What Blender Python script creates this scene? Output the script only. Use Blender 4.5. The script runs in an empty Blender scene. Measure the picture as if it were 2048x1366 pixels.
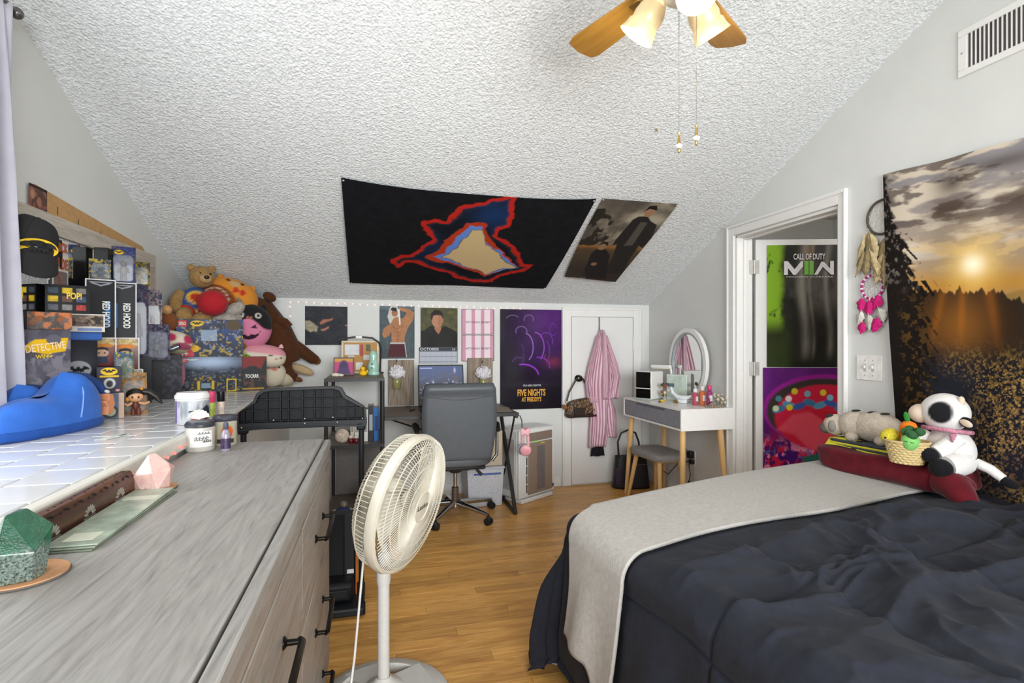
import bpy, bmesh, math, random
import numpy as np
from mathutils import Vector, Matrix, Euler
R = math.radians
random.seed(7)
S = bpy.context.scene
COL = S.collection
# ------------------------------------------------------------ camera, world, lights, exposure
YAW = 14.48
cam = bpy.data.objects.new('camera', bpy.data.cameras.new('camera'))
COL.objects.link(cam); S.camera = cam
cam.location = (0, 0, 1.30); cam.rotation_euler = (R(90), 0, R(-YAW))
cam.data.lens = 18.65; cam.data.sensor_width = 36; cam.data.shift_y = 5/2048
cam.data.clip_start = .02
W = bpy.data.worlds.new('world'); S.world = W; W.use_nodes = True
bg = W.node_tree.nodes['Background']; bg.inputs[0].default_value = (.93, .96, 1, 1); bg.inputs[1].default_value = 1.2
def area(name, loc, rot, sx, sy, e, col):
    l = bpy.data.lights.new(name, 'AREA'); l.shape = 'RECTANGLE'; l.size = sx; l.size_y = sy; l.energy = e; l.color = col
    o = bpy.data.objects.new(name, l); COL.objects.link(o); o.location = loc; o.rotation_euler = rot
    return o
# daylight coming in through the window in the left wall; the second light is added fill from behind the camera
area('daylight_side_window', (-1.40, 1.15, 1.62), (0, R(-90), 0), 1.15, 1.7, 22, (.95, .97, .98))
area('rear_fill_light', (.75, -1.86, 1.55), (R(90), 0, 0), 2.7, 1.5, 92, (.95, .985, 1)).data.spread = R(105)
VS = S.view_settings
VS.view_transform = 'Standard'; VS.look = 'None'; VS.gamma = 1; VS.use_curve_mapping = False; VS.exposure = 0.02
# ------------------------------------------------------------ helpers
def lin(h):
    if isinstance(h, str):
        h = h.lstrip('#'); h = [int(h[i:i+2], 16)/255 for i in (0, 2, 4)]
    return tuple(c/12.92 if c <= .04045 else ((c+.055)/1.055)**2.4 for c in h)
MC = {}
class NT:
    def __init__(s, name):
        m = bpy.data.materials.new(name); m.use_nodes = True; s.m = m; s.t = m.node_tree; s.b = s.t.nodes['Principled BSDF']
    def n(s, typ, **kw):
        x = s.t.nodes.new('ShaderNode'+typ)
        for k, v in kw.items():
            if k in x.inputs.keys(): x.inputs[k].default_value = v
            else: setattr(x, k, v)
        return x
    def l(s, a, ai, b, bi): s.t.links.new(a.outputs[ai], b.inputs[bi])
    def coord(s, scale=(1, 1, 1), kind='Object', rnd=False):
        tc = s.n('TexCoord'); mp = s.n('Mapping'); mp.inputs['Scale'].default_value = scale
        s.l(tc, kind, mp, 'Vector')
        if rnd:
            oi = s.n('ObjectInfo'); mu = s.n('Math', operation='MULTIPLY'); mu.inputs[1].default_value = 37.
            s.l(oi, 'Random', mu, 0); s.l(mu, 0, mp, 'Location')
        return mp
    def noise(s, src, scale, detail=4, rough=.55, dist=0):
        x = s.n('TexNoise'); x.inputs['Scale'].default_value = scale; x.inputs['Detail'].default_value = detail
        x.inputs['Roughness'].default_value = rough; x.inputs['Distortion'].default_value = dist
        s.l(src, 0, x, 'Vector'); return x
    def ramp(s, src, so, stops):
        x = s.n('ValToRGB'); e = x.color_ramp.elements
        while len(e) < len(stops): e.new(.5)
        for i, (p, c) in enumerate(stops):
            e[i].position = p; e[i].color = (*lin(c), 1) if isinstance(c, str) else (*c, 1)
        s.l(src, so, x, 0); return x
    def bump(s, src, so, strength=.3, dist=.01):
        x = s.n('Bump'); x.inputs['Strength'].default_value = strength; x.inputs['Distance'].default_value = dist
        s.l(src, so, x, 'Height'); s.l(x, 0, s.b, 'Normal'); return x
def mt(col, rough=.55, metal=0, var=.10, scale=25, bump=0, bscale=120, bdist=.004, sheen=0, coat=0, trans=0, alpha=1, emit=0, spec=.5, ior=1.45):
    key = (str(col), rough, metal, var, scale, bump, bscale, sheen, coat, trans, alpha, emit, spec)
    if key in MC: return MC[key]
    N = NT('surface_%d' % len(MC)); b = N.b
    c = lin(col)
    co = N.coord(); no = N.noise(co, scale, 3)
    lo = tuple(x*(1-var) for x in c); hi = tuple(min(1, x*(1+var)) for x in c)
    rp = N.ramp(no, 0, [(.3, lo), (.7, hi)]); N.l(rp, 0, b, 'Base Color')
    b.inputs['Roughness'].default_value = rough; b.inputs['Metallic'].default_value = metal
    b.inputs['Specular IOR Level'].default_value = spec
    b.inputs['IOR'].default_value = ior
    if bump: N.bump(N.noise(co, bscale, 3), 0, bump, bdist)
    if sheen: b.inputs['Sheen Weight'].default_value = sheen*.2; b.inputs['Specular IOR Level'].default_value = .2; b.inputs['Sheen Roughness'].default_value = .4
    if coat: b.inputs['Coat Weight'].default_value = coat; b.inputs['Coat Roughness'].default_value = .08
    if trans: b.inputs['Transmission Weight'].default_value = trans
    if alpha < 1: b.inputs['Alpha'].default_value = alpha
    if emit: N.l(rp, 0, b, 'Emission Color'); b.inputs['Emission Strength'].default_value = emit
    MC[key] = N.m; return N.m
def wood(name, cols, scale=(1, 1, 1), nsc=6, rough=.5, dist=1.2, bump=.12, fine=(60, 60, 3), rnd=False, rndtone=0):
    N = NT(name); co = N.coord(scale, rnd=rnd); a = N.noise(co, nsc, 6, .6, dist)
    cf = N.coord(fine, rnd=rnd); f = N.noise(cf, 1.0, 3, .6)
    mx = N.n('Mix', data_type='FLOAT'); mx.inputs[0].default_value = .3; N.l(a, 0, mx, 2); N.l(f, 0, mx, 3)
    n = len(cols); rp = N.ramp(mx, 0, [(.3+.4*i/(n-1), c) for i, c in enumerate(cols)])
    out = rp
    if rndtone:
        oi = N.n('ObjectInfo'); mr = N.n('MapRange'); mr.inputs[3].default_value = 1-rndtone; mr.inputs[4].default_value = 1+rndtone
        N.l(oi, 'Random', mr, 0); hs = N.n('HueSaturation'); N.l(mr, 0, hs, 'Value'); N.l(rp, 0, hs, 'Color'); out = hs
    N.l(out, 0, N.b, 'Base Color'); N.b.inputs['Roughness'].default_value = rough
    if bump: N.bump(mx, 0, bump, .002)
    return N.m
class G:
    def __init__(s): s.v = []; s.f = []
    def add(s, v, f, M=None):
        k = len(s.v)
        s.v += [tuple(M @ Vector(p)) for p in v] if M else [tuple(p) for p in v]
        s.f += [tuple(i+k for i in q) for q in f]; return s
    def box(s, x0, x1, y0, y1, z0, z1, M=None):
        v = [(x0,y0,z0),(x1,y0,z0),(x1,y1,z0),(x0,y1,z0),(x0,y0,z1),(x1,y0,z1),(x1,y1,z1),(x0,y1,z1)]
        return s.add(v, [(3,2,1,0),(4,5,6,7),(0,1,5,4),(1,2,6,5),(2,3,7,6),(3,0,4,7)], M)
    def cb(s, c, d, M=None):
        return s.box(c[0]-d[0]/2, c[0]+d[0]/2, c[1]-d[1]/2, c[1]+d[1]/2, c[2]-d[2]/2, c[2]+d[2]/2, M)
    def rings(s, rs, cap=True, close=True):
        k = len(s.v); n = len(rs[0])
        for r in rs: s.v += [tuple(p) for p in r]
        for i in range(len(rs)-1):
            for j in range(n if close else n-1):
                j2 = (j+1) % n
                s.f.append((k+i*n+j, k+i*n+j2, k+(i+1)*n+j2, k+(i+1)*n+j))
        if cap:
            s.f.append(tuple(k+j for j in reversed(range(n)))); s.f.append(tuple(k+(len(rs)-1)*n+j for j in range(n)))
        return s
    def lathe(s, prof, c=(0,0,0), n=24, M=None, cap=True, sx=1, sy=1):
        rs = []
        for r, z in prof:
            q = []
            for j in range(n):
                a = 2*math.pi*j/n; p = Vector((c[0]+r*sx*math.cos(a), c[1]+r*sy*math.sin(a), c[2]+z))
                q.append(M @ p if M else p)
            rs.append(q)
        return s.rings(rs, cap)
    def tube(s, pts, r, n=8, cap=True):
        P = [Vector(p) for p in pts]; rr = r if hasattr(r, '__len__') else [r]*len(P)
        rs = []; up = None
        for i, p in enumerate(P):
            d = (P[min(i+1, len(P)-1)]-P[max(i-1, 0)]).normalized()
            if up is None:
                up = Vector((0,0,1)) if abs(d.z) < .9 else Vector((1,0,0))
            a = d.cross(up)
            if a.length < 1e-5: a = d.cross(Vector((0,1,0)))
            a.normalize(); b = a.cross(d).normalized(); up = b
            rs.append([p+(a*math.cos(2*math.pi*j/n)+b*math.sin(2*math.pi*j/n))*rr[i] for j in range(n)])
        return s.rings(rs, cap)
    def ell(s, c, r, rot=None, nu=20, nv=12, pw=1, bumpf=None):
        M = Matrix.Translation(c) @ (Euler([R(a) for a in rot]).to_matrix().to_4x4() if rot else Matrix())
        rx, ry, rz = r if hasattr(r, '__len__') else (r, r, r)
        rs = []
        sg = lambda x: math.copysign(abs(x)**pw, x)
        for i in range(nv+1):
            t = -math.pi/2+math.pi*i/nv; t = max(min(t, math.pi/2-.03), -math.pi/2+.03); q = []
            for j in range(nu):
                a = 2*math.pi*j/nu
                p = Vector((sg(math.cos(t))*sg(math.cos(a))*rx, sg(math.cos(t))*sg(math.sin(a))*ry, sg(math.sin(t))*rz))
                if bumpf: p = bumpf(p)
                q.append(M @ p)
            rs.append(q)
        return s.rings(rs)
    def prism(s, pts, y0, y1, M=None):          # polygon in XZ pushed along Y
        n = len(pts); k = len(s.v)
        v = [(x, y0, z) for x, z in pts]+[(x, y1, z) for x, z in pts]
        ar = sum(pts[i][0]*pts[(i+1)%n][1]-pts[(i+1)%n][0]*pts[i][1] for i in range(n))
        f = [tuple(range(n)), tuple(reversed(range(n, 2*n)))]+[(j, j+n, (j+1)%n+n, (j+1)%n) for j in range(n)]
        if ar < 0: f = [tuple(reversed(q)) for q in f]
        return s.add(v, f, M)
    def grid(s, fn, nu, nv, flip=False):
        k = len(s.v)
        for j in range(nv+1):
            for i in range(nu+1): s.v.append(tuple(fn(i/nu, j/nv)))
        for j in range(nv):
            for i in range(nu):
                a = k+j*(nu+1)+i; q = (a, a+1, a+nu+2, a+nu+1)
                s.f.append(tuple(reversed(q)) if flip else q)
        return s
    def build(s, name, mat, parent=None, bevel=0, ang=40, loc=None, rot=None, smooth=True, sub=0, solid=0):
        me = bpy.data.meshes.new(name); me.from_pydata(s.v, [], s.f); me.update()
        if smooth and me.polygons:
            me.shade_smooth(); me.set_sharp_from_angle(angle=R(ang))
        if mat: me.materials.append(mat)
        o = bpy.data.objects.new(name, me); COL.objects.link(o)
        if parent: o.parent = parent
        if loc: o.location = loc
        if rot: o.rotation_euler = [R(a) for a in rot]
        if solid:
            m = o.modifiers.new('thick', 'SOLIDIFY'); m.thickness = solid; m.offset = -1
        if bevel:
            m = o.modifiers.new('bevel', 'BEVEL'); m.width = bevel; m.segments = 2; m.limit_method = 'ANGLE'; m.angle_limit = R(40)
        if sub:
            m = o.modifiers.new('sub', 'SUBSURF'); m.levels = sub; m.render_levels = sub
        return o
def tag(o, label, cat, group=None):
    o['label'] = label; o['category'] = cat
    if group: o['group'] = group
    return o
def struct(o): o['kind'] = 'structure'; return o
def thing(name, label, cat, loc=(0,0,0), rz=0, group=None, rot=None):
    o = bpy.data.objects.new(name, None); o.empty_display_size = .05; COL.objects.link(o)
    o.location = loc; o.rotation_euler = [R(a) for a in rot] if rot else (0, 0, R(rz))
    return tag(o, label, cat, group)
def B(name, mat, parent, x0, x1, y0, y1, z0, z1, bevel=.003, **k):
    return G().box(x0, x1, y0, y1, z0, z1).build(name, mat, parent, bevel, **k)
def copy_tree(o, parent=None):
    c = o.copy(); COL.objects.link(c); c.parent = parent
    for ch in list(o.children): copy_tree(ch, c)
    return c
# ---- flat print: a fine sheet whose vertices carry the printed colours
def _h(ix, iy, seed):
    n = (ix*374761393+iy*668265263+seed*1442695041) & 0x7fffffff
    n = ((n ^ (n >> 13))*1274126177) & 0x7fffffff
    return ((n ^ (n >> 16)) & 0xffff)/65535.
def vn(x, y, seed=0):
    ix = np.floor(x).astype(np.int64); iy = np.floor(y).astype(np.int64); fx = x-ix; fy = y-iy
    fx = fx*fx*(3-2*fx); fy = fy*fy*(3-2*fy)
    a = _h(ix, iy, seed); b = _h(ix+1, iy, seed); c = _h(ix, iy+1, seed); d = _h(ix+1, iy+1, seed)
    return (a*(1-fx)+b*fx)*(1-fy)+(c*(1-fx)+d*fx)*fy
def fbm(x, y, seed=0, o=4):
    r = 0; a = .5; t = 0
    for i in range(o): r = r+a*vn(x*2**i, y*2**i, seed+i*17); t += a; a *= .55
    return r/t
def sst(a, b, x):
    t = np.clip((x-a)/(b-a), 0, 1); return t*t*(3-2*t)
def pdist(x, y, pts, close=True):               # signed distance to a polygon, negative inside
    n = len(pts); d = np.full(x.shape, 1e9); ins = np.zeros(x.shape, bool)
    for i in range(n if close else n-1):
        ax, ay = pts[i]; bx, by = pts[(i+1) % n]
        ex, ey = bx-ax, by-ay; L = ex*ex+ey*ey+1e-12
        t = np.clip(((x-ax)*ex+(y-ay)*ey)/L, 0, 1)
        d = np.minimum(d, np.hypot(x-ax-t*ex, y-ay-t*ey))
        if close:
            cr = ((ay > y) != (by > y)) & (x < ex*(y-ay)/(ey if abs(ey) > 1e-12 else 1e-12)+ax); ins ^= cr
    return np.where(ins, -d, d) if close else d
class Art:
    def __init__(s, w, h, nx, base='#000000'):
        s.w, s.h = w, h; s.nx = nx; s.ny = max(2, int(nx*h/w))
        u = np.linspace(0, w, s.nx+1); v = np.linspace(0, h, s.ny+1); s.x, s.y = np.meshgrid(u, v)
        s.u, s.v = s.x/w, s.y/h; s.px = w/nx
        s.c = np.zeros(s.x.shape+(3,)); s.c[:] = lin(base)
    def mix(s, m, col):
        col = np.array(lin(col)) if isinstance(col, (str, tuple)) and not hasattr(col, 'shape') else col
        s.c = s.c*(1-m[..., None])+col*m[..., None]; return s
    def poly(s, pts, col, soft=1, a=1):          # points in 0..1 of the sheet
        d = pdist(s.x, s.y, [(p*s.w, q*s.h) for p, q in pts]); k = soft*s.px
        return s.mix(a*(1-sst(-k, k, d)), col)
    def line(s, pts, col, wd, soft=1, a=1, close=False):
        d = pdist(s.x, s.y, [(p*s.w, q*s.h) for p, q in pts], close)
        if close: d = np.abs(d)
        k = soft*s.px; return s.mix(a*(1-sst(wd/2-k, wd/2+k, d)), col)
    def ell(s, cx, cy, rx, ry, col, soft=1, a=1, rot=0):
        dx = s.x-cx*s.w; dy = s.y-cy*s.h; ca, sa = math.cos(R(rot)), math.sin(R(rot))
        X = (dx*ca+dy*sa)/(rx*s.w); Y = (-dx*sa+dy*ca)/(ry*s.w)
        d = (np.hypot(X, Y)-1)*min(rx, ry)*s.w; k = soft*s.px
        return s.mix(a*(1-sst(-k, k, d)), col)
    def rect(s, x0, x1, y0, y1, col, a=1, soft=.6): return s.poly([(x0,y0),(x1,y0),(x1,y1),(x0,y1)], col, soft, a)
    def tone(s, sc, amt, seed=0, sy=None):
        n = fbm(s.u*sc, s.v*(sy or sc*s.h/s.w), seed); s.c = np.clip(s.c*(1+(n[..., None]-.5)*2*amt), 0, 1); return s
PRINT = {}
def printmat(rough):
    if rough in PRINT: return PRINT[rough]
    N = NT('printed_sheet'); at = N.n('Attribute'); at.attribute_name = 'Col'
    N.l(at, 'Color', N.b, 'Base Color'); N.b.inputs['Roughness'].default_value = max(.35, rough); N.b.inputs['Specular IOR Level'].default_value = .10
    co = N.coord(); N.bump(N.noise(co, 14, 2), 0, .12, .004)
    PRINT[rough] = N.m; return N.m
def sheet(name, art, parent=None, loc=(0,0,0), rot=(0,0,0), rough=.45, warp=None, y=0.):
    # a sheet in local XZ, origin at lower left, printed side towards -Y
    nx, ny = art.nx, art.ny
    P = np.stack([art.x, np.full(art.x.shape, y), art.y], -1)
    if warp is not None: P = warp(P, art.u, art.v)
    idx = np.arange((nx+1)*(ny+1)).reshape(ny+1, nx+1)
    q = np.stack([idx[:-1, :-1], idx[:-1, 1:], idx[1:, 1:], idx[1:, :-1]], -1).reshape(-1, 4)
    me = bpy.data.meshes.new(name)
    me.vertices.add(P.size//3); me.vertices.foreach_set('co', P.reshape(-1).astype(np.float32))
    me.loops.add(q.size); me.loops.foreach_set('vertex_index', q.reshape(-1).astype(np.int32))
    me.polygons.add(len(q)); me.polygons.foreach_set('loop_start', (np.arange(len(q))*4).astype(np.int32))
    me.update(calc_edges=True); me.shade_smooth()
    ca = me.color_attributes.new('Col', 'FLOAT_COLOR', 'POINT')
    c4 = np.ones((P.size//3, 4), np.float32); c4[:, :3] = np.clip(art.c, 0, 1).reshape(-1, 3)
    ca.data.foreach_set('color', c4.reshape(-1))
    me.materials.append(printmat(rough))
    o = bpy.data.objects.new(name, me); COL.objects.link(o); o.parent = parent
    o.location = loc; o.rotation_euler = [R(a) for a in rot]; return o
TXT = {}
def surf(name, fx, fc, nu, nv, parent=None, close=True, rough=.9, loc=(0,0,0), rot=(0,0,0), mat=None, caps=False):
    # a printed or dyed surface given by fx(u,v)->(x,y,z) arrays and fc(u,v,x,y,z)->rgb array
    u, v = np.meshgrid(np.linspace(0, 1, nu+1)[:-1] if close else np.linspace(0, 1, nu+1), np.linspace(0, 1, nv+1))
    x, y, z = fx(u, v); P = np.stack([x+0*u, y+0*u, z+0*u], -1); m = u.shape[1]
    C = fc(u, v, P[..., 0], P[..., 1], P[..., 2])
    f = []
    for j in range(nv):
        for i in range(m if close else m-1):
            i2 = (i+1) % m; f.append((j*m+i, j*m+i2, (j+1)*m+i2, (j+1)*m+i))
    if caps: f.append(tuple(reversed(range(m)))); f.append(tuple(nv*m+i for i in range(m)))
    me = bpy.data.meshes.new(name); me.from_pydata(P.reshape(-1, 3).tolist(), [], f); me.update(); me.shade_smooth()
    ca = me.color_attributes.new('Col', 'FLOAT_COLOR', 'POINT'); c4 = np.ones((P.size//3, 4), np.float32); c4[:, :3] = np.clip(C, 0, 1).reshape(-1, 3)
    ca.data.foreach_set('color', c4.reshape(-1)); me.materials.append(mat or plushmat(rough))
    o = bpy.data.objects.new(name, me); COL.objects.link(o); o.parent = parent; o.location = loc; o.rotation_euler = [R(a) for a in rot]
    return o
def plushmat(rough):
    k = ('p', rough)
    if k in PRINT: return PRINT[k]
    N = NT('dyed_cloth'); at = N.n('Attribute'); at.attribute_name = 'Col'; N.l(at, 'Color', N.b, 'Base Color')
    N.b.inputs['Roughness'].default_value = rough; N.b.inputs['Specular IOR Level'].default_value = .2
    if rough > .6: N.b.inputs['Sheen Weight'].default_value = .08; N.bump(N.noise(N.coord(), 230, 3, .7), 0, .35, .004)
    PRINT[k] = N.m; return N.m
def sph(rx, ry, rz, pw=1.):
    def fx(u, v):
        a = u*2*math.pi; t = np.clip((v-.5)*math.pi, -1.55, 1.55); c = np.sign(np.cos(t))*np.abs(np.cos(t))**pw
        return rx*c*np.sign(np.cos(a))*np.abs(np.cos(a))**pw, ry*c*np.sign(np.sin(a))*np.abs(np.sin(a))**pw, rz*np.sign(np.sin(t))*np.abs(np.sin(t))**pw
    return fx
def cl(c): return np.array(lin(c))
def paint(base, *masks):
    # masks: (mask array, colour)
    out = np.broadcast_to(cl(base), masks[0][0].shape+(3,)).copy() if masks else None
    for m, c in masks: out = out*(1-m[..., None])+cl(c)*m[..., None]
    return out
def disc(x, z, cx, cz, rx, rz=None, k=.12):
    return 1-sst(1-k, 1+k, np.hypot((x-cx)/rx, (z-cz)/(rz or rx)))
def text(s, w, h, mat, parent, loc, rot=(0,0,0), name='lettering', shear=0, bold=0, fit=True, arch=0):
    # letters in local XZ facing -Y, lower-left corner at loc, stretched to w x h
    key = (s, bold)
    if key not in TXT:
        cu = bpy.data.curves.new('t', 'FONT'); cu.body = s; cu.resolution_u = 3; cu.offset = bold
        to = bpy.data.objects.new('t', cu); COL.objects.link(to)
        bpy.context.view_layer.update()
        me = bpy.data.meshes.new_from_object(to.evaluated_get(bpy.context.evaluated_depsgraph_get()))
        n = len(me.vertices); a = np.zeros(n*3, np.float32); me.vertices.foreach_get('co', a); a = a.reshape(-1, 3)
        f = [tuple(p.vertices) for p in me.polygons]
        bpy.data.objects.remove(to); bpy.data.meshes.remove(me); TXT[key] = (a, f)
    a, f = TXT[key]; mn = a.min(0); mx = a.max(0); d = np.maximum(mx-mn, 1e-6)
    X = (a[:, 0]-mn[0])/d[0]; Z = (a[:, 1]-mn[1])/d[1]
    g = G(); g.add([(x*w+shear*z*h, -.0008, z*h+arch*math.sin(math.pi*x)) for x, z in zip(X, Z)], f)
    return g.build(name, mat, parent, loc=loc, rot=rot, smooth=False)
# ------------------------------------------------------------ the room
XL, XR, YK, YB, RID = -1.37, 2.54, 4.59, -1.9, 0.5
ZK = 1.67; SL = .446
def ceil(y): return ZK+SL*(YK-y) if y > RID else ZK+SL*(YK-RID)-SL*(RID-y)
def yz(g, pts, x0, x1):
    n = len(pts); v = [(x0, y, z) for y, z in pts]+[(x1, y, z) for y, z in pts]
    f = [tuple(reversed(range(n))), tuple(range(n, 2*n))]+[(j, (j+1)%n, (j+1)%n+n, j+n) for j in range(n)]
    return g.add(v, f)
def wallmat():
    N = NT('wall_paint'); co = N.coord(); no = N.noise(co, 3, 3)
    N.l(N.ramp(no, 0, [(.3, '#cfd0cd'), (.7, '#d5d6d3')]), 0, N.b, 'Base Color'); N.b.inputs['Roughness'].default_value = .75
    N.bump(N.noise(co, 160, 2), 0, .08, .003); return N.m
WALL = wallmat()
def popcorn():
    N = NT('textured_ceiling'); co = N.coord()
    a = N.noise(co, 52, 3, .6, .6); v = N.n('TexVoronoi'); v.inputs['Scale'].default_value = 85; N.l(co, 0, v, 'Vector')
    sm = N.n('Math', operation='SUBTRACT'); N.l(a, 0, sm, 0)
    mu = N.n('Math', operation='MULTIPLY'); mu.inputs[1].default_value = .45; N.l(v, 0, mu, 0); N.l(mu, 0, sm, 1)
    N.l(N.ramp(sm, 0, [(.1, '#d0d3d4'), (.55, '#eceeee')]), 0, N.b, 'Base Color'); N.b.inputs['Roughness'].default_value = .9
    N.bump(sm, 0, .55, .016); return N.m
POP = popcorn()
TRIM = mt('#e2e1de', .4, var=.02)
DOORW = mt('#dedddb', .45, var=.03, scale=4)
g = G(); yz(g, [(YB-.1, ceil(YB-.1)), (RID, ceil(RID)), (YK+.1, ceil(YK+.1)), (YK+.1, ceil(YK+.1)+.1), (RID, ceil(RID)+.1), (YB-.1, ceil(YB-.1)+.1)], XL-.1, XR+.12)
struct(g.build('ceiling', POP, smooth=False))
struct(B('wall_far', WALL, None, XL-.1, XR+.12, YK, YK+.1, -.05, ZK+.08, 0))
# left wall with a window opening above the tiled counter, near the camera
WY0, WY1, WZ0, WZ1 = .30, 2.0, 1.04, 2.2
g = G()
yz(g, [(YB, -.05), (WY0, -.05), (WY0, ceil(WY0)+.05), (YB, ceil(YB)+.05)], XL-.1, XL)
yz(g, [(WY0, -.05), (WY1, -.05), (WY1, WZ0), (WY0, WZ0)], XL-.1, XL)
yz(g, [(WY0, WZ1), (WY1, WZ1), (WY1, ceil(WY1)+.05), (RID, ceil(RID)+.05), (WY0, ceil(WY0)+.05)], XL-.1, XL)
yz(g, [(WY1, -.05), (YK+.1, -.05), (YK+.1, ceil(YK+.1)+.05), (WY1, ceil(WY1)+.05)], XL-.1, XL)
struct(g.build('wall_left', WALL, smooth=False))
w = G().box(XL-.09, XL-.05, WY0, WY0+.05, WZ0, WZ1).box(XL-.09, XL-.05, WY1-.05, WY1, WZ0, WZ1).box(XL-.09, XL-.05, WY0, WY1, WZ0, WZ0+.05).box(XL-.09, XL-.05, WY0, WY1, WZ1-.05, WZ1).box(XL-.09, XL-.05, WY0, WY1, 1.6, 1.635)
struct(w.build('window_1', TRIM, bevel=.002))
# right wall with doorway
DY0, DY1, DZ = 2.437, 3.33, 2.085
g = G()
yz(g, [(YB, -.05), (DY0, -.05), (DY0, ceil(DY0)+.05), (RID, ceil(RID)+.05), (YB, ceil(YB)+.05)], XR, XR+.12)
yz(g, [(DY0, DZ), (DY1, DZ), (DY1, ceil(DY1)+.05), (DY0, ceil(DY0)+.05)], XR, XR+.12)
yz(g, [(DY1, -.05), (YK, -.05), (YK, ceil(YK)+.05), (DY1, ceil(DY1)+.05)], XR, XR+.12)
struct(g.build('wall_right', WALL, smooth=False))
# rear wall behind the camera; its wide window is added for fill light
g = G().box(XL, -.6, YB-.1, YB, -.05, 2.6).box(2.1, XR, YB-.1, YB, -.05, 2.6).box(-.6, 2.1, YB-.1, YB, -.05, .8).box(-.6, 2.1, YB-.1, YB, 2.3, 2.6)
struct(g.build('wall_rear', WALL, smooth=False))
g = G().box(-.6, 2.1, YB-.08, YB-.04, .8, .86).box(-.6, 2.1, YB-.08, YB-.04, 2.24, 2.3)
for x in (-.6, .72, 2.04): g.box(x, x+.06, YB-.08, YB-.04, .8, 2.3)
struct(g.build('added_rear_window', TRIM, bevel=.002))
# hall beyond the doorway
g = G().box(XR+.12, 4.4, 4.2, 4.3, -.05, 2.6).box(4.3, 4.4, 1.4, 4.2, -.05, 2.6).box(XR+.12, 4.4, 1.3, 1.4, -.05, 2.6)
struct(g.build('wall_hall', WALL, smooth=False))
struct(B('ceiling_hall', WALL, None, XR+.121, 4.4, 1.3, 4.3, 2.5, 2.6, 0))
l_ = bpy.data.lights.new('hall_fill_light', 'POINT'); l_.energy = 14; l_.color = (1, .95, .9); l_.shadow_soft_size = .12  # added fill to brighten the hall; no fixture hangs here
lo_ = bpy.data.objects.new('hall_fill_light', l_); COL.objects.link(lo_); lo_.location = (3.5, 2.0, 2.3)
# floor: slab and oak strips
OAK = wood('oak_strip', ['#9c6a34', '#c08a48', '#d39f55', '#e0b068'], (1.6, 14, 14), 2.2, .32, 1.4, .05, (5, 70, 70), rnd=True, rndtone=.17)
OAK.node_tree.nodes['Principled BSDF'].inputs['Specular IOR Level'].default_value = .45
fl = struct(B('floor', OAK, None, XL-.1, 4.4, YB-.1, YK+.1, -.08, -.008, 0))
PW, PL = .074, 1.05
pm = G().box(0, PL-.0012, 0, PW-.0012, -.0085, 0).build('plank', OAK, fl, .0006)
first = True; row = 0; y = .95
while y < YK:
    x = -.66-((row*.37) % 1)*PL
    while x < XR:
        x0 = max(x, -.68); x1 = min(x+PL, XR)
        if x1-x0 > .03:
            if first: o = pm; first = False
            else: o = pm.copy(); COL.objects.link(o); o.parent = fl
            o.location = (x0, y, 0); o.scale = ((x1-x0)/PL, min(PW, YK-y)/PW, 1)
        x += PL
    y += PW; row += 1
# baseboards
struct(B('baseboard_far', TRIM, None, -.64, 1.64, YK-.014, YK, 0, .09, .003))
struct(B('baseboard_right', TRIM, None, XR-.014, XR, DY1+.09, YK, 0, .09, .003))
struct(B('baseboard_near', TRIM, None, XR-.014, XR, YB, DY0-.08, 0, .09, .003))
# doorway casing and jambs
def casing(n, segs):
    g = G()
    for a in segs: g.box(*a)
    struct(g.build('trim_%d' % n, TRIM, bevel=.004))
k = .018
casing(1, [(XR-k, XR, DY0-.058, DY0-.002, 0, DZ+.08), (XR-k-.008, XR-k+.001, DY0-.057, DY0-.042, .001, DZ+.079)])
casing(2, [(XR-k, XR, DY1+.002, DY1+.08, 0, DZ+.08), (XR-k-.008, XR-k+.001, DY1+.058, DY1+.079, .001, DZ+.079)])
casing(3, [(XR-k, XR, DY0-.002, DY1+.002, DZ+.002, DZ+.08), (XR-k-.008, XR-k+.001, DY0-.042, DY1+.058, DZ+.058, DZ+.079)])
casing(4, [(XR, XR+.13, DY0-.002, DY0+.018, 0, DZ), (XR, XR+.13, DY1-.018, DY1+.002, 0, DZ), (XR, XR+.13, DY0, DY1, DZ-.018, DZ),
           (XR+.05, XR+.075, DY1-.03, DY1-.018, 0, DZ), (XR+.05, XR+.075, DY0, DY1, DZ-.03, DZ-.018)])
# open door leaf, hinged on the far jamb, standing into the hall
LR = -17
leaf = bpy.data.objects.new('door_1', None); COL.objects.link(leaf); struct(leaf)
leaf.location = (XR+.135, DY1-.03, 0); leaf.rotation_euler = (0, 0, R(LR))
B('door_leaf', DOORW, leaf, .01, .82, 0, .038, .012, DZ-.024, .003)
HM = mt('#b9b7b2', .35, .6)
for z in (.28, 1.12, 1.86):
    g = G().cyl if False else G()
    g.tube([(-.002, -.006, z-.05), (-.002, -.006, z+.05)], .007, 8); g.box(.0, .035, -.002, .0005, z-.05, z+.05); g.box(-.035, 0, -.002, .0005, z-.05, z+.05)
    for q in (-.035, 0, .035): g.ell((.02, -.002, z+q), (.004, .002, .004), nu=6, nv=4)
    g.build('hinge', HM, leaf)
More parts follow.
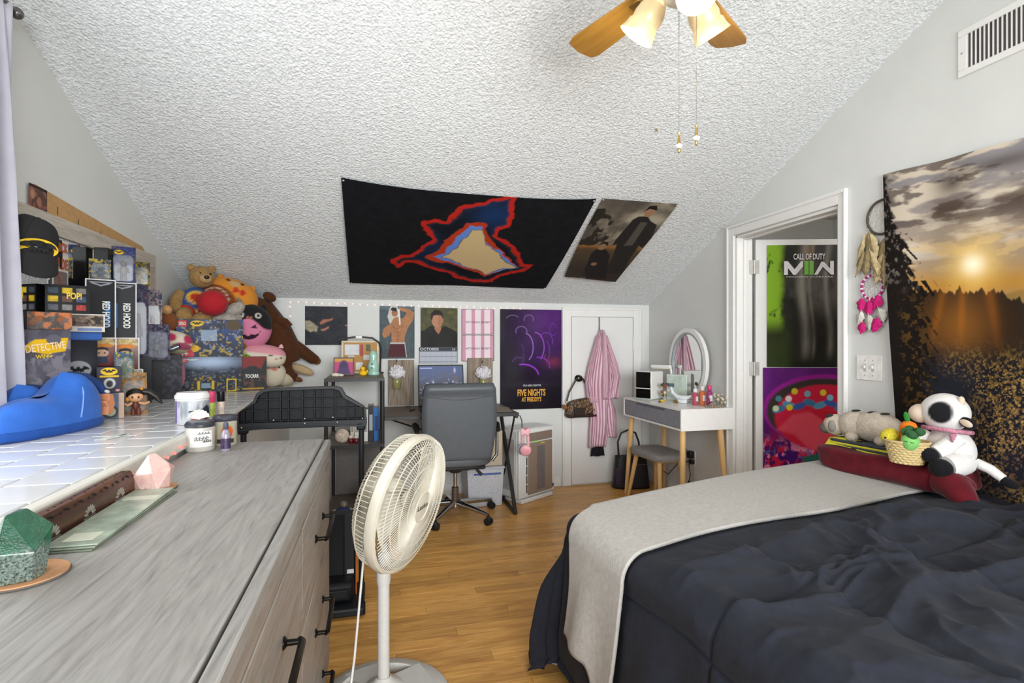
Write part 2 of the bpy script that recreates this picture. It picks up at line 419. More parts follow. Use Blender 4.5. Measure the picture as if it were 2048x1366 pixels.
# closet door in the far wall
CX0, CX1, CZ = 1.746, 2.367, 1.548
cdo = bpy.data.objects.new('door_2', None); COL.objects.link(cdo); struct(cdo); cdo.location = (CX0, YK, 0)
B('door_leaf', DOORW, cdo, .004, CX1-CX0-.004, -.012, -.001, .012, CZ, .002)
for z in (1.30, .22):
    G().box(CX1-CX0-.004, CX1-CX0+.012, -.02, -.012, z-.055, z+.055).tube([(CX1-CX0+.002, -.021, z-.055), (CX1-CX0+.002, -.021, z+.055)], .006).build('hinge', TRIM, cdo)
KNOB = mt('#3a3430', .25, .9)
G().lathe([(.03, 0), (.03, .006), (.012, .008), (.012, .03), (.026, .036), (.03, .048), (.022, .06), (.004, .064)], n=20, M=Matrix.Translation((.06, -.012, .985)) @ Matrix.Rotation(R(90), 4, 'X')).build('knob', KNOB, cdo)
casing(5, [(CX0-.09, CX0-.004, YK-k, YK, 0, CZ+.09), (CX0-.089, CX0-.068, YK-k-.006, YK-k+.001, .001, CZ+.089)])
casing(6, [(CX1+.004, CX1+.08, YK-k, YK, 0, CZ+.09), (CX1+.058, CX1+.079, YK-k-.006, YK-k+.001, .001, CZ+.089)])
casing(7, [(CX0-.004, CX1+.004, YK-k, YK, CZ+.004, CZ+.09), (CX0-.068, CX1+.058, YK-k-.006, YK-k+.001, CZ+.068, CZ+.089)])
# ------------------------------------------------------------ tiled counter along the left wall
CT = .979
TILE = mt('#d8d9da', .2, var=.05, scale=5, coat=.3)
GROUT = mt('#a9aaa8', .8)
SILL = mt('#d6d3c9', .35, var=.05)
PANEL = mt('#cfcdc8', .6, var=.04, scale=5)
ct = thing('tiled_counter', 'long white tiled built-in ledge running along the left wall', 'counter', (0, 0, 0))
B('bed_of_grout', GROUT, ct, XL+.004, -.66, -.4, YK-.004, CT-.05, CT-.005, 0)
B('edge_trim', SILL, ct, -.672, -.64, -.4, YK-.004, CT-.048, CT+.001, .006)
B('front_panel', PANEL, ct, -.69, -.668, -.4, YK-.004, 0, CT-.048, 0)
TW, TL = .1375, .155
tm = G().box(-TW/2+.0025, TW/2-.0025, -TL/2+.0025, TL/2-.0025, -.012, 0).build('tile', TILE, ct, .002)
first = True
for i in range(5):
    x = -.676-TW*(i+.5); n = 0; y = .2-(TL/2 if i % 2 else 0)
    while y < YK:
        y0 = y; y1 = min(y+TL, YK-.004)
        if y1-y0 > .04:
            if first: o = tm; first = False
            else: o = tm.copy(); COL.objects.link(o); o.parent = ct
            o.location = (x, (y0+y1)/2, CT); o.scale = (1, (y1-y0)/TL, 1)
            o.rotation_euler = (R(random.uniform(-.12, .12)), R(random.uniform(-.12, .12)), 0)
        y += TL
# ------------------------------------------------------------ dresser
GW = wood('grey_wood', ['#716e6a', '#8b8884', '#989591', '#a19e9a'], (11, 1.1, 11), 1.8, .42, 4.2, .03, (160, 5, 160))
GWS = wood('grey_wood_front', ['#6a645e', '#877f78', '#9a928a', '#a69e96'], (24, 1.5, 24), 1.6, .45, 2.4, .06, (160, 5, 160))
BLK = mt('#17130f', .35, .6)
DZT = .92; DX0, DX1, DYN, DYF = -.638, -.176, .62, 2.25
dr = thing('dresser', 'long weathered grey wood dresser with black bar handles', 'dresser', (0, 0, 0))
B('carcass', GWS, dr, DX0, DX1-.022, DYN+.01, DYF-.008, .05, DZT-.03, .002)
B('top', GW, dr, DX0, DX1-.024, DYN, DYF, DZT-.032, DZT, .003)
B('top_edge', GW, dr, DX1-.0200, DX1+.004, DYN, DYF, DZT-.036, DZT-.0035, .004)
B('plinth', GWS, dr, DX0, DX1-.04, DYN+.02, DYF-.02, 0, .05, .001)
B('top_rail', GWS, dr, DX1-.022, DX1-.004, DYN+.006, DYF-.006, .832, DZT-.037, .001)
MID = 1.44
for y0, y1 in ((DYN+.006, MID-.002), (MID+.002, DYF-.006)):
    for z0, z1, hz in ((.562, .828, .70), (.286, .558, .41), (.03, .282, .15)):
        d = B('drawer', GWS, dr, DX1-.022, DX1-.002, y0, y1, z0, z1, .002)
        c = (y0+y1)/2; g = G()
        for s_ in (-1, 1):
            g.lathe([(.013, 0), (.013, .003), (.0065, .008), (.006, .03)], n=12, M=Matrix.Translation((DX1-.002, c+s_*.112, hz)) @ Matrix.Rotation(R(90), 4, 'Y'))
        g.tube([(DX1+.028, c-.118, hz), (DX1+.034, c-.11, hz), (DX1+.034, c+.11, hz), (DX1+.028, c+.118, hz)], .0075, 8)
        g.build('handle', BLK, d)
# ------------------------------------------------------------ bed
def quadmap(C, p, q):   # C: near-foot, near-head, far-foot, far-head; p along foot->head, q near->far
    a = C[0]*(1-p)+C[1]*p; b = C[2]*(1-p)+C[3]*p
    return a*(1-q)+b*q
def nz(x, y, sd=0): return fbm(np.asarray(x, float), np.asarray(y, float), sd, 4)
BC = [np.array(a) for a in ((.905, .30), (2.50, .30), (.80, 1.93), (2.49, 2.40))]
BTOP = .64
def drape(name, mat, parent, p0, p1, q0, q1, nu, nv, lift, rad, fold, flare, wr, cell=None, hem=None, floorz=.012, solid=.012, edgep=None):
    """cloth over the bed: p, q beyond 0..1 hang down; hem(p,q) may trim the overhang"""
    Lp, Lq = 1.68, 1.75
    P, Q = np.meshgrid(np.linspace(p0, p1, nu+1), np.linspace(q0, q1, nv+1))
    if edgep is not None: Q, P = edgep(P, Q)
    pc = np.clip(P, .0, 1); qc = np.clip(Q, 0, 1)
    base = np.stack([quadmap(BC, a, b) for a, b in zip(pc.reshape(-1), qc.reshape(-1))]).reshape(P.shape+(2,))
    ep = np.maximum(-P, 0)*Lp; eq = np.maximum(Q-1, 0)*Lq
    e = np.hypot(ep, eq)+1e-9; lim = BTOP+lift+.035; ep = ep*np.minimum(1, lim/e); eq = eq*np.minimum(1, lim/e); e = np.minimum(e, lim); nx = -ep/e*.985-eq/e*.27*0; ny = eq/e
    # outward normals: foot edge is -x (slightly +y), far edge is +y (slightly -x)
    dxo = -ep/e*.998+eq/e*(-.27); dyo = -ep/e*.06+eq/e*.963
    th = np.minimum(e/rad, math.pi/2); hang = np.maximum(e-rad*math.pi/2, 0)
    out = rad*np.sin(th)+flare*hang; z = BTOP+lift-rad*(1-np.cos(th))-hang
    arc = Q*Lq*np.where(ep > eq, 1, 0)+P*Lp*np.where(ep > eq, 0, 1)+np.arctan2(eq, ep+1e-6)*.25
    hg = sst(0, .3, hang)
    out = out+fold*hg*(np.where(cell is not None, 1-.8*sst(.62, .7, Q)*sst(.02, .10, ep)*sst(1.06, .98, Q), 1))*(np.sin(arc*13+1.3*np.sin(arc*5))+.5*np.sin(arc*29+2))*.6+(.065*hang*sst(.05, .5, eq/(e+1e-6)) if cell else 0)
    pool = np.maximum(floorz-z, 0); z = np.maximum(z, floorz+.004*np.sin(arc*40)); out = out+pool*.45
    top = 1-sst(0, .08, e)
    # soft crown of the mattress, wrinkles, quilting
    bx, by = base[..., 0], base[..., 1]
    z = z+top*.02*np.sin(np.clip(P, 0, 1)*math.pi)
    cov = 1-.85*sst(.60, .72, Q)
    wx = bx+.22*fbm(bx*2.3, by*2.3, 5, 2); wy = by+.22*fbm(bx*2.3+9, by*2.3, 6, 2)
    rg = lambda x, y, sd, pw: np.sqrt((1-np.abs(2*fbm(np.asarray(x), np.asarray(y), sd, 3)-1))**2+1e-4)**pw
    r1 = rg(wx*1.7+wy*1.3, wy*3.6-wx*1.7, 11, 5)*vn(bx*1.3, by*1.5, 41)
    r2 = rg(wx*4.2-wy*1.6, wy*2.6+wx*1.8, 23, 7)*vn(bx*1.9+4, by*1.7, 42)
    r3 = rg(wx*2.0+3, wy*6.3+wx*2.6, 31, 6)*vn(bx*1.6, by*1.9+7, 43)
    wk = r1*.052+r2*.026+r3*.026
    z = z+wr*top*wk*cov
    out = out+wr*(1-top)*r2*.012
    X = bx+dxo*out; Y = by+dyo*out
    if cell:
        cp = P*Lp/cell[0]+.35+.03*np.sin(by*9); cq = Q*Lq/cell[1]+.12+.03*np.sin(bx*8)
        dp = np.abs(cp-np.round(cp))*cell[0]; dq = np.abs(cq-np.round(cq))*cell[1]
        d = np.minimum(dp, dq); sm = np.exp(-(d/.0065)**2); puff = sst(0, .14, d)**.8
        z = z+top*(puff*.020-sm*.006)*cov; X = X+(1-top)*dxo*(puff*.018-sm*.01); Y = Y+(1-top)*dyo*(puff*.018-sm*.01)
    V = np.stack([X, Y, z], -1)
    idx = np.arange((nu+1)*(nv+1)).reshape(nv+1, nu+1)
    q4 = np.stack([idx[:-1, :-1], idx[:-1, 1:], idx[1:, 1:], idx[1:, :-1]], -1).reshape(-1, 4)
    me = bpy.data.meshes.new(name); me.vertices.add(V.size//3); me.vertices.foreach_set('co', V.reshape(-1).astype(np.float32))
    me.loops.add(q4.size); me.loops.foreach_set('vertex_index', q4.reshape(-1).astype(np.int32))
    me.polygons.add(len(q4)); me.polygons.foreach_set('loop_start', (np.arange(len(q4))*4).astype(np.int32))
    me.update(calc_edges=True); me.shade_smooth(); me.materials.append(mat)
    o = bpy.data.objects.new(name, me); COL.objects.link(o); o.parent = parent
    if solid:
        m = o.modifiers.new('thick', 'SOLIDIFY'); m.thickness = solid; m.offset = -1
    return o
bed = thing('bed', 'low bed frame and mattress under the black comforter', 'bed', (0, 0, 0))
def quadslab(z0, z1, ins):
    ctr = sum(BC)/4; pts = [c+(ctr-c)*ins for c in BC]; o = [pts[0], pts[1], pts[3], pts[2]]
    return G().add([(a[0], a[1], z0) for a in o]+[(a[0], a[1], z1) for a in o], [(3,2,1,0),(4,5,6,7),(0,1,5,4),(1,2,6,5),(2,3,7,6),(3,0,4,7)])
quadslab(.34, BTOP-.035, .05).build('mattress', mt('#d8d4cc', .8), bed, .04)
quadslab(.16, .33, .07).build('bed_frame', mt('#2b2624', .6), bed, .01)
for c in BC:
    d = c+(sum(BC)/4-c)*.12; G().box(d[0]-.03, d[0]+.03, d[1]-.03, d[1]+.03, 0, .17).build('leg', mt('#2b2624', .6), bed)
def clothmat(name, c0, c1, rough, sheen, bs, bstr, nsc=40):
    N = NT(name); co = N.coord(); N.l(N.ramp(N.noise(co, nsc, 4), 0, [(.3, c0), (.7, c1)]), 0, N.b, 'Base Color')
    N.b.inputs['Roughness'].default_value = rough; N.b.inputs['Sheen Weight'].default_value = sheen; N.b.inputs['Sheen Roughness'].default_value = .5
    N.b.inputs['Specular IOR Level'].default_value = .2
    N.bump(N.noise(co, bs, 3, .7), 0, bstr, .006); return N.m
COMF = clothmat('black_cotton', '#1f2129', '#242731', .8, .03, 300, .1)
co_ = drape('comforter', COMF, None, -.36, 1.0, -.02, 1.36, 400, 430, .0, .07, .045, .12, 1.0, (.44, .47), solid=0)
tag(co_, 'black quilted comforter spread wrinkled over the bed', 'comforter')
FLEECE = clothmat('grey_fleece', '#aca8a3', '#bcb8b3', .95, .1, 210, .7, 60)
def bl_edge(P, Q):
    # near edge of the blanket runs slanting across the bed
    t = (Q-Q.min())/(Q.max()-Q.min())
    near = .735-.03*np.clip(P, 0, 1)+.012*np.sin(P*9); far = .985+.145*sst(-.03, .16, P)-.05*sst(0, -.2, P)
    q = near+(far-near)*t
    hem = np.where(P < 0, 1+.38*sst(.45, .0, t)*1.0-.0*t, 1.)
    return q, np.where(P < 0, P*hem, P)
bl_ = drape('blanket', FLEECE, None, -.28, .985, 0, 1, 170, 90, .024, .105, .022, .17, .12, None, solid=.011, edgep=bl_edge)
tag(bl_, 'pale grey fleece blanket laid across the far half of the bed', 'blanket')
# ------------------------------------------------------------ ceiling fan with light kit
FX, FY = .95, 1.51
fan = thing('ceiling_fan', 'ceiling fan with golden oak blades and three lit glass shades', 'ceiling fan', (FX, FY, 0))
WHT = mt('#e8e6e0', .35); BRASS = mt('#b99a5a', .3, .9)
BLADE = wood('golden_oak', ['#8a6226', '#a0752f', '#b0843c'], (1, 14, 14), 2, .35, .8, .02, (4, 90, 90))
G().lathe([(.07, ceil(FY)-.06), (.075, ceil(FY)+.02)], n=24).lathe([(.016, 2.65), (.016, ceil(FY)-.05)], n=12).build('downrod', WHT, fan)
G().lathe([(.03, 2.66), (.09, 2.64), (.11, 2.60), (.11, 2.53), (.09, 2.50), (.06, 2.48)], n=32).build('motor_housing', WHT, fan)
G().lathe([(.06, 2.485), (.062, 2.43), (.05, 2.405), (.03, 2.395)], n=28).build('light_fitter', WHT, fan)
for i in range(5):
    a = 36+72*i
    M = Matrix.Rotation(R(a), 4, 'Z') @ Matrix.Translation((0, 0, 2.475)) @ Matrix.Rotation(R(11), 4, 'X')
    pts = [(.15, -.045), (.18, -.055), (.42, -.068), (.465, -.07), (.50, -.058), (.507, -.03), (.512, 0), (.507, .03), (.50, .058), (.465, .07), (.42, .068), (.18, .055), (.15, .045)]
    n = len(pts); g = G(); g.add([(x, y, -.004) for x, y in pts]+[(x, y, .004) for x, y in pts], [tuple(reversed(range(n))), tuple(range(n, 2*n))]+[(j, (j+1)%n, (j+1)%n+n, j+n) for j in range(n)])
    b = g.build('blade', BLADE, fan, .002, smooth=False)
    b.matrix_local = M
    G().box(.06, .2, -.02, .02, -.008, -.004).box(.15, .2, -.035, .035, -.009, -.004).build('blade_bracket', BRASS, b, .002)
def shademat():
    N = NT('lit_shade_glass'); co = N.coord(); N.l(N.ramp(N.noise(co, 30, 2), 0, [(.3, '#c9b68c'), (.7, '#d8c69c')]), 0, N.b, 'Base Color')
    N.b.inputs['Emission Color'].default_value = (1, .84, .58, 1); N.b.inputs['Emission Strength'].default_value = .10; N.b.inputs['Roughness'].default_value = .3
    N.b.inputs['Transmission Weight'].default_value = .25
    return N.m
SHD = shademat()
BULB = mt('#fff6e2', .3, emit=3)
for a in (255.5, 15.5, 135.5):
    M = Matrix.Rotation(R(a), 4, 'Z') @ Matrix.Translation((.055, 0, 2.445)) @ Matrix.Rotation(R(-38), 4, 'Y') @ Matrix.Rotation(R(180), 4, 'X')
    G().lathe([(.016, -.02), (.02, .03)], n=14, M=M).build('socket_arm', WHT, fan)
    prof = [(.022, .02), (.034, .035), (.046, .06), (.05, .085), (.047, .105), (.053, .112), (.055, .13), (.06, .145), (.062, .15), (.058, .15), (.05, .125), (.043, .10), (.03, .04)]
    sh = G().lathe(prof, n=28, M=M, cap=False).build('glass_shade', SHD, fan)
    G().lathe([(.012, .03), (.014, .05), (.026, .075), (.03, .095), (.024, .115), (.006, .125)], n=16, M=M).build('bulb', BULB, sh)
    l = bpy.data.lights.new('bulb_light', 'POINT'); l.energy = 6; l.color = (1, .92, .80); l.shadow_soft_size = .05
    lo = bpy.data.objects.new('bulb_light', l); COL.objects.link(lo); lo.parent = fan; lo.location = M @ Vector((0, 0, .165))
CHN = mt('#8c8a86', .35, .9); PORC = mt('#eef0f2', .15)
for dx, dy, zb in ((-.007, .002, 1.925), (.047, -.012, 1.95)):
    g = G(); z = 2.40
    while z > zb+.05: g.ell((dx, dy, z), .0016, nu=6, nv=4); z -= .0046
    g.tube([(dx, dy, 2.40), (dx, dy, zb+.04)], .0005, 4)
    ch = g.build('pull_chain', CHN, fan)
    G().lathe([(.003, .052), (.0045, .05), (.003, .046), (.003, .04), (.0055, .018), (.004, .016)], (dx, dy, zb), 12).lathe([(.004, .004), (.0052, -.004), (.003, -.012), (.001, -.014)], (dx, dy, zb), 12).build('brass_finial', BRASS, ch)
    G().ell((dx, dy, zb+.009), (.011, .011, .008), nu=14, nv=8).build('porcelain_bead', PORC, ch)
# ------------------------------------------------------------ white air vent on the right wall
vt = thing('air_vent', 'white metal register with vertical slats high on the right wall', 'vent', (XR, 1.805, 2.49))
VL = .46
g = G(); fr = .03
for a in ((0, VL, 0, fr), (0, VL, .21-fr, .21), (0, fr+.006, fr, .21-fr), (VL-fr-.006, VL, fr, .21-fr)): g.box(-.008, 0, -a[1], -a[0], a[2], a[3])
g.build('frame', TRIM, vt, .002)
B('dark_duct', mt('#4d4748', .8), vt, -.0015, 0, -VL+fr, -fr, fr, .21-fr, 0)
for i in range(24):
    y = -fr-.008-i*(VL-2*fr-.012)/23
    G().box(-.007, -.001, y-.002, y+.002, fr, .21-fr).build('slat', TRIM, vt)
G().ell((-.008, -.017, .105), (.002, .005, .005), nu=10, nv=5).build('screw', HM, vt)
# ------------------------------------------------------------ pedestal fan
PX, PY = .03, 1.99
pf = thing('pedestal_fan', 'cream plastic pedestal fan standing between dresser and bed', 'fan', (PX, PY, 0))
CRM = mt('#c9c3b3', .38, var=.04); CRM2 = mt('#c2c0bb', .4, var=.04)
g = G(); NS = 48
for i in range(NS):                                     # domed ring base
    pass
g.lathe([(.235, 0), (.238, .012), (.225, .022), (.17, .036), (.165, .03), (.165, .0)], n=56, cap=False)
g.lathe([(.075, 0), (.075, .045), (.06, .062), (.035, .075), (.024, .09), (.024, .0)], n=36, cap=False)
for a in (20, 110, 200, 290):
    M = Matrix.Rotation(R(a), 4, 'Z')
    g.add([(.06, -.05, .05), (.18, -.085, .034), (.18, .085, .034), (.06, .05, .05), (.06, -.05, .01), (.18, -.085, .01), (.18, .085, .01), (.06, .05, .01)], [(0,1,2,3),(7,6,5,4),(0,4,5,1),(2,6,7,3),(1,5,6,2),(3,7,4,0)], M)
g.build('base', CRM2, pf)
G().lathe([(.0215, .06), (.0215, .43)], n=20).build('lower_pole', CRM2, pf)
G().lathe([(.023, .425), (.026, .44), (.027, .50), (.0235, .54), (.019, .546)], n=20).build('height_collar', CRM2, pf)
G().lathe([(.014, .54), (.014, .70)], n=16).build('upper_pole', CRM2, pf)
head = Matrix.Translation((.075, -.03, .730)) @ Matrix.Rotation(R(-32), 4, 'Z') @ Matrix.Rotation(R(90+11), 4, 'Y')   # local +Z is the blowing direction
RF = .246
G().lathe([(.03, -.16), (.06, -.15), (.072, -.10), (.072, -.045), (.06, -.03), (.03, -.03)], n=28, M=head).build('motor', CRM, pf)
g = G(); g.lathe([(.04, .0), (.045, .012), (.03, .02), (.01, .022)], n=20, M=head)
for i in range(3):
    Mb = head @ Matrix.Rotation(R(120*i), 4, 'Z')
    def bl(u, v, Mb=Mb):
        r = .04+.165*v; a = R(-8+(70-20*v)*u+18*v); tw = .03*(u-.5)
        return Mb @ Vector((r*math.cos(a), r*math.sin(a), .01+tw*1.3))
    g.grid(bl, 8, 8)
g.build('blades', mt('#cfcabd', .3), pf, solid=.003)
g = G(); g.tube([head @ Vector((RF*math.cos(2*math.pi*i/64), RF*math.sin(2*math.pi*i/64), .012)) for i in range(65)], .004, 6)
g.rings([[head @ Vector(((RF-.012)*math.cos(a), (RF-.012)*math.sin(a), .030)) for a in np.linspace(0, 2*math.pi, 64, endpoint=False)],
         [head @ Vector((RF*math.cos(a), RF*math.sin(a), .026)) for a in np.linspace(0, 2*math.pi, 64, endpoint=False)],
         [head @ Vector(((RF+.004)*math.cos(a), (RF+.004)*math.sin(a), .012)) for a in np.linspace(0, 2*math.pi, 64, endpoint=False)],
         [head @ Vector((RF*math.cos(a), RF*math.sin(a), -.006)) for a in np.linspace(0, 2*math.pi, 64, endpoint=False)],
         [head @ Vector(((RF-.008)*math.cos(a), (RF-.008)*math.sin(a), -.006)) for a in np.linspace(0, 2*math.pi, 64, endpoint=False)]], cap=False)
g.build('rim', CRM, pf)
def dome(r, h): return .03+h*math.sqrt(max(0, 1-(r/RF)**2))**.9
g = G()
for i in range(110):
    a0 = 2*math.pi*i/110; pts = []
    for k_ in range(8):
        t = k_/7; r = .055+(RF-.062)*t; a = a0+.30*t
        pts.append(head @ Vector((r*math.cos(a), r*math.sin(a), dome(r, .042))))
    g.tube(pts, .0014, 4, cap=False)
for r in (.10, .145, .19, .222):
    g.tube([head @ Vector((r*math.cos(2*math.pi*i/56), r*math.sin(2*math.pi*i/56), dome(r, .041))) for i in range(57)], .0019, 5, cap=False)
g.build('front_grille', CRM, pf)
g = G()
for i in range(90):
    a = 2*math.pi*i/90; pts = [head @ Vector((r*math.cos(a), r*math.sin(a), z)) for r, z in ((RF-.004, -.012), (RF-.012, -.05), (RF-.05, -.085), (.15, -.105), (.07, -.11))]
    g.tube(pts, .0016, 4, cap=False)
for r, z in ((RF-.012, -.05), (.15, -.107)):
    g.tube([head @ Vector((r*math.cos(2*math.pi*i/48), r*math.sin(2*math.pi*i/48), z)) for i in range(49)], .002, 5, cap=False)
g.build('rear_grille', CRM, pf)
bd = G().lathe([(.0, .060), (.054, .066), (.057, .0715), (.052, .074), (.0515, .070), (.044, .0715), (.001, .0725)], n=40, M=head).lathe([(.074, .062), (.071, .069), (.06, .071), (.054, .068)], n=40, M=head, cap=False).build('badge', CRM, pf)
t_ = text('Lasko', .078, .019, mt('#3b3a38', .4), bd, (0, 0, 0), bold=.01)
t_.matrix_local = head @ Matrix.Translation((0, 0, .0738)) @ Matrix.Rotation(R(90), 4, 'Z') @ Matrix.Rotation(R(-90), 4, 'X') @ Matrix.Translation((-.039, 0, -.007))
pts = [(-.03, .06, .70), (-.06, .05, .62), (-.072, .03, .5), (-.085, -.02, .36), (-.10, -.06, .2), (-.12, -.11, .06), (-.14, -.16, .006), (-.13, -.3, .005), (-.07, -.45, .005)]
G().tube(pts, .0042, 8).build('power_cord', mt('#d9d7d2', .4), pf)
# ------------------------------------------------------------ folded treadmill behind the dresser
TB = mt('#0f1013', .55, var=.15, spec=.3); TB2 = mt('#1b1d21', .45, spec=.35); ORG = mt('#c8661e', .4)
tm_ = thing('treadmill', 'black folding treadmill with ribbed plastic console standing behind the dresser', 'treadmill', (0, 2.75, 0))
out = [(-.632, .965), (-.56, 1.03), (-.545, 1.065), (-.52, 1.083), (-.49, 1.087), (-.19, 1.092), (-.16, 1.082), (-.14, 1.045), (-.055, .99), (-.043, .975), (-.04, .90), (-.06, .888), (-.16, .895), (-.33, .902), (-.48, .898), (-.632, .885)]
def inset(ps, d):
    c = np.mean(ps, 0); return [(p[0]-math.copysign(min(d, abs(p[0]-c[0])), p[0]-c[0]), p[1]-math.copysign(min(d, abs(p[1]-c[1])), p[1]-c[1])) for p in ps]
inn = inset(out, .011); n = len(out)
con = G().prism(out, .03, .036).build('console', TB, tm_)
g = G(); v = [(x, -.012, z) for x, z in out]+[(x, -.012, z) for x, z in inn]+[(x, .03, z) for x, z in out]+[(x, .03, z) for x, z in inn]; f = []
for j in range(n):
    j2 = (j+1) % n; f += [(j, j2, n+j2, n+j), (j2, j, 2*n+j, 2*n+j2), (n+j, n+j2, 3*n+j2, 3*n+j)]
g.add(v, f); g.build('console_rim', TB2, con, .002)
import bisect
def toph(x):
    up = sorted([p for p in out[:11]]); 
    for (a, b), (c, d) in zip(up, up[1:]):
        if a <= x <= c: return b+(d-b)*(x-a)/(c-a+1e-9)
    return .95
for x in (-.60, -.565, -.50, -.44, -.405, -.34, -.285, -.25, -.19, -.13, -.09):
    G().box(x-.002, x+.002, .0, .031, .897, toph(x)-.008).build('rib', TB, con)
for z, x0, x1 in ((.93, -.628, -.045), (.985, -.60, -.06), (1.035, -.55, -.145)):
    G().box(x0, x1, .004, .031, z-.002, z+.002).build('rib', TB, con)
B('cross_bar', TB2, con, -.630, -.045, -.006, .02, .893, .925, .003)
for x, z in ((-.61, .905), (-.47, .935), (-.33, .938), (-.33, .915), (-.20, .94), (-.18, .915), (-.06, .93)): G().ell((x, -.008, z), (.004, .003, .004), nu=8, nv=5).build('screw', HM, con)
for x in (-.605, -.066):
    G().tube([(x, .01, .012), (x, .01, .90)], .0135, 12).build('upright', TB2, tm_)
    G().box(x-.022, x+.02, -.01, .03, .872, .905).build('clamp', TB, tm_, .006)
B('deck_frame', TB2, tm_, -.60, -.095, .03, .09, .08, .452, .006)
B('running_belt', mt('#101113', .75, bump=.2, bscale=400), tm_, -.58, -.155, .024, .032, .10, .448, .002)
B('side_rail', mt('#1c1d20', .4), tm_, -.15, -.10, .018, .032, .10, .45, .003)
B('orange_trim', ORG, tm_, -.094, -.089, .012, .07, .03, .45, .001)
B('motor_hood', TB, tm_, -.60, -.10, -.09, .07, .055, .15, .02)
B('hood_panel', TB2, tm_, -.58, -.13, -.094, -.088, .085, .12, .002)
B('floor_bar', TB2, tm_, -.62, -.05, -.14, .16, .012, .05, .008)
G().tube([(-.075, -.1, .03), (-.045, -.1, .03)], .03, 16).build('wheel', TB, tm_, .004)
B('warning_sticker', mt('#d5d5d5', .5), tm_, -.135, -.103, .0165, .018, .155, .175, 0)
# ------------------------------------------------------------ desk with attached shelf tower
DW = wood('dark_grey_wood', ['#4c443e', '#62574f', '#73675d', '#7d7167'], (2, 22, 22), 2.2, .5, 1.5, .08, (5, 130, 130))
DM = mt('#2f2d2d', .45, .3)
dk = thing('computer_desk', 'dark wood desk with black metal trestle and shelf tower at the far wall', 'desk', (0, 0, 0))
B('desktop', DW, dk, .065, 1.05, 3.86, 4.50, .762, .782, .002)
B('desktop_edge', DM, dk, .065, 1.05, 3.852, 3.86, .758, .784, .001)
for z, y0 in ((1.062, 3.84), (.60, 3.84), (.085, 3.84)):
    B('shelf_board', DW, dk, -.335, .062, y0, 4.50, z-.018, z, .002)
    B('shelf_edge', DM, dk, -.338, .064, y0-.008, y0, z-.022, z+.001, .001)
for x in (-.325, .052):
    for y in (3.845, 4.49): G().tube([(x, y, 0), (x, y, 1.06)], .0135, 10).build('post', DM, dk)
    G().tube([(x, 3.845, 1.05), (x, 4.49, 1.05)], .011, 8).build('post_rail', DM, dk)
for x in (1.035,):
    G().tube([(x, 4.42, .765), (x, 3.90, .012)], .016, 8).build('trestle_bar', DM, dk)
    G().tube([(x, 3.92, .765), (x, 4.42, .012)], .008, 8).build('trestle_bar', DM, dk)
    G().tube([(x, 3.90, .014), (x, 4.42, .014)], .014, 8).build('foot_bar', DM, dk)
    G().tube([(x, 3.86, .752), (x, 4.46, .752)], .012, 8).build('top_rail', DM, dk)
G().tube([(.07, 4.46, .35), (1.03, 4.46, .70)], .006, 6).tube([(.07, 4.46, .70), (1.03, 4.46, .35)], .006, 6).build('back_brace', DM, dk)
G().tube([(1.06, 3.87, .76), (1.075, 3.865, .72), (1.075, 3.86, .655), (1.09, 3.85, .64), (1.10, 3.845, .65)], .004, 6).build('hook', DM, dk)
B('modesty_panel', mt('#6f6a66', .8), dk, -.30, .04, 4.485, 4.50, .09, .58, 0)
# ------------------------------------------------------------ office chair
CG = mt('#52565b', .42, var=.05, bump=.15, bscale=300); CHR = mt('#b9bbbd', .15, 1.0); CBK = mt('#1d1d20', .45)
oc = thing('office_chair', 'grey leather office chair turned to the desk on a chrome star base', 'chair', (.586, 3.985, 0))
def backf(u, v):   # padded rear shell of the backrest
    z = .455+.565*v; w = .252+.022*math.sin(v*math.pi)-.02*(1-v)**2; w *= 1-.05*max(0, (v-.93)/.07)
    x = (u-.5)*2*w; rd = min(1, (1-abs(u-.5)*2)/.10); ed = math.sqrt(max(0, rd*(2-rd)))
    rz = min(1, min(v, 1-v)/.05); ez = math.sqrt(max(0, rz*(2-rz)))
    y = -.215+.05*(u-.5)**2-.055*v-.028*ed*ez-.012*math.sin(max(0, (v-.86)/.14)*math.pi)
    return x, y, z
def backg(u, v):
    x, y, z = backf(u, v); yb = -.215+.05*(u-.5)**2-.055*v
    return x, 2*yb-y+.03, z
bk = G().grid(backf, 28, 34, flip=False).grid(backg, 28, 34, flip=True).build('backrest', CG, oc, ang=80)
G().tube([Vector(backf(.06+.88*t/20, .845-.045*math.sin(math.pi*t/20)))+Vector((0, -.001, 0)) for t in range(21)], .0022, 6).build('seam', mt('#45484c', .5), bk)
G().ell((0, .03, .455), (.262, .27, .058), nu=36, nv=12, pw=.55).build('seat', CG, oc)
B('seat_pan', CBK, oc, -.2, .2, -.18, .22, .385, .41, .01)
for s_ in (-1, 1):
    a = G().tube([(s_*.25, -.16, .44), (s_*.29, -.14, .48), (s_*.30, -.10, .62), (s_*.295, -.08, .675)], .012, 10).build('armrest', CHR, oc)
    G().tube([(s_*.295, -.17, .665), (s_*.298, -.1, .695), (s_*.298, .02, .69), (s_*.295, .10, .675)], [.016, .025, .025, .018], 12).build('arm_pad', CBK, a)
G().lathe([(.06, .375), (.05, .34), (.03, .33)], n=20).box(-.09, .09, -.1, .09, .365, .39).build('tilt_mechanism', CBK, oc)
G().lathe([(.014, .20), (.014, .35)], n=16).build('gas_lift', CHR, oc)
G().lathe([(.027, .10), (.027, .22), (.02, .225)], n=18).build('column_cover', mt('#5f4f45', .4, .3), oc)
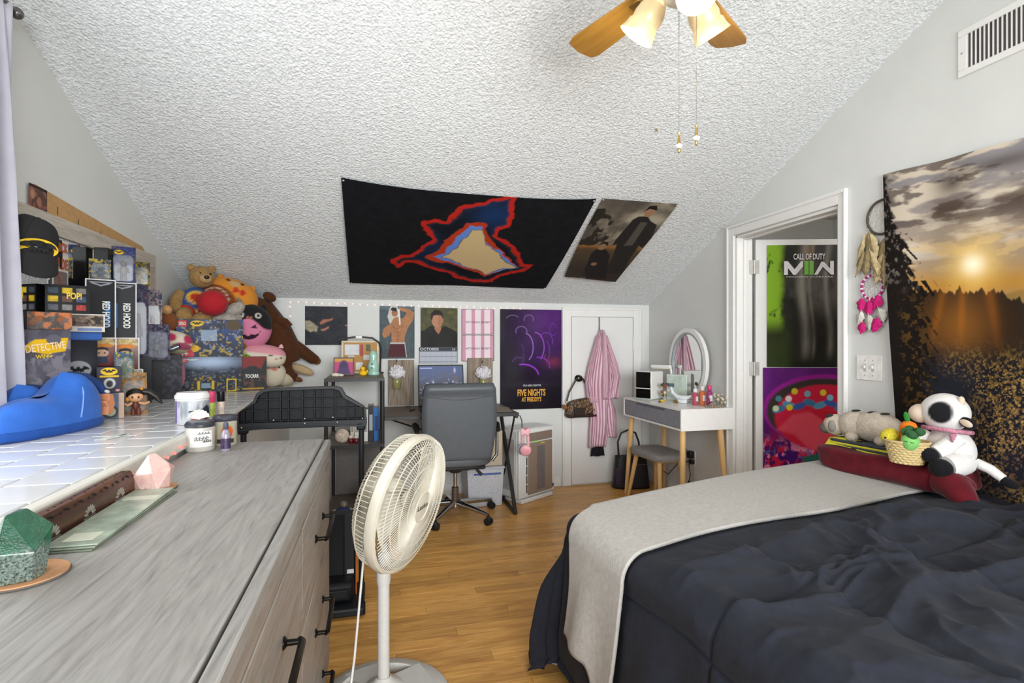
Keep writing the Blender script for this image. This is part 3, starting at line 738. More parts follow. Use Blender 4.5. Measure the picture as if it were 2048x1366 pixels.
G().tube([(.02, -.05, .37), (.12, -.07, .375), (.16, -.085, .355)], .004, 6).tube([(.15, -.08, .36), (.185, -.10, .325)], [.01, .014], 8).build('lever', CBK, oc)
G().lathe([(.045, .07), (.05, .085), (.045, .115), (.03, .12)], n=20).build('hub', CHR, oc)
a0 = math.degrees(math.atan2(3.731-3.985, .789-.586))
for i in range(5):
    a = R(a0+72*i); d = Vector((math.cos(a), math.sin(a), 0))
    lg = G().tube([d*.03+Vector((0, 0, .105)), d*.18+Vector((0, 0, .09)), d*.325+Vector((0, 0, .072))], [.024, .019, .014], 10).build('star_leg', CHR, oc)
    q = d*.325; e = Vector((-d.y, d.x, 0)); g = G()
    for s_ in (-1, 1): g.tube([q+e*s_*.006+Vector((0, 0, .027)), q+e*s_*.024+Vector((0, 0, .027))], [.027, .025], 16)
    g.tube([q+Vector((0, 0, .03)), q+Vector((0, 0, .072))], .008, 8)
    g.ell((q.x, q.y, .045), (.02, .02, .016), nu=12, nv=6)
    g.build('caster', CBK, lg)
# ------------------------------------------------------------ air purifier
ap = thing('air_purifier', 'white air purifier with taupe front panel standing by the closet', 'air purifier', (1.13, 4.13, 0), 31)
APW = mt('#e3e3e2', .35, var=.03)
AW, AD, AH = .44, .22, .60
B('body', APW, ap, 0, AW, .02, AD, .03, AH, .02)
B('side_panel', mt('#b3b1ae', .4), ap, -.003, .001, .06, AD-.02, .10, AH-.08, .002)
B('base', APW, ap, .02, AW-.03, -.005, AD-.03, 0, .032, .006)
B('front_frame', APW, ap, .0, AW, .004, .03, .04, AH-.004, .008)
pn = B('front_panel', mt('#8d7d70', .3, var=.04), ap, .10, AW-.04, -.008, .006, .06, .485, .005)
B('filter_window', mt('#716a69', .25), pn, .20, .30, -.0095, -.007, .09, .45, .001)
B('control_panel', mt('#857569', .3), ap, .10, AW-.04, -.006, .006, .495, .565, .004)
for i in range(5): B('grip_slot', mt('#2a2826', .6), ap, .083, .09, -.0015, .005, .08+.075*i, .145+.075*i, 0)
B('status_light', mt('#7fbf3a', .4, emit=.5), ap, .17, .22, -.0075, -.005, .485, .494, 0)
B('label_yellow', mt('#c8b23a', .5), pn, .245, .30, -.0095, -.007, .465, .476, 0)
B('blue_sticker', mt('#33406e', .5), ap, AW-.028, AW-.012, .002, .004, .07, .10, 0)
# ------------------------------------------------------------ vanity table, stool
VW = mt('#e4e2de', .3, var=.03); VG = mt('#80838c', .45); BEE = wood('beech', ['#c79a5c', '#d6ad72', '#e0bb84'], (12, 12, 1.2), 2, .4, .8, .03, (90, 90, 4))
vn_ = thing('vanity_table', 'white vanity table with grey drawers and beech legs in the corner', 'vanity', (2.10, 3.34, 0))
VLn, VD, VT, VB = .90, .425, .835, .68     # length along Y, depth along X
G().box(0, VD, 0, VLn, VT-.014, VT).box(0, VD, 0, VLn, VB, VB+.014).box(0, VD, 0, .014, VB+.014, VT-.014).box(0, VD, VLn-.014, VLn, VB+.014, VT-.014).box(VD-.012, VD, .014, VLn-.014, VB+.014, VT-.014).build('case', VW, vn_)
for y0, y1 in ((.018, .448), (.452, .882)):
    d = B('drawer', VG, vn_, .004, .02, y0, y1, VB+.018, VT-.018, .001)
    c = (y0+y1)/2
    B('finger_slot', mt('#585b64', .5), d, .0025, .005, (y0 if y0 > .2 else y1-.22), (y0+.22 if y0 > .2 else y1), VT-.036, VT-.022, .001)
for sx, sy in ((0, 0), (0, 1), (1, 0), (1, 1)):
    x0, y0 = .05+sx*.31, .06+sy*.78; x1, y1 = x0+(sx-.5)*.06, y0+(sy-.5)*.10
    G().tube([(x0, y0, VB), (x1, y1, 0)], [.023, .015], 14).build('leg', BEE, vn_)
st = thing('stool', 'small grey upholstered stool with beech legs tucked under the vanity', 'stool', (2.26, 3.94, 0), 4)
G().ell((0, 0, .40), (.155, .235, .034), nu=32, nv=10, pw=.42).build('cushion', mt('#8a8784', .85, bump=.2, bscale=300), st)
B('seat_frame', BEE, st, -.12, .12, -.19, .19, .36, .375, .004)
for sx, sy in ((-1, -1), (-1, 1), (1, -1), (1, 1)):
    G().tube([(sx*.095, sy*.165, .37), (sx*.135, sy*.235, 0)], [.02, .014], 14).build('leg', BEE, st)
# ------------------------------------------------------------ grey curtain at the window
def cur(u, v):
    y = 1.96+u*.37; z = 1.01+v*1.52; w = .5+.5*(1-v)
    x = -1.29+.035*math.sin(u*21+.6*math.sin(v*3))*w+.012*math.sin(u*47+v*4)
    yy = y+(.03*(1-v)-.02*v*u)
    return x, yy, z
cu = G().grid(cur, 70, 40).build('curtain', clothmat('grey_curtain', '#a9a7b3', '#b7b5bf', .6, .3, 300, .08, 8), None, solid=.003)
tag(cu, 'pale grey satin curtain hanging beside the window at the left edge', 'curtain')
G().tube([(-1.29, .1, 2.53), (-1.29, 2.35, 2.53)], .012, 10).ell((-1.29, 2.37, 2.53), .022, nu=12, nv=8).box(-1.37, -1.29, 2.29, 2.30, 2.52, 2.54).build('rod', mt('#6c6a68', .3, .8), cu)
# ------------------------------------------------------------ posters and hangings
def bow(amp, seed=0, n=3.):
    def f(P, u, v):
        P[..., 1] += -amp*(1+np.sin(u*n*math.pi+seed)*np.sin(v*2.1*math.pi+seed*2))*.5; return P
    return f
YP = YK-.003
def wallposter(name, art, label, cat, x, z, warp=None, rough=.45):
    t = thing(name, label, cat, (x, YP, z)); sheet('print', art, t, warp=warp or bow(.004, x), rough=rough); return t
# dark poster with reaching hands
A = Art(.33, .316, 100, '#2c2d33'); A.tone(5, .25, 3)
A.poly([(0, .62), (.1, .63), (.2, .56), (.26, .5), (.30, .47), (.28, .34), (.2, .36), (.13, .33), (.05, .38), (0, .42)], '#9a9077', 2).tone(30, .5, 8)
A.poly([(.34, .58), (.42, .66), (.55, .67), (.66, .7), (.64, .65), (.52, .60), (.42, .55), (.36, .53)], '#a06a52', 1.5)
A.poly([(.36, .40), (.46, .43), (.55, .49), (.56, .44), (.48, .38), (.40, .36)], '#a7705a', 1.5)
A.poly([(.93, .52), (1, .53), (1, .49), (.95, .50)], '#a7705a', 1)
wallposter('hands_poster', A, 'dark square poster of reaching hands on the far wall', 'poster', -.55, 1.292)
# man with a towel
A = Art(.289, .443, 130, '#4b565b'); A.c *= (.7+.5*fbm(A.u*14, A.v*1.2, 4))[..., None]
A.rect(.0, 1, .93, 1, '#5d6a6e'); A.rect(.34, .40, .1, 1, '#3c464b', .5)
sk = '#a8744f'
A.poly([(.28, .95), (.32, 1), (.5, 1), (.55, .9), (.6, .75), (.5, .6), (.3, .65), (.22, .8)], '#c9c6c0')
A.poly([(.30, .66), (.12, .58), (.07, .46), (.12, .39), (.28, .44), (.33, .52), (.34, .35), (.33, .28), (.72, .28), (.71, .40), (.80, .58), (.96, .75), (.99, .88), (.90, .93), (.68, .97), (.56, .985), (.55, .93), (.78, .88), (.70, .80), (.60, .76), (.52, .80), (.40, .78), (.36, .72)], sk)
A.ell(.43, .87, .09, .105, '#9c6a49'); A.poly([(.30, .93), (.36, .98), (.48, .97), (.50, .90), (.38, .91)], '#26282c')
A.c *= (.75+.5*fbm(A.u*9, A.v*13, 9))[..., None]
for y in (.36, .43, .50): A.line([(.42, y), (.60, y+.004)], '#7a4f33', .004, 2, .7)
A.line([(.51, .30), (.52, .62)], '#7a4f33', .005, 2, .7); A.line([(.38, .60), (.50, .57), (.66, .62)], '#7a4f33', .006, 3, .7)
A.poly([(.30, .31), (.73, .31), (.73, .27), (.30, .27)], '#b9b7b4'); A.poly([(.30, .28), (.73, .28), (.78, .03), (.22, .03)], '#4c1f26')
A.line([(.72, .27), (.77, .03)], '#c9c4c0', .006); A.poly([(.52, .94), (.57, .95), (.60, .66), (.56, .64)], '#d9d6d2')
wallposter('athlete_poster', A, 'poster of a shirtless man with towel and maroon shorts', 'poster', .037, 1.176)
# wall calendar, portrait over month page
A = Art(.318, .339, 130, '#4a4a30'); A.c *= (.5+fbm(A.u*7, A.v*7, 2))[..., None]; A.mix(.5*sst(.5, .8, fbm(A.u*5, A.v*9, 12)), '#7d6a35')
A.poly([(0, 0), (1, 0), (1, .36), (.9, .44), (.66, .54), (.58, .5), (.5, .46), (.42, .52), (.3, .56), (.1, .43), (0, .40)], '#1f1d1c'); A.ell(.45, .68, .15, .2, '#b07e62'); A.poly([(.36, .5), (.56, .52), (.54, .42), (.48, .33), (.4, .42)], '#a47257')
A.poly([(.27, .70), (.28, .86), (.38, .95), (.52, .94), (.60, .86), (.59, .72), (.56, .80), (.44, .82), (.34, .80), (.31, .70)], '#241c18', 1.5); A.ell(.52, .66, .05, .15, '#8b5d46', 4, .5)
ca = wallposter('wall_calendar', A, 'calendar with portrait of a man in a dark shirt', 'calendar', .377, 1.272)
A = Art(.331, .139, 120, '#aeb2bd'); A.rect(0, 1, .76, 1, '#3d4048')
for y in (.1, .42, .74): A.line([(.02, y), (.98, y)], '#3d414c', .003)
for i in range(8): A.line([(.02+.137*i, 0), (.02+.137*i, .74)], '#8b8f9b', .0012)
A.line([(0, 0), (0, 1)], '#30333c', .008); A.line([(1, 0), (1, 1)], '#30333c', .008)
sheet('month_page', A, ca, (-.013, -.003, -.139)); text('OCTOBER', .16, .022, mt('#d8d9dd', .5), ca, (-.004, -.005, -.027)); text('23', .026, .016, mt('#d8d9dd', .5), ca, (.27, -.005, -.026))
# striped pink paper bags
for i, (z0, z1) in enumerate(((1.384, 1.605), (1.149, 1.380))):
    A = Art(.291, z1-z0, 110, '#e2d3d8')
    for k_ in range(4): A.rect(.02+.285*k_, .125+.285*k_, 0, 1, '#c990a5')
    A.line([(.006, 0), (.006, 1), (.99, 1), (.99, 0)], '#33282e', .007); A.line([(0, 0), (1, 0)], '#33282e', .008)
    b = wallposter('striped_bag', A, ['pink striped flat paper bag pinned above its twin', 'pink striped flat paper bag pinned below its twin'][i], 'paper bag', .73, z0)
    text("VICTORIA'S SECRET", .22, .016, mt('#4a3a42', .6), b, (.035, -.006, (z1-z0)*.45))
# purple film poster
A = Art(.578, .897, 230, '#17121b'); g_ = np.exp(-(((A.u-.85)/.5)**2+((A.v-.86)/.32)**2)); A.mix(np.clip(g_*.8, 0, 1), '#5b2a78'); A.mix(.5*np.exp(-(((A.u-.6)/.3)**2+((A.v-.6)/.2)**2)), '#3a1d52')
A.c *= (.6+.8*fbm(A.u*6, A.v*8, 5))[..., None]
def arc(cx, cy, rx, ry, a0, a1, col, wd):
    A.line([(cx+rx*math.cos(R(a)), cy+ry*math.sin(R(a))) for a in np.linspace(a0, a1, 14)], col, wd, 2, .9)
for cx, cy, rx, ry, a0, a1, c_, wd in ((.34, .78, .09, .05, -20, 200, '#8c6aa8', .006), (.46, .90, .075, .045, -20, 200, '#8c6aa8', .005), (.40, .62, .13, .14, -60, 80, '#a070c8', .008), (.56, .62, .15, .15, -50, 90, '#9a55c8', .008), (.74, .68, .11, .09, -20, 150, '#7f3fb0', .006), (.86, .80, .06, .06, 20, 320, '#6f37a0', .005), (.36, .33, .26, .12, 10, 100, '#9a3fd0', .012), (.62, .42, .18, .10, -5, 100, '#7a35b5', .010), (.20, .90, .10, .04, 30, 170, '#7d6a96', .005), (.22, .55, .16, .16, -40, 40, '#5c3a80', .006), (.70, .58, .10, .12, -60, 60, '#6a3a98', .007), (.82, .52, .10, .05, 150, 260, '#8a3a70', .006), (.30, .47, .10, .05, 60, 170, '#5a3878', .008)):
    arc(cx, cy, rx, ry, a0, a1, c_, wd)
A.mix(.55*np.exp(-(((A.u-.86)/.12)**2+((A.v-.47)/.05)**2)), '#8a2f50'); A.mix(.5*np.exp(-(((A.u-.5)/.4)**2+((A.v-.25)/.03)**2)), '#33283a')
fp = wallposter('film_poster', A, 'black and purple film poster with gold title beside the closet', 'poster', 1.075, .714, rough=.25)
GOLD = mt('#d89b2e', .4); WLET = mt('#c9d0d0', .5)
text("FIVE NIGHTS", .262, .062, GOLD, fp, (.158, -.008, .118), bold=.03); text("AT FREDDY'S", .185, .042, GOLD, fp, (.196, -.008, .068), bold=.03); text('FILM AND CREATIVE', .165, .017, WLET, fp, (.212, -.008, .205), bold=.01)
# cloth on the slope of the ceiling
CA = math.degrees(math.atan(SL)); CR = (90-CA, 0, 0)
def ceilpos(x, y, off=.010): n = Vector((0, -math.sin(R(CA)), -math.cos(R(CA)))); return Vector((x, y, ceil(y)))+n*off
RED = [(.558,.96),(.473,.918),(.445,.884),(.426,.822),(.407,.757),(.358,.782),(.304,.725),(.319,.657),(.341,.601),(.36,.551),(.318,.483),(.276,.385),(.23,.37),(.192,.318),(.193,.269),(.226,.22),(.256,.284),(.313,.28),(.375,.213),(.436,.186),(.513,.104),(.589,.063),(.699,.06),(.732,.144),(.794,.206),(.839,.233),(.862,.322),(.817,.329),(.782,.419),(.737,.53),(.684,.598),(.643,.629),(.644,.698),(.684,.737),(.684,.865),(.658,1.02)]
OR_ = [(.492,.753),(.58,.764),(.587,.741),(.584,.681),(.607,.606),(.665,.513),(.715,.411),(.787,.294),(.742,.246),(.65,.149),(.571,.209),(.461,.284),(.334,.342),(.398,.455),(.439,.604),(.482,.711)]
BLU = [(.512,.739),(.541,.719),(.569,.738),(.576,.656),(.6,.569),(.642,.501),(.677,.485),(.718,.392),(.809,.274),(.647,.167),(.569,.231),(.469,.289),(.361,.355),(.417,.419),(.446,.534),(.487,.661)]
TAN = [(.527,.675),(.574,.672),(.589,.587),(.607,.516),(.641,.481),(.682,.428),(.712,.35),(.791,.277),(.707,.244),(.645,.182),(.576,.242),(.511,.289),(.421,.361),(.477,.464),(.487,.556),(.517,.605)]
A = Art(1.6, 1.183, 400, '#18181b'); A.tone(40, .35, 2)
jx = (fbm(A.u*26, A.v*20, 3)-.5)*.05; jy = (fbm(A.u*26, A.v*20, 8)-.5)*.05
def jpoly(pts): return pdist(A.x+jx, A.y+jy, [(p*A.w, q*A.h) for p, q in pts])
d1 = jpoly(RED); A.mix(1-sst(-.008, .004, d1), '#b5261c'); A.mix(1-sst(-.04, -.022, d1+.012*fbm(A.u*60, A.v*60, 6)), '#20262f'); A.mix(1-sst(-.07, -.05, d1), '#15171d')
A.mix(.6*np.exp(-(((A.u-.60)/.09)**2+((A.v-.83)/.13)**2))*(d1 < -.03), '#1c3e72'); A.mix(.5*np.exp(-(((A.u-.38)/.08)**2+((A.v-.42)/.16)**2))*(d1 < -.03), '#1a3358')
d2 = jpoly(OR_); A.mix(1-sst(-.004, .006, d2), '#b03a1f')
d3 = jpoly(BLU); A.mix(1-sst(-.008, .006, d3+.008), '#5f86cf')
d4 = jpoly(TAN); A.mix(1-sst(-.004, .004, d4-.006), '#6c5332'); A.mix(1-sst(-.006, .004, d4), '#c9b183')
def sag(P, u, v):
    P[..., 2] -= .055*np.sin(u*math.pi)**.8*sst(.35, 1, v)*(u < 2); P[..., 1] -= .012*np.sin(v*math.pi)+.004*(1+np.sin(u*9)); P[..., 2] += .02*(1-u)**2*v; return P
p = ceilpos(-.19, 4.325); t = thing('ceiling_tapestry', 'wide black cloth with red and blue jagged shape on the sloped ceiling', 'tapestry', p, rot=CR)
sheet('cloth', A, t, rough=.85, warp=sag)
PIN = mt('#c9c9c9', .3, .8)
for x, z in ((.012, 1.185), (1.588, 1.165), (.012, .012), (1.588, .012)): G().ell((x, -.012, z), (.007, .005, .007), nu=10, nv=6).build('pin', PIN, t)
# poster of two figures under a stormy sky
A = Art(.56, .969, 200, '#6a6255'); n_ = fbm(A.u*3, A.v*5, 5); A.mix(sst(.45, .75, n_), '#a39a86'); A.mix(.8*sst(.55, .3, n_)*(A.v > .5), '#4b443d')
A.mix(sst(.52, .44, A.v), '#4a3d2b'); A.mix(.6*np.exp(-((A.v-.46)/.03)**2)*sst(.2, .5, fbm(A.u*8, A.v*8, 3)), '#a06a2a'); A.mix(.8*sst(.40, .1, A.v), '#29241f')
A.mix(sst(.47, .56, fbm(A.u*7, A.v*8, 21))*(np.hypot((A.u-.1)/.33, (A.v-.68)/.22) < 1), '#2a2620')
A.line([(.9, .75), (.98, .5)], '#3a332c', .004)
A.poly([(.55, .80), (.60, .84), (.72, .85), (.80, .80), (.93, .76), (1, .6), (.99, .47), (.90, .50), (.92, .34), (.98, .12), (.66, .10), (.64, .3), (.56, .50), (.50, .48), (.50, .56)], '#25221f'); A.poly([(.68, .78), (.78, .78), (.80, .5), (.68, .48)], '#4f4a44')
A.ell(.71, .885, .065, .075, '#9a7355'); A.poly([(.63, .90), (.65, .96), (.74, .97), (.79, .92), (.76, .92), (.68, .93)], '#1c1815')
A.poly([(.26, .36), (.30, .42), (.44, .43), (.56, .36), (.66, .2), (.78, .03), (.40, .02), (.30, .12)], '#1d1b1a'); A.ell(.37, .455, .06, .07, '#8a6a52'); A.poly([(.29, .47), (.34, .53), (.42, .52), (.44, .47), (.37, .50)], '#231b16'); A.ell(.40, .22, .05, .04, '#806048')
def curl(P, u, v):
    P[..., 0] += (1-v)**2*(.055-.11*u)+.02*v*0; P[..., 1] -= .035*(1-v)**3*(.4+u)+.008*np.sin(v*math.pi); return P
p = ceilpos(1.455, 4.13); t = thing('storm_poster', 'brown poster of two dark figures under storm clouds on the ceiling', 'poster', p, rot=CR)
sheet('print', A, t, rough=.35, warp=curl); text('SUPERNATURAL', .15, .020, mt('#b9b2a4', .5), t, (.07, -.05, .035))
for x, z in ((.008, .962), (.552, .962), (.06, .006)): G().ell((x, -.006, z), (.006, .005, .006), nu=10, nv=6).build('pin', PIN, t)
# ------------------------------------------------------------ posters on the open door
def leafpos(x, z, off): 
    c_, s_ = math.cos(R(LR)), math.sin(R(LR)); o = Vector((XR+.135, DY1-.03, 0)); return o+Vector((x*c_+off*s_*-1*-1, x*s_-off*c_, z))
A = Art(.60, .885, 230, '#24241f'); A.c *= (.5+fbm(A.u*9, A.v*9, 3))[..., None]
gl = sst(.22, .12, A.u+.10*(fbm(A.u*5, A.v*6, 7)-.5))*sst(.25, .42, A.v); A.mix(gl*.95, '#7fa82a'); A.mix(sst(.52, .6, fbm(A.u*8, A.v*7, 14))*sst(.36, .2, A.u)*(A.v > .25), '#26381a'); A.mix(.5*sst(.35, .2, A.u)*sst(.5, .1, A.v), '#3d4a22')
for cx, wd, a_ in ((.44, .05, .75), (.53, .02, .5), (.72, .035, .55), (.95, .08, .6)):
    A.mix(a_*np.exp(-((A.u-cx-.03*np.sin(A.v*7))/wd)**2)*(.5+fbm(A.u*20, A.v*5, 9))*sst(.02, .2, A.v), '#8d887f')
A.mix(.45*np.exp(-(((A.u-.58)/.33)**2+((A.v-.62)/.2)**2))*sst(.35, .7, fbm(A.u*7, A.v*6, 30)), '#77726b'); A.mix(.7*np.exp(-(((A.u-.60)/.2)**2+((A.v-.30)/.16)**2)), '#201d1c')
A.mix(.8*np.exp(-((A.v-.80+.12*(A.u-.9))/.012)**2)*sst(.8, .95, A.u), '#c88a2a'); A.mix(.35*np.exp(-(((A.u-.5)/.06)**2+((A.v-.95)/.08)**2)), '#9a7436')
t = thing('game_poster', 'dark green smoky game poster with white and green initials on the open door', 'poster', leafpos(.088, 1.133, .003), LR)
sheet('print', A, t, rough=.22, warp=bow(.006, 2))
LET = mt('#d5d2d8', .5); LGR = mt('#69a83a', .5)
text('CALL OF DUTY', .225, .044, LET, t, (.185, -.009, .777), bold=.02)
def glyph(pts, m, x): G().prism(pts, -.0095, -.009).build('lettering', m, t, loc=(x, 0, .668))
h_ = .098
glyph([(0, 0), (0, h_), (.028, h_), (.075, .04), (.122, h_), (.135, h_), (.135, .06), (.085, 0), (.066, 0), (.028, .05), (.028, 0)], LET, .118)
glyph([(0, 0), (0, h_), (.031, h_), (.031, 0)], LGR, .262); glyph([(0, 0), (0, h_), (.031, h_), (.031, 0)], LGR, .297)
glyph([(0, 0), (.05, h_-.005), (.068, h_-.005), (.112, .045), (.112, h_), (.138, h_), (.138, 0), (.118, 0), (.06, .056), (.024, 0)], LET, .332)
text('MODERN WARFARE', .33, .009, LET, t, (.135, -.009, .648))
# bright party poster: red, purple and confetti colours only
A = Art(.70, .90, 230, '#5a1f6a'); A.c *= (.5+fbm(A.u*5, A.v*5, 3))[..., None]
A.mix(sst(.44, .56, fbm(A.u*13, A.v*15, 5))*sst(.55, .3, A.v), '#c02045'); A.mix(sst(.60, .64, fbm(A.u*22, A.v*24, 8))*sst(.5, .3, A.v), '#d97fa0'); A.mix(sst(.64, .68, fbm(A.u*17, A.v*25, 18))*sst(.45, .2, A.v), '#4a68a8'); A.mix(sst(.58, .64, fbm(A.u*9, A.v*11, 28))*sst(.5, .3, A.v), '#43186a')
A.ell(.62, .66, .62, .37, '#8d1f84', 2); A.ell(.62, .65, .585, .34, '#38322f', 3); A.ell(.62, .60, .50, .34, '#c0223f', 4)
A.poly([(.14, .50), (.3, .62), (.55, .66), (.9, .64), (1, .60), (1, .45), (.9, .36), (.66, .30), (.45, .36), (.32, .46)], '#d24a5c', 6)
A.poly([(.45, .66), (.6, .67), (.98, .62), (1, .5), (.8, .53), (.62, .57)], '#bb1f33', 5)
for i in range(9):
    x = .16+.105*i; y = .665+.035*math.sin(i*.42)+.02*(i % 2); A.ell(x, y, .07, .034, ['#3f6f96', '#4f8fae', '#3a5a9a'][i % 3], 1.5, rot=(-20 if i % 2 else 20))
for x, y, c_ in ((.32, .81, '#c3b52c'), (.45, .79, '#6ba3b8'), (.61, .80, '#d2c132'), (.68, .76, '#77b6cc'), (.88, .78, '#6aa6c0'), (.16, .75, '#49808c'), (.26, .75, '#ddcfd2'), (.13, .67, '#c6d0a8'), (.27, .68, '#d8c31f'), (1., .74, '#d8d2d0')): A.ell(x, y, .032, .032, c_, 1.5)
A.poly([(.40, .28), (.55, .31), (.78, .30), (.86, .24), (.84, .0), (.42, .0)], '#2c5f56', 2); A.poly([(.48, .23), (.78, .23), (.78, .02), (.46, .02)], '#3f5d34', 1); A.mix((pdist(A.u, A.v, [(.48, .23), (.78, .23), (.78, .02), (.46, .02)]) < 0)*sst(.5, .55, fbm(A.u*20, A.v*20, 4)), '#c7a83a'); A.poly([(.56, .12), (.60, .20), (.63, .16), (.70, .19), (.70, .10), (.62, .07)], '#bfb52c', 1)
t = thing('party_poster', 'red and purple confetti poster low on the open door', 'poster', leafpos(.06, .228, .003), LR); sheet('print', A, t, rough=.3, warp=bow(.005, 4))
# ------------------------------------------------------------ forest sunset tapestry on the right wall
A = Art(1.2, 1.665, 360, '#a8947c'); U, V = A.u*.8, A.v       # U in the units of a 1.5 m width
cl1 = fbm(U*6+V*2, V*24, 3, 5); cl2 = fbm(U*9, V*30, 9, 5); cl3 = fbm(U*16, V*50, 33, 4)
A.mix(sst(.66, 1., V), '#8b8789'); A.mix(.9*np.exp(-((V-.645)/.045)**2), '#c08a34'); A.mix(sst(.46, .6, cl1)*sst(.68, .76, V), '#c9bcaa')
A.mix(.85*sst(.50, .60, cl2)*sst(.76, .84, V), '#5a4f4b'); A.mix(.85*np.exp(-((V-.835-.04*fbm(U*9, U*0, 2))/.03)**2)*sst(.10, .18, U)*sst(.25, .55, cl3), '#54433a'); A.mix(.8*np.exp(-(((U-.22)/.05)**2+((V-.93)/.03)**2)), '#463b38'); A.mix(.7*np.exp(-(((U-.36)/.09)**2+((V-.955)/.02)**2)), '#4a403d')
A.mix(.7*sst(.5, .6, cl3)*np.exp(-((V-.74)/.045)**2), '#d6b684')
sun = np.hypot((U-.27)*1.5, (V-.70)*1.665); A.mix(.9*np.exp(-(sun/.11)**2), '#e6bd62'); A.mix(np.exp(-(sun/.045)**2), '#fff3d2')
hill = .622+.012*np.sin(U*13+1)+.006*fbm(U*30, U*0, 2); A.mix(.8*sst(hill+.006, hill-.006, V), '#96763c')
hill2 = .615-.26*np.clip(U-.285, 0, 1)+.022*vn(U*70, U*0, 4)+.012*vn(U*190, U*0, 6); dark = sst(hill2+.003, hill2-.003, V); A.mix(dark, '#2c241c')
A.mix(dark*.65*np.exp(-(((U-.22)/.10)**2+((V-.54)/.08)**2)), '#8f5a20')
for rx, rw in ((.20, .012), (.245, .010), (.30, .014)):            # shafts of low sun printed in the picture
    A.mix(.26*np.exp(-((U-.27-(rx-.27)*(1+(.70-V)*4))/rw)**2)*sst(.68, .62, V)*sst(.44, .58, V), '#c0701f')
lf = sst(.50, .70, fbm(U*150, V*170, 5, 3)); lb = fbm(U*5, V*6, 7); lb2 = fbm(U*9+3, V*8, 17)
A.mix(sst(.50, .40, V), '#1d1e26'); A.mix(lf*sst(.52, .42, V)*sst(.42, .64, lb+.5*(U-.15)), '#7d6233'); A.mix(lf*sst(.46, .3, V)*sst(.24, .42, U)*sst(.35, .6, lb2), '#87604a'); A.mix(sst(.62, .74, fbm(U*240, V*240, 15, 2))*sst(.5, .4, V)*sst(.1, .3, U)*sst(.35, .6, lb), '#b08c50')
# the big fir at the left: drooping ragged boughs
wid = np.where(V > .56, .015+.135*sst(1.0, .58, V), .15); fr = (V*21+U*26+.6*fbm(U*9, V*9, 61, 2)) % 1.; fr2 = (V*33+U*44+.9*fbm(U*14, V*14, 62, 2)) % 1.
edge = wid*(.42+.62*(1-fr)**1.3*vn(np.floor(V*21), V*0, 9)+.35*fr2*fbm(U*40, V*40, 12, 2)+.3*fbm(U*90, V*110, 13, 2)); tr = sst(edge+.006, edge-.006, U)
A.mix(tr*sst(1.005, .985, V), '#1a1512'); A.mix(tr*sst(.56, .66, fbm(U*90, V*120, 51, 3))*.5*sst(.02, .06, U)*sst(.66, .58, V), '#6a4c22'); A.mix(tr*sst(.60, .68, fbm(U*110, V*90, 52, 3))*.6*sst(.62, .7, V), '#7d746c')
def tapw(P, u, v):
    P[..., 1] -= .020+.010*(1+np.sin(u*11+v*3))*(1-.6*v)+.006*np.sin(u*23-v*7); P[..., 0] += .10*(1-v)*(1-u); P[..., 2] -= .05*u*v*0+.018*np.sin(math.pi*np.clip(u*1.5, 0, 1))*v*.4+.07*u*v; return P
t = thing('sunset_tapestry', 'large cloth tapestry of a forest at sunset on the right wall', 'tapestry', (XR-.002, 2.155, .502), -90); sheet('cloth', A, t, rough=.8, warp=tapw)
G().ell((.006, -.012, 1.66), (.006, .006, .006), nu=10, nv=6).build('pin', PIN, t)
# ------------------------------------------------------------ dreamcatchers and switch
def feather(name, parent, c, L, w, tilt, mat, seed):
    rnd = random.Random(seed); g = G(); pts = []
    for i in range(13):
        t = i/12; hw = w*1.5*math.sin(math.pi*min(1, t*1.08))**.7*(1-.2*t)
        pts.append((t, hw))
    M = Matrix.Translation(c) @ Matrix.Rotation(R(tilt), 4, 'Y')
    L_ = [(-hw*(1+rnd.uniform(-.25, .25)), -t*L) for t, hw in pts]; Rr = [(hw*(1+rnd.uniform(-.25, .25)), -t*L) for t, hw in pts]
    v = []; f = []
    for (a, z), (b, _) in zip(L_, Rr): v += [(a, -.004, z), (0, -.010, z), (b, -.004, z)]
    for i in range(12): k_ = i*3; f += [(k_, k_+1, k_+4, k_+3), (k_+1, k_+2, k_+5, k_+4)]
    g.add(v, f, M); g.tube([M @ Vector((0, -.0105, .01)), M @ Vector((0, -.0105, -L*.9))], .0008, 4)
    return g.build(name, mat, parent, solid=.001)
def dreamcatcher(label, y, z, r, ringmat, webmat, strands, beads=None):
    t = thing('dreamcatcher', label, 'dreamcatcher', (XR-.006, y, z), -90)
    G().tube([(r*math.cos(2*math.pi*i/40), -.006, r*math.sin(2*math.pi*i/40)) for i in range(41)], .0065, 8).build('hoop', ringmat, t)
    if beads:
        for i in range(14): G().tube([((r)*math.cos(2*math.pi*(i+d)/14), -.006, r*math.sin(2*math.pi*(i+d)/14)) for d in (0, .12, .25, .36)], .0082, 8).build('thread_band', beads, t)
    g = G(); k_ = 9
    for ring in range(4):
        ra, rb = r*(1-.23*ring), r*(1-.23*(ring+1))
        for i in range(k_):
            a, b = 2*math.pi*(i+ring*.5)/k_, 2*math.pi*(i+.5+ring*.5)/k_
            for q in (a, a+2*math.pi/k_): g.tube([(ra*math.cos(q), -.006, ra*math.sin(q)), (rb*math.cos(b), -.006, rb*math.sin(b))], .0009, 4)
    g.build('web', webmat, t)
    for (x, z0, cord, fs) in strands:
        c = G().tube([(x, -.006, z0), (x, -.007, z0-cord)], .0012, 5).ell((x, -.008, z0-.006), (.006, .005, .007), nu=8, nv=6).build('cord', webmat, t)
        for i, (dx, dz, L, w, tl, m) in enumerate(fs): feather('feather', c, (x+dx, -.006-.002*i, z0-dz), L, w, tl, m, int(x*1000)+i)
    return t
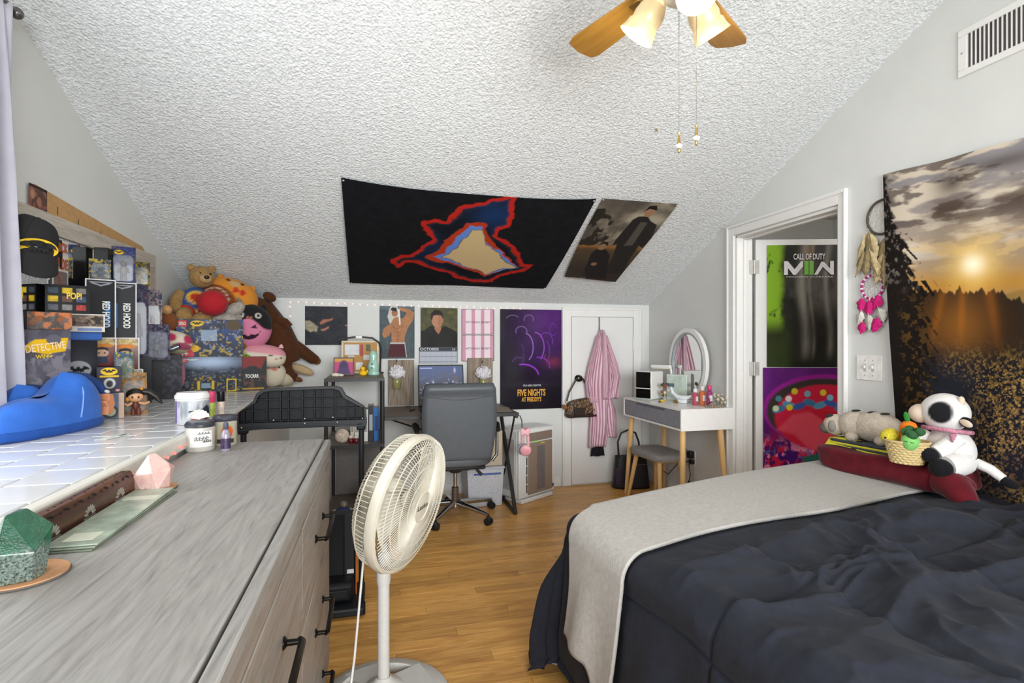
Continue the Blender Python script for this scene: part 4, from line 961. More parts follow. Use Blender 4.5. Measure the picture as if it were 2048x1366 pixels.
FT = mt('#8f7f5c', .9, var=.35, scale=40); FT2 = mt('#b5a27a', .9, var=.3, scale=40); FP = mt('#c51a72', .9, var=.2, scale=60); FWH = mt('#c4c0b8', .9, var=.15)
dreamcatcher('brown hooped dreamcatcher with tan feathers half behind the tapestry', 2.165, 1.955, .088, mt('#4b4238', .6), mt('#cfcabc', .7),
    [(-.075, -.045, .22, [(0, .02, .14, .022, -6, FT), (-.02, .03, .17, .012, 18, FT2), (.015, .03, .15, .018, -14, FT2), (0, .11, .15, .024, 6, FT), (-.02, .12, .14, .012, 22, FT), (.02, .12, .15, .016, -18, FT2)]),
     (.02, -.088, .22, [(0, .02, .15, .022, 8, FT), (.01, .03, .13, .018, -10, FT2), (-.01, .10, .17, .024, 16, FT2), (.01, .11, .20, .012, -25, FT), (0, .11, .18, .016, 0, FT)])])
dreamcatcher('magenta dreamcatcher with pink and white feathers above the switch', 2.225, 1.60, .062, mt('#a81868', .7), mt('#cfcacb', .6),
    [(-.055, -.035, .17, [(0, .02, .075, .020, 8, FP), (0, .09, .08, .018, 15, FWH), (.01, .15, .065, .018, 14, FP)]), (-.012, -.062, .14, [(0, .01, .085, .022, 3, FP), (0, .085, .085, .022, -4, FWH)]), (.042, -.046, .18, [(0, .0, .08, .026, 20, FP), (.004, .07, .08, .024, -20, FWH), (0, .12, .08, .026, 22, FP)]), (0, .11, .05, [])], mt('#d9c8d4', .6))
sw = thing('light_switch', 'white double toggle switch plate beside the doorway', 'light switch', (XR, 2.25, 1.173), -90)
B('plate', mt('#e4e3df', .35), sw, -.075, .075, -.006, 0, -.066, .066, .003)
for x in (-.023, .023):
    B('toggle', mt('#d8d6d0', .3), sw, x-.005, x+.005, -.016, -.005, -.004, .014, .002); B('slot', mt('#b9b7b1', .5), sw, x-.008, x+.008, -.0066, -.0055, -.02, .02, .001)
    for z in (-.04, .04): G().ell((x, -.006, z), (.004, .0015, .004), nu=8, nv=5).build('screw', HM, sw)
# ------------------------------------------------------------ red string lights
sl = thing('string_lights', 'red fairy lights strung along the far wall and counter edge', 'string lights', (0, 0, 0))
LED = mt('#ff5a50', .3, emit=2.2); LED2 = mt('#ffb4ac', .3, emit=1.6); WIRE = mt('#c9c6c2', .4)
top = [(-.66+.0600*i, YK-.006, 1.635+.004*math.sin(i*1.1)-.0006*i) for i in range(33)]
side = [(-.665+.004*math.sin(i*2), YK-.006, 1.60-.075*i) for i in range(9)]
edge = [(-.634, 4.50-.062*i, .945-.006*math.sin(i*1.7)) for i in range(58)]
G().tube(list(reversed(top))+side+[(-.645, 4.55, .97)]+edge, .0011, 5).build('wire', WIRE, sl)
bm = G().ell((0, 0, 0), (.0042, .0042, .0055), nu=8, nv=6).build('bulb', LED2, sl); bm.location = top[0]
bm2 = G().ell((0, 0, 0), (.0042, .0042, .0055), nu=8, nv=6).build('bulb', LED, sl); bm2.location = edge[0]
for p in top[1:]+side: o = bm.copy(); COL.objects.link(o); o.parent = sl; o.location = p
for p in edge[1:]: o = bm2.copy(); COL.objects.link(o); o.parent = sl; o.location = p
# ------------------------------------------------------------ things on the shelf tower
ST = 1.063
t = thing('cork_board', 'small framed cork board with pinned papers on the shelf top', 'cork board', (-.26, 4.42, ST), rot=(-8, 0, 0))
CW, CH = .29, .265
G().box(0, CW, -.012, .004, 0, .016).box(0, CW, -.012, .004, CH-.016, CH).box(0, .016, -.012, .004, .016, CH-.016).box(CW-.016, CW, -.012, .004, .016, CH-.016).build('frame', mt('#cdbfa6', .5), t, .002)
B('cork', mt('#b58a55', .9, var=.25, scale=200), t, .014, CW-.014, -.004, .002, .014, CH-.014, 0)
for x, z, w, h, c in ((.025, .15, .11, .085, '#cfd0d2'), (.145, .14, .022, .095, '#a8474a'), (.19, .18, .035, .055, '#55604c'), (.05, .125, .05, .02, '#c9c4bd'), (.11, .03, .055, .06, '#d8d4cc'), (.17, .11, .06, .04, '#d6d3cf')):
    B('pinned_paper', mt(c, .7), t, x, x+w, -.0055, -.0045, z, z+h, 0)
def framed(name, label, cat, loc, rz, w, h, base, fn, frame='#4a3f42', tilt=-8):
    t = thing(name, label, cat, loc, rot=(tilt, 0, rz)); A = Art(w-.016, h-.016, 60, base); fn(A)
    G().box(0, w, -.008, .006, 0, .008).box(0, w, -.008, .006, h-.008, h).box(0, .008, -.008, .006, .008, h-.008).box(w-.008, w, -.008, .006, .008, h-.008).box(.004, w-.004, -.002, .005, .004, h-.004).build('frame', mt(frame, .5), t)
    sheet('print', A, t, (.008, -.003, .008)); return t
def f1(A): A.mix(sst(.7, .9, A.v), '#c99a4a'); A.ell(.5, .42, .26, .42, '#4c4260', 3); A.poly([(.1, 0), (.9, 0), (.75, .4), (.25, .4)], '#57486a', 3)
framed('framed_picture', 'pink framed picture of a hooded figure on the shelf top', 'picture', (-.305, 4.22, ST), 0, .15, .135, '#b9507e', f1)
t = thing('rubber_duck', 'yellow rubber duck on the shelf top', 'rubber duck', (-.085, 4.10, ST))
YEL = mt('#e8b818', .4)
G().ell((0, 0, .02), (.03, .026, .021), nu=18, nv=10).build('body', YEL, t); G().ell((-.004, -.006, .052), (.019, .018, .019), nu=16, nv=10).build('head', YEL, t)
G().ell((-.016, -.018, .05), (.009, .007, .004), nu=10, nv=6).build('beak', mt('#c04a1c', .4), t); G().ell((.03, .0, .033), (.008, .01, .01), nu=10, nv=6).build('tail', YEL, t); G().lathe([(.012, .066), (.008, .074), (.002, .08)], n=10).build('cap', mt('#3d4a2a', .6), t)
t = thing('ghost_bottle', 'pale green ghost-shaped glass bottle on the shelf top', 'bottle', (-.012, 4.20, ST))
GGL = mt('#9cc4b4', .15, var=.15, coat=.5)
G().lathe([(.042, 0), (.045, .006), (.043, .02), (.036, .03), (.043, .05), (.04, .085), (.03, .105), (.028, .125), (.032, .15), (.026, .172), (.012, .185), (.002, .188)], n=28).build('glass', GGL, t)
for x, z in ((-.010, .085), (-.012, .055)): G().ell((x, -.04, z), (.008, .004, .005), nu=10, nv=6).build('eye', mt('#20282a', .4), t)
sh = G(); 
for i, (x, y, r) in enumerate(((0, 0, .024), (.022, .006, .02), (.042, .0, .017), (.012, -.012, .014), (-.014, .004, .016))): sh.ell((x, y, r*.55), (r*1.2, r*.9, r*.6), (0, 0, 25*i), 12, 8)
tag(sh.build('shell_stone', mt('#d8d0bd', .7, var=.15, bump=.4), None, loc=(-.28, 4.06, ST)), 'cream coral stone beside the pink framed picture', 'stone')
# black arched lamp reaching above the cork board
t = thing('arched_lamp', 'slim black arched lamp with white clip above the cork board', 'lamp', (-.13, 4.45, ST))
G().tube([(.17, 0, .0), (.175, 0, .2), (.16, -.01, .25), (.11, -.02, .285), (.0, -.03, .295), (-.09, -.03, .283), (-.15, -.03, .272)], .0075, 8).build('arm', DM, t)
B('clip', mt('#dcdcda', .4), t, -.02, .03, -.045, -.018, .28, .303, .004); G().lathe([(.03, 0), (.03, .008), (.01, .012)], (.17, 0, 0), 16).build('foot', DM, t)
# books standing on the middle shelf
SM = .601; x = -.17
for i, (w, h, c, lab) in enumerate(((.026, .235, '#c9c2b4', 'cream spined book leftmost on the middle shelf'), (.03, .225, '#d8d4cb', 'white spined book second on the middle shelf'), (.024, .238, '#cdbcae', 'pinkish beige book in the row on the middle shelf'), (.032, .23, '#d3d3cc', 'pale grey book leaning beside the black book'), (.035, .255, '#22252c', 'black book with speckled spine on the middle shelf'), (.034, .24, '#1f63a8', 'bright blue book at the right end of the shelf'))):
    t = thing('book', lab, 'book', (x, 3.95, SM), group='books on the middle shelf')
    G().box(0, w, 0, .16, 0, .0).build if False else None
    G().box(0, .003, 0, .16, 0, h).box(w-.003, w, 0, .16, 0, h).box(.003, w-.003, 0, .004, 0, h).build('cover', mt(c, .55, var=.06), t, .0008)
    B('pages', mt('#e3dccb', .8), t, .003, w-.003, .004, .157, .004, h-.004, 0)
    B('spine_label', mt(['#8b8272', '#7f8a90', '#9c8a80', '#8a8c86', '#9aa0aa', '#123c70'][i], .6), t, .006, w-.006, -.0006, .001, h*.3, h*.75, 0)
    x += w+.003
t = thing('string_ball', 'white string-wrapped ball on the middle shelf', 'ornament', (-.225, 3.93, SM)); g = G(); g.ell((0, 0, .05), .046, nu=18, nv=12); g.build('core', mt('#d8cfc2', .8), t)
g = G(); rr = random.Random(3)
for i in range(26):
    a = Vector((rr.gauss(0, 1), rr.gauss(0, 1), rr.gauss(0, 1))).normalized(); b = a.orthogonal().normalized(); c = a.cross(b)
    g.tube([Vector((0, 0, .05))+(b*math.cos(2*math.pi*k_/20)+c*math.sin(2*math.pi*k_/20))*.047 for k_ in range(21)], .0022, 4)
g.build('string', mt('#cbb8a8', .8, var=.3, scale=60), t)
for i, x in enumerate((-.165, -.128)):
    t = thing('gnome_jar', ['dark red jar ornament with white top nearest the string ball', 'dark red jar ornament with white top nearest the books'][i], 'ornament', (x, 3.90-.01*i, SM), group='red jar ornaments on the middle shelf')
    G().lathe([(.014, 0), (.019, .006), (.02, .024), (.014, .036)], n=18).build('jar', mt('#5e1820', .25), t); G().ell((0, 0, .045), (.017, .017, .013), nu=14, nv=8).build('white_top', mt('#d8ccbc', .85, bump=.4), t)
t = thing('trinket_dish', 'lace edged dish holding a blue trinket on the bottom shelf', 'dish', (-.22, 3.95, .086))
G().lathe([(.03, 0), (.06, .012), (.075, .03), (.07, .028), (.05, .012), (.0, .008)], n=32).build('dish', mt('#b9b6b0', .5, bump=.5, bscale=200), t); G().ell((0, 0, .035), (.05, .045, .022), nu=14, nv=8).build('blue_cloth', mt('#2c3660', .7), t); G().ell((.005, 0, .075), .026, nu=16, nv=10).build('glass_ball', mt('#7d7468', .1), t)
def f2(A): A.poly([(0, 0), (1, .9), (1, 0)], '#394252', 2)
framed('small_framed_photo', 'white framed photo standing on the bottom shelf', 'picture', (-.10, 4.0, .086), 0, .13, .17, '#8d8f96', f2, '#d2d0ca')
# ------------------------------------------------------------ on the desk
DT = .783
RUS = wood('rustic_board', ['#5c5044', '#7c6f60', '#968877', '#a89985'], (30, 30, 2), 1.6, .8, 1.8, .4, (140, 140, 6))
def plaque(label, x, z0, z1, w, fx, fz, jar):
    t = thing('wall_vase_plaque', label, 'vase plaque', (x, YK-.03, z0), group='rustic vase plaques behind the desk')
    h = z1-z0; B('board', RUS, t, 0, w, 0, .022, 0, h, .003)
    G().tube([(fx, -.002, fz+.11), (fx, -.012, fz+.12), (fx, -.014, fz+.10)], .004, 6).build('hook', DM, t)
    G().lathe([(.03, 0), (.034, .006), (.035, .07), (.031, .082), (.026, .088), (.028, .09), (.028, .104), (.026, .105)], (fx, -.045, fz-.12), 24, cap=False).build('mason_jar', mt('#a8a468', .08, var=.1, alpha=.55, coat=.6), t)
    G().lathe([(.001, .003), (.032, .004), (.032, .045), (.001, .046)], (fx, -.045, fz-.12), 20).build('water', mt('#8d8a3c', .2, alpha=.8), t)
    rnd = random.Random(int(x*100)); g = G()
    for i in range(150):
        a = rnd.uniform(0, 2*math.pi); ct = rnd.uniform(-.5, 1); st_ = math.sqrt(1-ct*ct); d = Vector((st_*math.cos(a), st_*math.sin(a)*.8, ct)); r = .066*rnd.uniform(.75, 1.05)
        p = d*r; M = Matrix.Translation((fx+p.x, -.05+p.y, fz+.01+p.z)) @ d.to_track_quat('Z', 'Y').to_matrix().to_4x4()
        g.add([(-.013, 0, -.008), (0, .01, .004), (.013, 0, -.008), (0, -.012, -.002), (0, .002, .006)], [(0, 3, 4), (3, 2, 4), (2, 1, 4), (1, 0, 4)], M)
    g.ell((fx, -.05, fz+.01), (.055, .045, .052), nu=14, nv=10); fo = g.build('flower', mt('#d9d5d8', .8, var=.1), t); fo['kind'] = 'stuff'
    G().tube([(fx, -.045, fz-.11), (fx, -.048, fz-.02)], .003, 6).build('stem', mt('#5c6a3c', .6), t)
plaque('rustic board with jar of white flowers left of the laptop', .108, DT, 1.165, .213, .068, .265, 0)
plaque('rustic board with jar of white flowers right of the laptop', .778, DT, 1.178, .225, .13, .25, 0)
lp = thing('laptop', 'open black laptop showing a night city screen on the desk', 'laptop', (.335, 4.02, DT), 0)
LB = mt('#17181c', .4)
B('keyboard_base', LB, lp, 0, .37, 0, .25, 0, .02, .004); B('keys', mt('#0e0f12', .6), lp, .02, .35, .09, .22, .0202, .022, .001); B('touchpad', mt('#22242a', .4), lp, .13, .24, .015, .08, .0202, .021, .001)
lid = G().box(0, .37, -.006, .006, 0, .335).build('screen_lid', LB, lp, .004); lid.location = (0, .255, .02); lid.rotation_euler = (R(-13), 0, 0)
A = Art(.35, .312, 130, '#16203c'); A.mix(sst(.3, 1, A.v), '#2c4070'); A.mix(sst(.42, .5, fbm(A.u*9, A.v*9, 3))*sst(.6, .4, A.v), '#141824'); A.mix(sst(.60, .68, fbm(A.u*22, A.v*20, 5))*sst(.75, .5, A.v), '#a9b4cf'); A.mix(sst(.2, .12, A.v), '#0e1018'); A.mix(sst(.12, .08, A.v), '#3c1416'); A.rect(.02, .3, .93, .96, '#8d9ac0'); A.ell(.10, .17, .06, .014, '#b59a2a'); A.ell(.82, .88, .02, .05, '#a9b4cf', 3); A.mix(sst(.5, .62, fbm(A.u*14+4, A.v*12, 25))*np.exp(-(((A.u-.7)/.22)**2+((A.v-.6)/.25)**2)), '#4a3f3c')
so = sheet('screen', A, lid, (.01, -.0068, .012), rough=.2)
N = NT('lit_screen'); at = N.n('Attribute'); at.attribute_name = 'Col'; N.l(at, 'Color', N.b, 'Base Color'); N.l(at, 'Color', N.b, 'Emission Color'); N.b.inputs['Emission Strength'].default_value = .25; N.b.inputs['Roughness'].default_value = .35
so.data.materials[0] = N.m
nb = thing('notebook', 'open black notebook lying at the right end of the desk', 'notebook', (.80, 3.90, DT), -6); B('cover', mt('#2a2724', .6), nb, 0, .22, 0, .3, 0, .006, .001); B('page', mt('#8a7f70', .7), nb, .01, .21, .01, .29, .006, .009, .001)
G().tube([(.30, 4.2, DT+.006), (.26, 4.12, DT+.006), (.27, 4.3, DT+.02), (.24, 4.4, DT+.006)], .004, 6).build('charging_cable', LB, lp, loc=(-.335, -4.02, -DT))
# pink headset hanging from the hook
hp = thing('headset', 'pink headset hanging from the desk hook beside the purifier', 'headphones', (1.085, 3.83, .60), -12)
PNK = mt('#e0a4ac', .4, var=.05)
G().tube([(-.015, 0, -.06), (-.012, 0, .0), (.0, 0, .055), (.015, -.005, .065), (.02, -.03, .055), (.025, -.05, .0), (.025, -.055, -.06)], .011, 8).build('headband', PNK, hp)
for y, s_ in ((0, -1), (-.06, 1)):
    M = Matrix.Translation((.005 if y else -.012, y, -.085)) @ Matrix.Rotation(R(90), 4, 'X') @ Matrix.Rotation(R(0 if s_ > 0 else 180), 4, 'X')
    c = G().lathe([(.036, -.012), (.042, -.004), (.042, .008), (.034, .018), (.02, .022), (.001, .022)], n=28, M=M).build('ear_cup', PNK, hp)
    G().lathe([(.024, .0215), (.026, .025), (.02, .026)], n=24, M=M).build('cup_ring', mt('#d58f9a', .3), c); G().lathe([(.040, -.024), (.044, -.018), (.04, -.01), (.025, -.01)], n=28, M=M).build('ear_pad', mt('#8d979c', .7), c)
G().prism([(-.03, .02), (.0, .035), (.03, .02), (.034, .085), (.0, .065), (-.03, .085)], -.075, -.06).build('bow', PNK, hp, .006)
# storage bin and box under the desk
bn = thing('storage_bin', 'translucent storage bin with blue lid band under the desk', 'storage bin', (.72, 4.16, 0))
BIN = mt('#c3c5cc', .4, var=.2, scale=120)
G().add([(0,0,0),(.27,0,0),(.27,.26,0),(0,.26,0),(-.015,-.015,.30),(.285,-.015,.30),(.285,.275,.30),(-.015,.275,.30)], [(3,2,1,0),(4,5,6,7),(0,1,5,4),(1,2,6,5),(2,3,7,6),(3,0,4,7)]).build('tub', BIN, bn, .006)
B('lid', mt('#b9bcc4', .4), bn, -.022, .292, -.022, .282, .30, .318, .005); B('blue_band', mt('#4a5f9a', .5), bn, .04, .26, -.0165, -.012, .255, .27, .001)
tag(B('beige_box', mt('#b9ab95', .7, var=.06), None, .80, 1.0, 4.18, 4.40, .319, .60, .004), 'beige cardboard box stacked on the storage bin under the desk', 'box')
# ------------------------------------------------------------ closet door: robe, garment, handbag
hk = thing('door_hook', 'grey metal over-door hook on the closet door', 'hook', (2.02, YK-.013, 1.548))
B('strap', mt('#8d8d8b', .3, .8), hk, -.007, .007, -.003, 0, -.12, .002, .001); G().tube([(0, -.003, -.10), (0, -.012, -.13), (0, -.03, -.135), (0, -.038, -.115)], .005, 8).build('prong', mt('#8d8d8b', .3, .8), hk)
RX = 2.02
def robe(zs, cx, hw, dp, nf, seed, name, z0y, par, bell=None):
    def fx(u, v):
        z = np.interp(v, np.linspace(0, 1, len(zs)), zs); c = np.interp(v, np.linspace(0, 1, len(zs)), cx); w = np.interp(v, np.linspace(0, 1, len(zs)), hw); d = np.interp(v, np.linspace(0, 1, len(zs)), dp)
        a = u*2*math.pi; fo = 1+.16*np.sin(a*nf+seed+2*v)*sst(0, .3, v)+.08*np.sin(a*(nf*2+1)+v*5)
        return c+w*np.cos(a), z0y+d*np.sin(a)*fo+.006*np.sin(a*nf*2+v*4), z+.008*np.sin(a*3)*v
    def fc(u, v, x, y, z):
        s_ = np.sin(u*2*math.pi*22+3*np.sin(v*3)); m = sst(-.2, .3, s_); return paint('#d9bdc6', (m, '#b47f93'), (.4*sst(.6, .9, s_), '#96607a'))
    return surf(name, fx, fc, 150, 40, par, rough=.38, caps=True)
rb = thing('striped_robe', 'pink and white striped satin robe hanging on the closet door', 'robe', (0, 0, 0))
robe([1.43, 1.33, 1.18, 1.05, .93, .80, .70, .60, .48, .36], [2.02, 2.02, 2.005, 1.995, 1.99, 1.995, 2.0, 2.0, 1.99, 1.975], [.02, .055, .09, .115, .125, .12, .10, .095, .095, .085], [.018, .03, .042, .05, .05, .045, .045, .045, .045, .04], 5, 0, 'body', YK-.07, rb)
robe([1.38, 1.25, 1.12, 1.00, .86, .80], [2.05, 2.085, 2.13, 2.16, 2.135, 2.125], [.02, .035, .045, .045, .055, .06], [.02, .03, .035, .038, .04, .042], 4, 1, 'sleeve', YK-.075, rb)
robe([1.38, 1.22, 1.08, .95, .82, .77], [1.99, 1.95, 1.92, 1.90, 1.915, 1.93], [.02, .03, .04, .045, .045, .05], [.02, .03, .035, .04, .04, .042], 4, 2, 'sleeve', YK-.075, rb)
robe([.82, .70, .55, .44], [2.06, 2.08, 2.09, 2.095], [.05, .08, .085, .08], [.04, .045, .045, .04], 4, 4, 'lower_flap', YK-.062, rb)
robe([1.40, 1.2, 1.0, .80], [2.02, 2.03, 2.03, 2.035], [.016, .024, .026, .024], [.012, .016, .018, .016], 2, 3, 'lapel', YK-.118, rb)
def gfx(u, v): a = u*2*math.pi; return 1.99+(.05+.02*v)*np.cos(a), YK-.045+(.02+.004*np.sin(6*a))*np.sin(a), .42-.15*v+.004*np.sin(5*a)
tag(surf('black_garment', gfx, lambda u, v, x, y, z: paint('#1c1b20', (0*u, '#000000')), 40, 8, caps=True), 'black garment showing below the hem of the robe', 'garment')
hb = thing('handbag', 'brown leopard and leather handbag hung on the closet knob', 'handbag', (1.806, YK-.045, .985), 0)
LEO = NT('leopard_print'); co = LEO.coord(); vv = LEO.n('TexVoronoi'); vv.inputs['Scale'].default_value = 60; LEO.l(co, 0, vv, 'Vector'); LEO.l(LEO.ramp(vv, 0, [(.0, '#15100d'), (.4, '#2a1c13'), (.55, '#5c4128'), (.8, '#86643f')]), 0, LEO.b, 'Base Color'); LEO.b.inputs['Roughness'].default_value = .6; LEO = LEO.m
LTH = mt('#2b1d18', .35, var=.2, scale=40)
def bagf(rx, ry, rz, c):
    def fx(u, v):
        x, y, z = sph(rx, ry, rz, .5)(u, v); return c[0]+x*(1-.10*(z/rz)), c[1]+y, c[2]+z+.02*x/rx
    return fx
surf('pouch', bagf(.148, .045, .082, (.012, -.02, -.265)), lambda u, v, x, y, z: paint('#2b1d18', (0*u, '#000000')), 40, 18, hb, mat=LEO)
B('leather_base', LTH, hb, -.125, .15, -.068, .03, -.35, -.32, .012); B('front_pocket', LTH, hb, -.075, .03, -.078, -.062, -.335, -.235, .006); B('pocket_flap', LEO, hb, -.08, .035, -.082, -.076, -.262, -.225, .004)
GLD = mt('#b9a27a', .25, .95)
G().tube([(.035, -.072, -.205), (.075, -.072, -.205), (.075, -.072, -.245), (.035, -.072, -.245), (.035, -.072, -.205)], .005, 8).build('buckle', GLD, hb)
for x in (.11, .06): G().tube([(x+.018*math.cos(2*math.pi*i/16), -.072, -.29+.018*math.sin(2*math.pi*i/16)) for i in range(17)], .003, 6).build('ring', GLD, hb)
G().tube([(-.125, -.02, -.20), (-.10, -.018, -.12), (-.03, -.015, -.005), (0, -.015, .028), (.03, -.015, .0), (.09, -.018, -.10), (.135, -.02, -.19)], .0075, 8).build('strap', LTH, hb)
for x in (-.127, .137): G().tube([(x+.012*math.cos(2*math.pi*i/16), -.02, -.21+.012*math.sin(2*math.pi*i/16)) for i in range(17)], .003, 6).build('strap_ring', GLD, hb)
G().ell((-.15, -.04, -.255), .022, nu=14, nv=10).ell((-.165, -.05, -.24), .014, nu=12, nv=8).build('fur_charm', mt('#8d5a34', .9, bump=.8, bscale=200), hb)
# black tote on the floor by the vanity
tb = thing('tote_bag', 'black nylon tote bag on the floor behind the stool', 'bag', (2.25, 4.40, 0), -12)
NY = mt('#1b1a1e', .5, bump=.3, bscale=60)
surf('body', lambda u, v: (np.cos(u*2*math.pi)*(.17-.03*v)*np.abs(np.cos(u*2*math.pi))**-.4*1., np.sign(np.sin(u*2*math.pi))*np.abs(np.sin(u*2*math.pi))**.6*(.085-.03*v), .004+.285*v+.012*np.sin(u*13)*v), lambda u, v, x, y, z: paint('#1b1a1e', (0*u, '#000000')), 60, 14, tb, mat=NY, caps=True)
G().tube([(-.12, -.05, .27), (-.13, -.05, .42), (-.10, -.05, .50), (-.03, -.05, .53), (.03, -.05, .50), (.06, -.05, .42), (.07, -.05, .28)], .009, 8).build('handle', NY, tb)
B('side_pocket', mt('#33203a', .6), tb, -.16, -.10, -.092, -.08, .04, .19, .006); G().tube([(-.06, -.085, .21), (.15, -.08, .225)], .003, 6).build('zip', mt('#8d8d8d', .3, .8), tb)
# outlet with black plugs and cords
ol = thing('wall_outlet', 'outlet with black plug adapters on the right wall under the vanity', 'outlet', (XR, 3.86, .36), -90)
B('plate', mt('#dedcd6', .4), ol, -.036, .036, -.006, 0, -.058, .058, .002); B('adapter', LB, ol, -.032, .026, -.045, -.006, .0, .06, .006); B('plug', LB, ol, -.02, .03, -.035, -.006, -.045, -.012, .005)
G().tube([(0, -.035, -.03), (.03, -.06, -.06), (.05, -.06, -.12), (.01, -.05, -.2), (-.04, -.05, -.25), (.02, -.06, -.28), (.06, -.05, -.22), (.0, -.04, -.18), (-.05, -.03, -.25), (-.05, -.02, -.355)], .0035, 6).tube([(-.03, -.03, .03), (-.06, -.05, .12), (-.05, -.06, .31)], .003, 6).tube([(-.02, -.03, -.03), (-.10, -.07, -.05), (-.22, -.1, -.18), (-.3, -.1, -.17)], .0035, 6).build('cords', LB, ol)
# ------------------------------------------------------------ on the vanity
VZ = .836
def bag(name, lab, cat, loc, rz=0, group=None): return thing(name, lab, cat, loc, rz, group)
t = bag('makeup_organizer', 'white makeup box with mirrored black door on the vanity', 'organizer', (2.24, 4.05, VZ), -62)
B('case', VW, t, -.075, .075, -.08, .10, .005, .235, .006); B('mirror_door', mt('#3a3836', .05, .9), t, -.07, .07, -.086, -.08, .012, .23, .008); B('door_bar', VW, t, -.07, .07, -.089, -.086, .09, .098, .001); B('tray', mt('#a9b4b0', .3), t, -.08, .08, -.09, .10, 0, .006, .002)
t = bag('folding_lamp', 'white folding desk lamp with flat arm on the vanity', 'lamp', (2.42, 4.00, VZ), -62)
G().lathe([(.045, 0), (.045, .012), (.02, .016)], n=24).build('base', VW, t); G().tube([(0, 0, .01), (.005, 0, .20), (.0, 0, .25), (-.03, 0, .275)], .009, 8).build('stem', VW, t); B('light_bar', VW, t, -.19, .0, -.02, .02, .255, .285, .009); B('diffuser', mt('#e8dcc0', .4), t, -.18, -.02, -.016, .016, .252, .2555, .001)
MIR = NT('mirror_glass'); MIR.b.inputs['Metallic'].default_value = 1; MIR.b.inputs['Roughness'].default_value = .015; co = MIR.coord(); MIR.l(MIR.ramp(MIR.noise(co, 2), 0, [(.3, '#dcdedd'), (.7, '#e2e3e2')]), 0, MIR.b, 'Base Color'); MIR = MIR.m
t = bag('oval_mirror', 'tall oval vanity mirror with white rim leaning at the wall', 'mirror', (2.475, 3.83, VZ), -88)
def ring(rx0, rz0, rx1, rz1, y0, y1, cz, n=56):
    g = G(); f = lambda rx, rz, y: [(rx*math.cos(2*math.pi*i/n), y, cz+rz*math.sin(2*math.pi*i/n)) for i in range(n)]
    return g.rings([f(rx1, rz1, y0), f(rx0, rz0, y0), f(rx0, rz0, y1), f(rx1, rz1, y1), f(rx1, rz1, y0)], cap=False)
ring(.25, .293, .215, .258, -.018, .012, .30).build('rim', VW, t); ring(.216, .259, .20, .243, -.019, -.004, .30).build('light_band', mt('#9aa0a2', .4), t)
G().add([(.212*math.cos(2*math.pi*i/56), -.006, .30+.255*math.sin(2*math.pi*i/56)) for i in range(56)], [tuple(range(56))]).build('glass', MIR, t)
B('stand', VW, t, -.10, .10, -.05, .05, 0, .012, .003)
t = bag('photo_stand', 'pale green framed print propped before the oval mirror', 'picture', (2.38, 3.86, VZ), -60)
B('board', mt('#c5d0c4', .5), t, -.09, .09, .01, .018, .0, .215, .003); B('print', mt('#b5c2b6', .6, var=.12), t, -.08, .05, .008, .011, .03, .20, 0); B('marking', mt('#5a6a78', .6), t, -.075, -.02, .0065, .0085, .11, .14, 0)
t = bag('curved_tray', 'small white curved tray with gold beads on the vanity', 'tray', (2.34, 3.70, VZ), -60)
G().tube([(-.10, 0, .12), (-.08, -.01, .075), (-.03, -.015, .045), (.04, -.015, .045), (.08, -.01, .06)], [.008, .014, .018, .018, .01], 10).build('tray', mt('#dfe3e6', .25), t); B('foot', mt('#dfe3e6', .25), t, -.04, .04, -.02, .01, 0, .035, .008)
G().ell((-.05, -.03, .012), .012, nu=10, nv=8).ell((-.03, -.035, .011), .011, nu=10, nv=8).build('bead', mt('#8d6a3c', .3, .6), t)
t = bag('charm_bouquet', 'little bunch of colourful beaded charms on the vanity', 'ornament', (2.30, 3.90, VZ)); rr = random.Random(5)
G().lathe([(.012, 0), (.014, .02), (.006, .03), (.006, .05)], n=12).build('stand', mt('#a9a6a4', .4), t)
for i in range(16): G().ell((rr.uniform(-.03, .03), rr.uniform(-.02, .02), rr.uniform(.045, .135)), rr.uniform(.008, .015), nu=10, nv=7).build('charm', mt(rr.choice(['#c9b23a', '#8d4a3c', '#4a4038', '#d8d0c0', '#9a8a4a', '#b04a58']), .4), t)
t = bag('hair_clip', 'yellow hair clip lying on the vanity top', 'hair clip', (2.22, 3.80, VZ), 30); G().ell((0, 0, .011), (.035, .014, .011), nu=16, nv=8).build('clip', YEL, t); G().ell((-.04, 0, .008), (.012, .01, .008), nu=10, nv=6).build('clasp', mt('#4a4640', .4), t)
for i, (x, y, h, c, c2, lab) in enumerate(((2.36, 3.56, .12, '#b04a5c', '#d8d5d0', 'rose perfume bottle with pale cap on the vanity'), (2.40, 3.53, .14, '#c26a3c', '#cfcac4', 'amber perfume bottle in the middle on the vanity'), (2.42, 3.47, .15, '#8a2f68', '#c43a6a', 'magenta perfume bottle with pink cap on the vanity'))):
    t = bag('perfume_bottle', lab, 'bottle', (x, y, VZ), group='perfume bottles on the vanity')
    G().lathe([(.02, 0), (.023, .004), (.023, h*.72), (.018, h*.76), (.011, h*.78), (.011, h*.8)], n=20).build('glass', mt(c, .12, coat=.6), t); G().lathe([(.015, h*.8), (.016, h*.82), (.016, h), (.012, h*1.04)], n=16).build('cap', mt(c2, .3), t); B('label', mt('#cfc8c4', .5), t, -.01, .01, -.0245, -.02, h*.25, h*.55, .001)
t = bag('jewelry_heap', 'heap of gold and pearl jewelry at the vanity edge', 'jewelry', (2.40, 3.40, VZ)); rr = random.Random(9); g = G()
for i in range(90): r = rr.uniform(.003, .007); a = rr.uniform(0, 6.28); d = abs(rr.gauss(0, .05)); g.ell((d*math.cos(a), d*math.sin(a)*.6, r+max(0, .03-d*.5)*rr.random()), r, nu=6, nv=5)
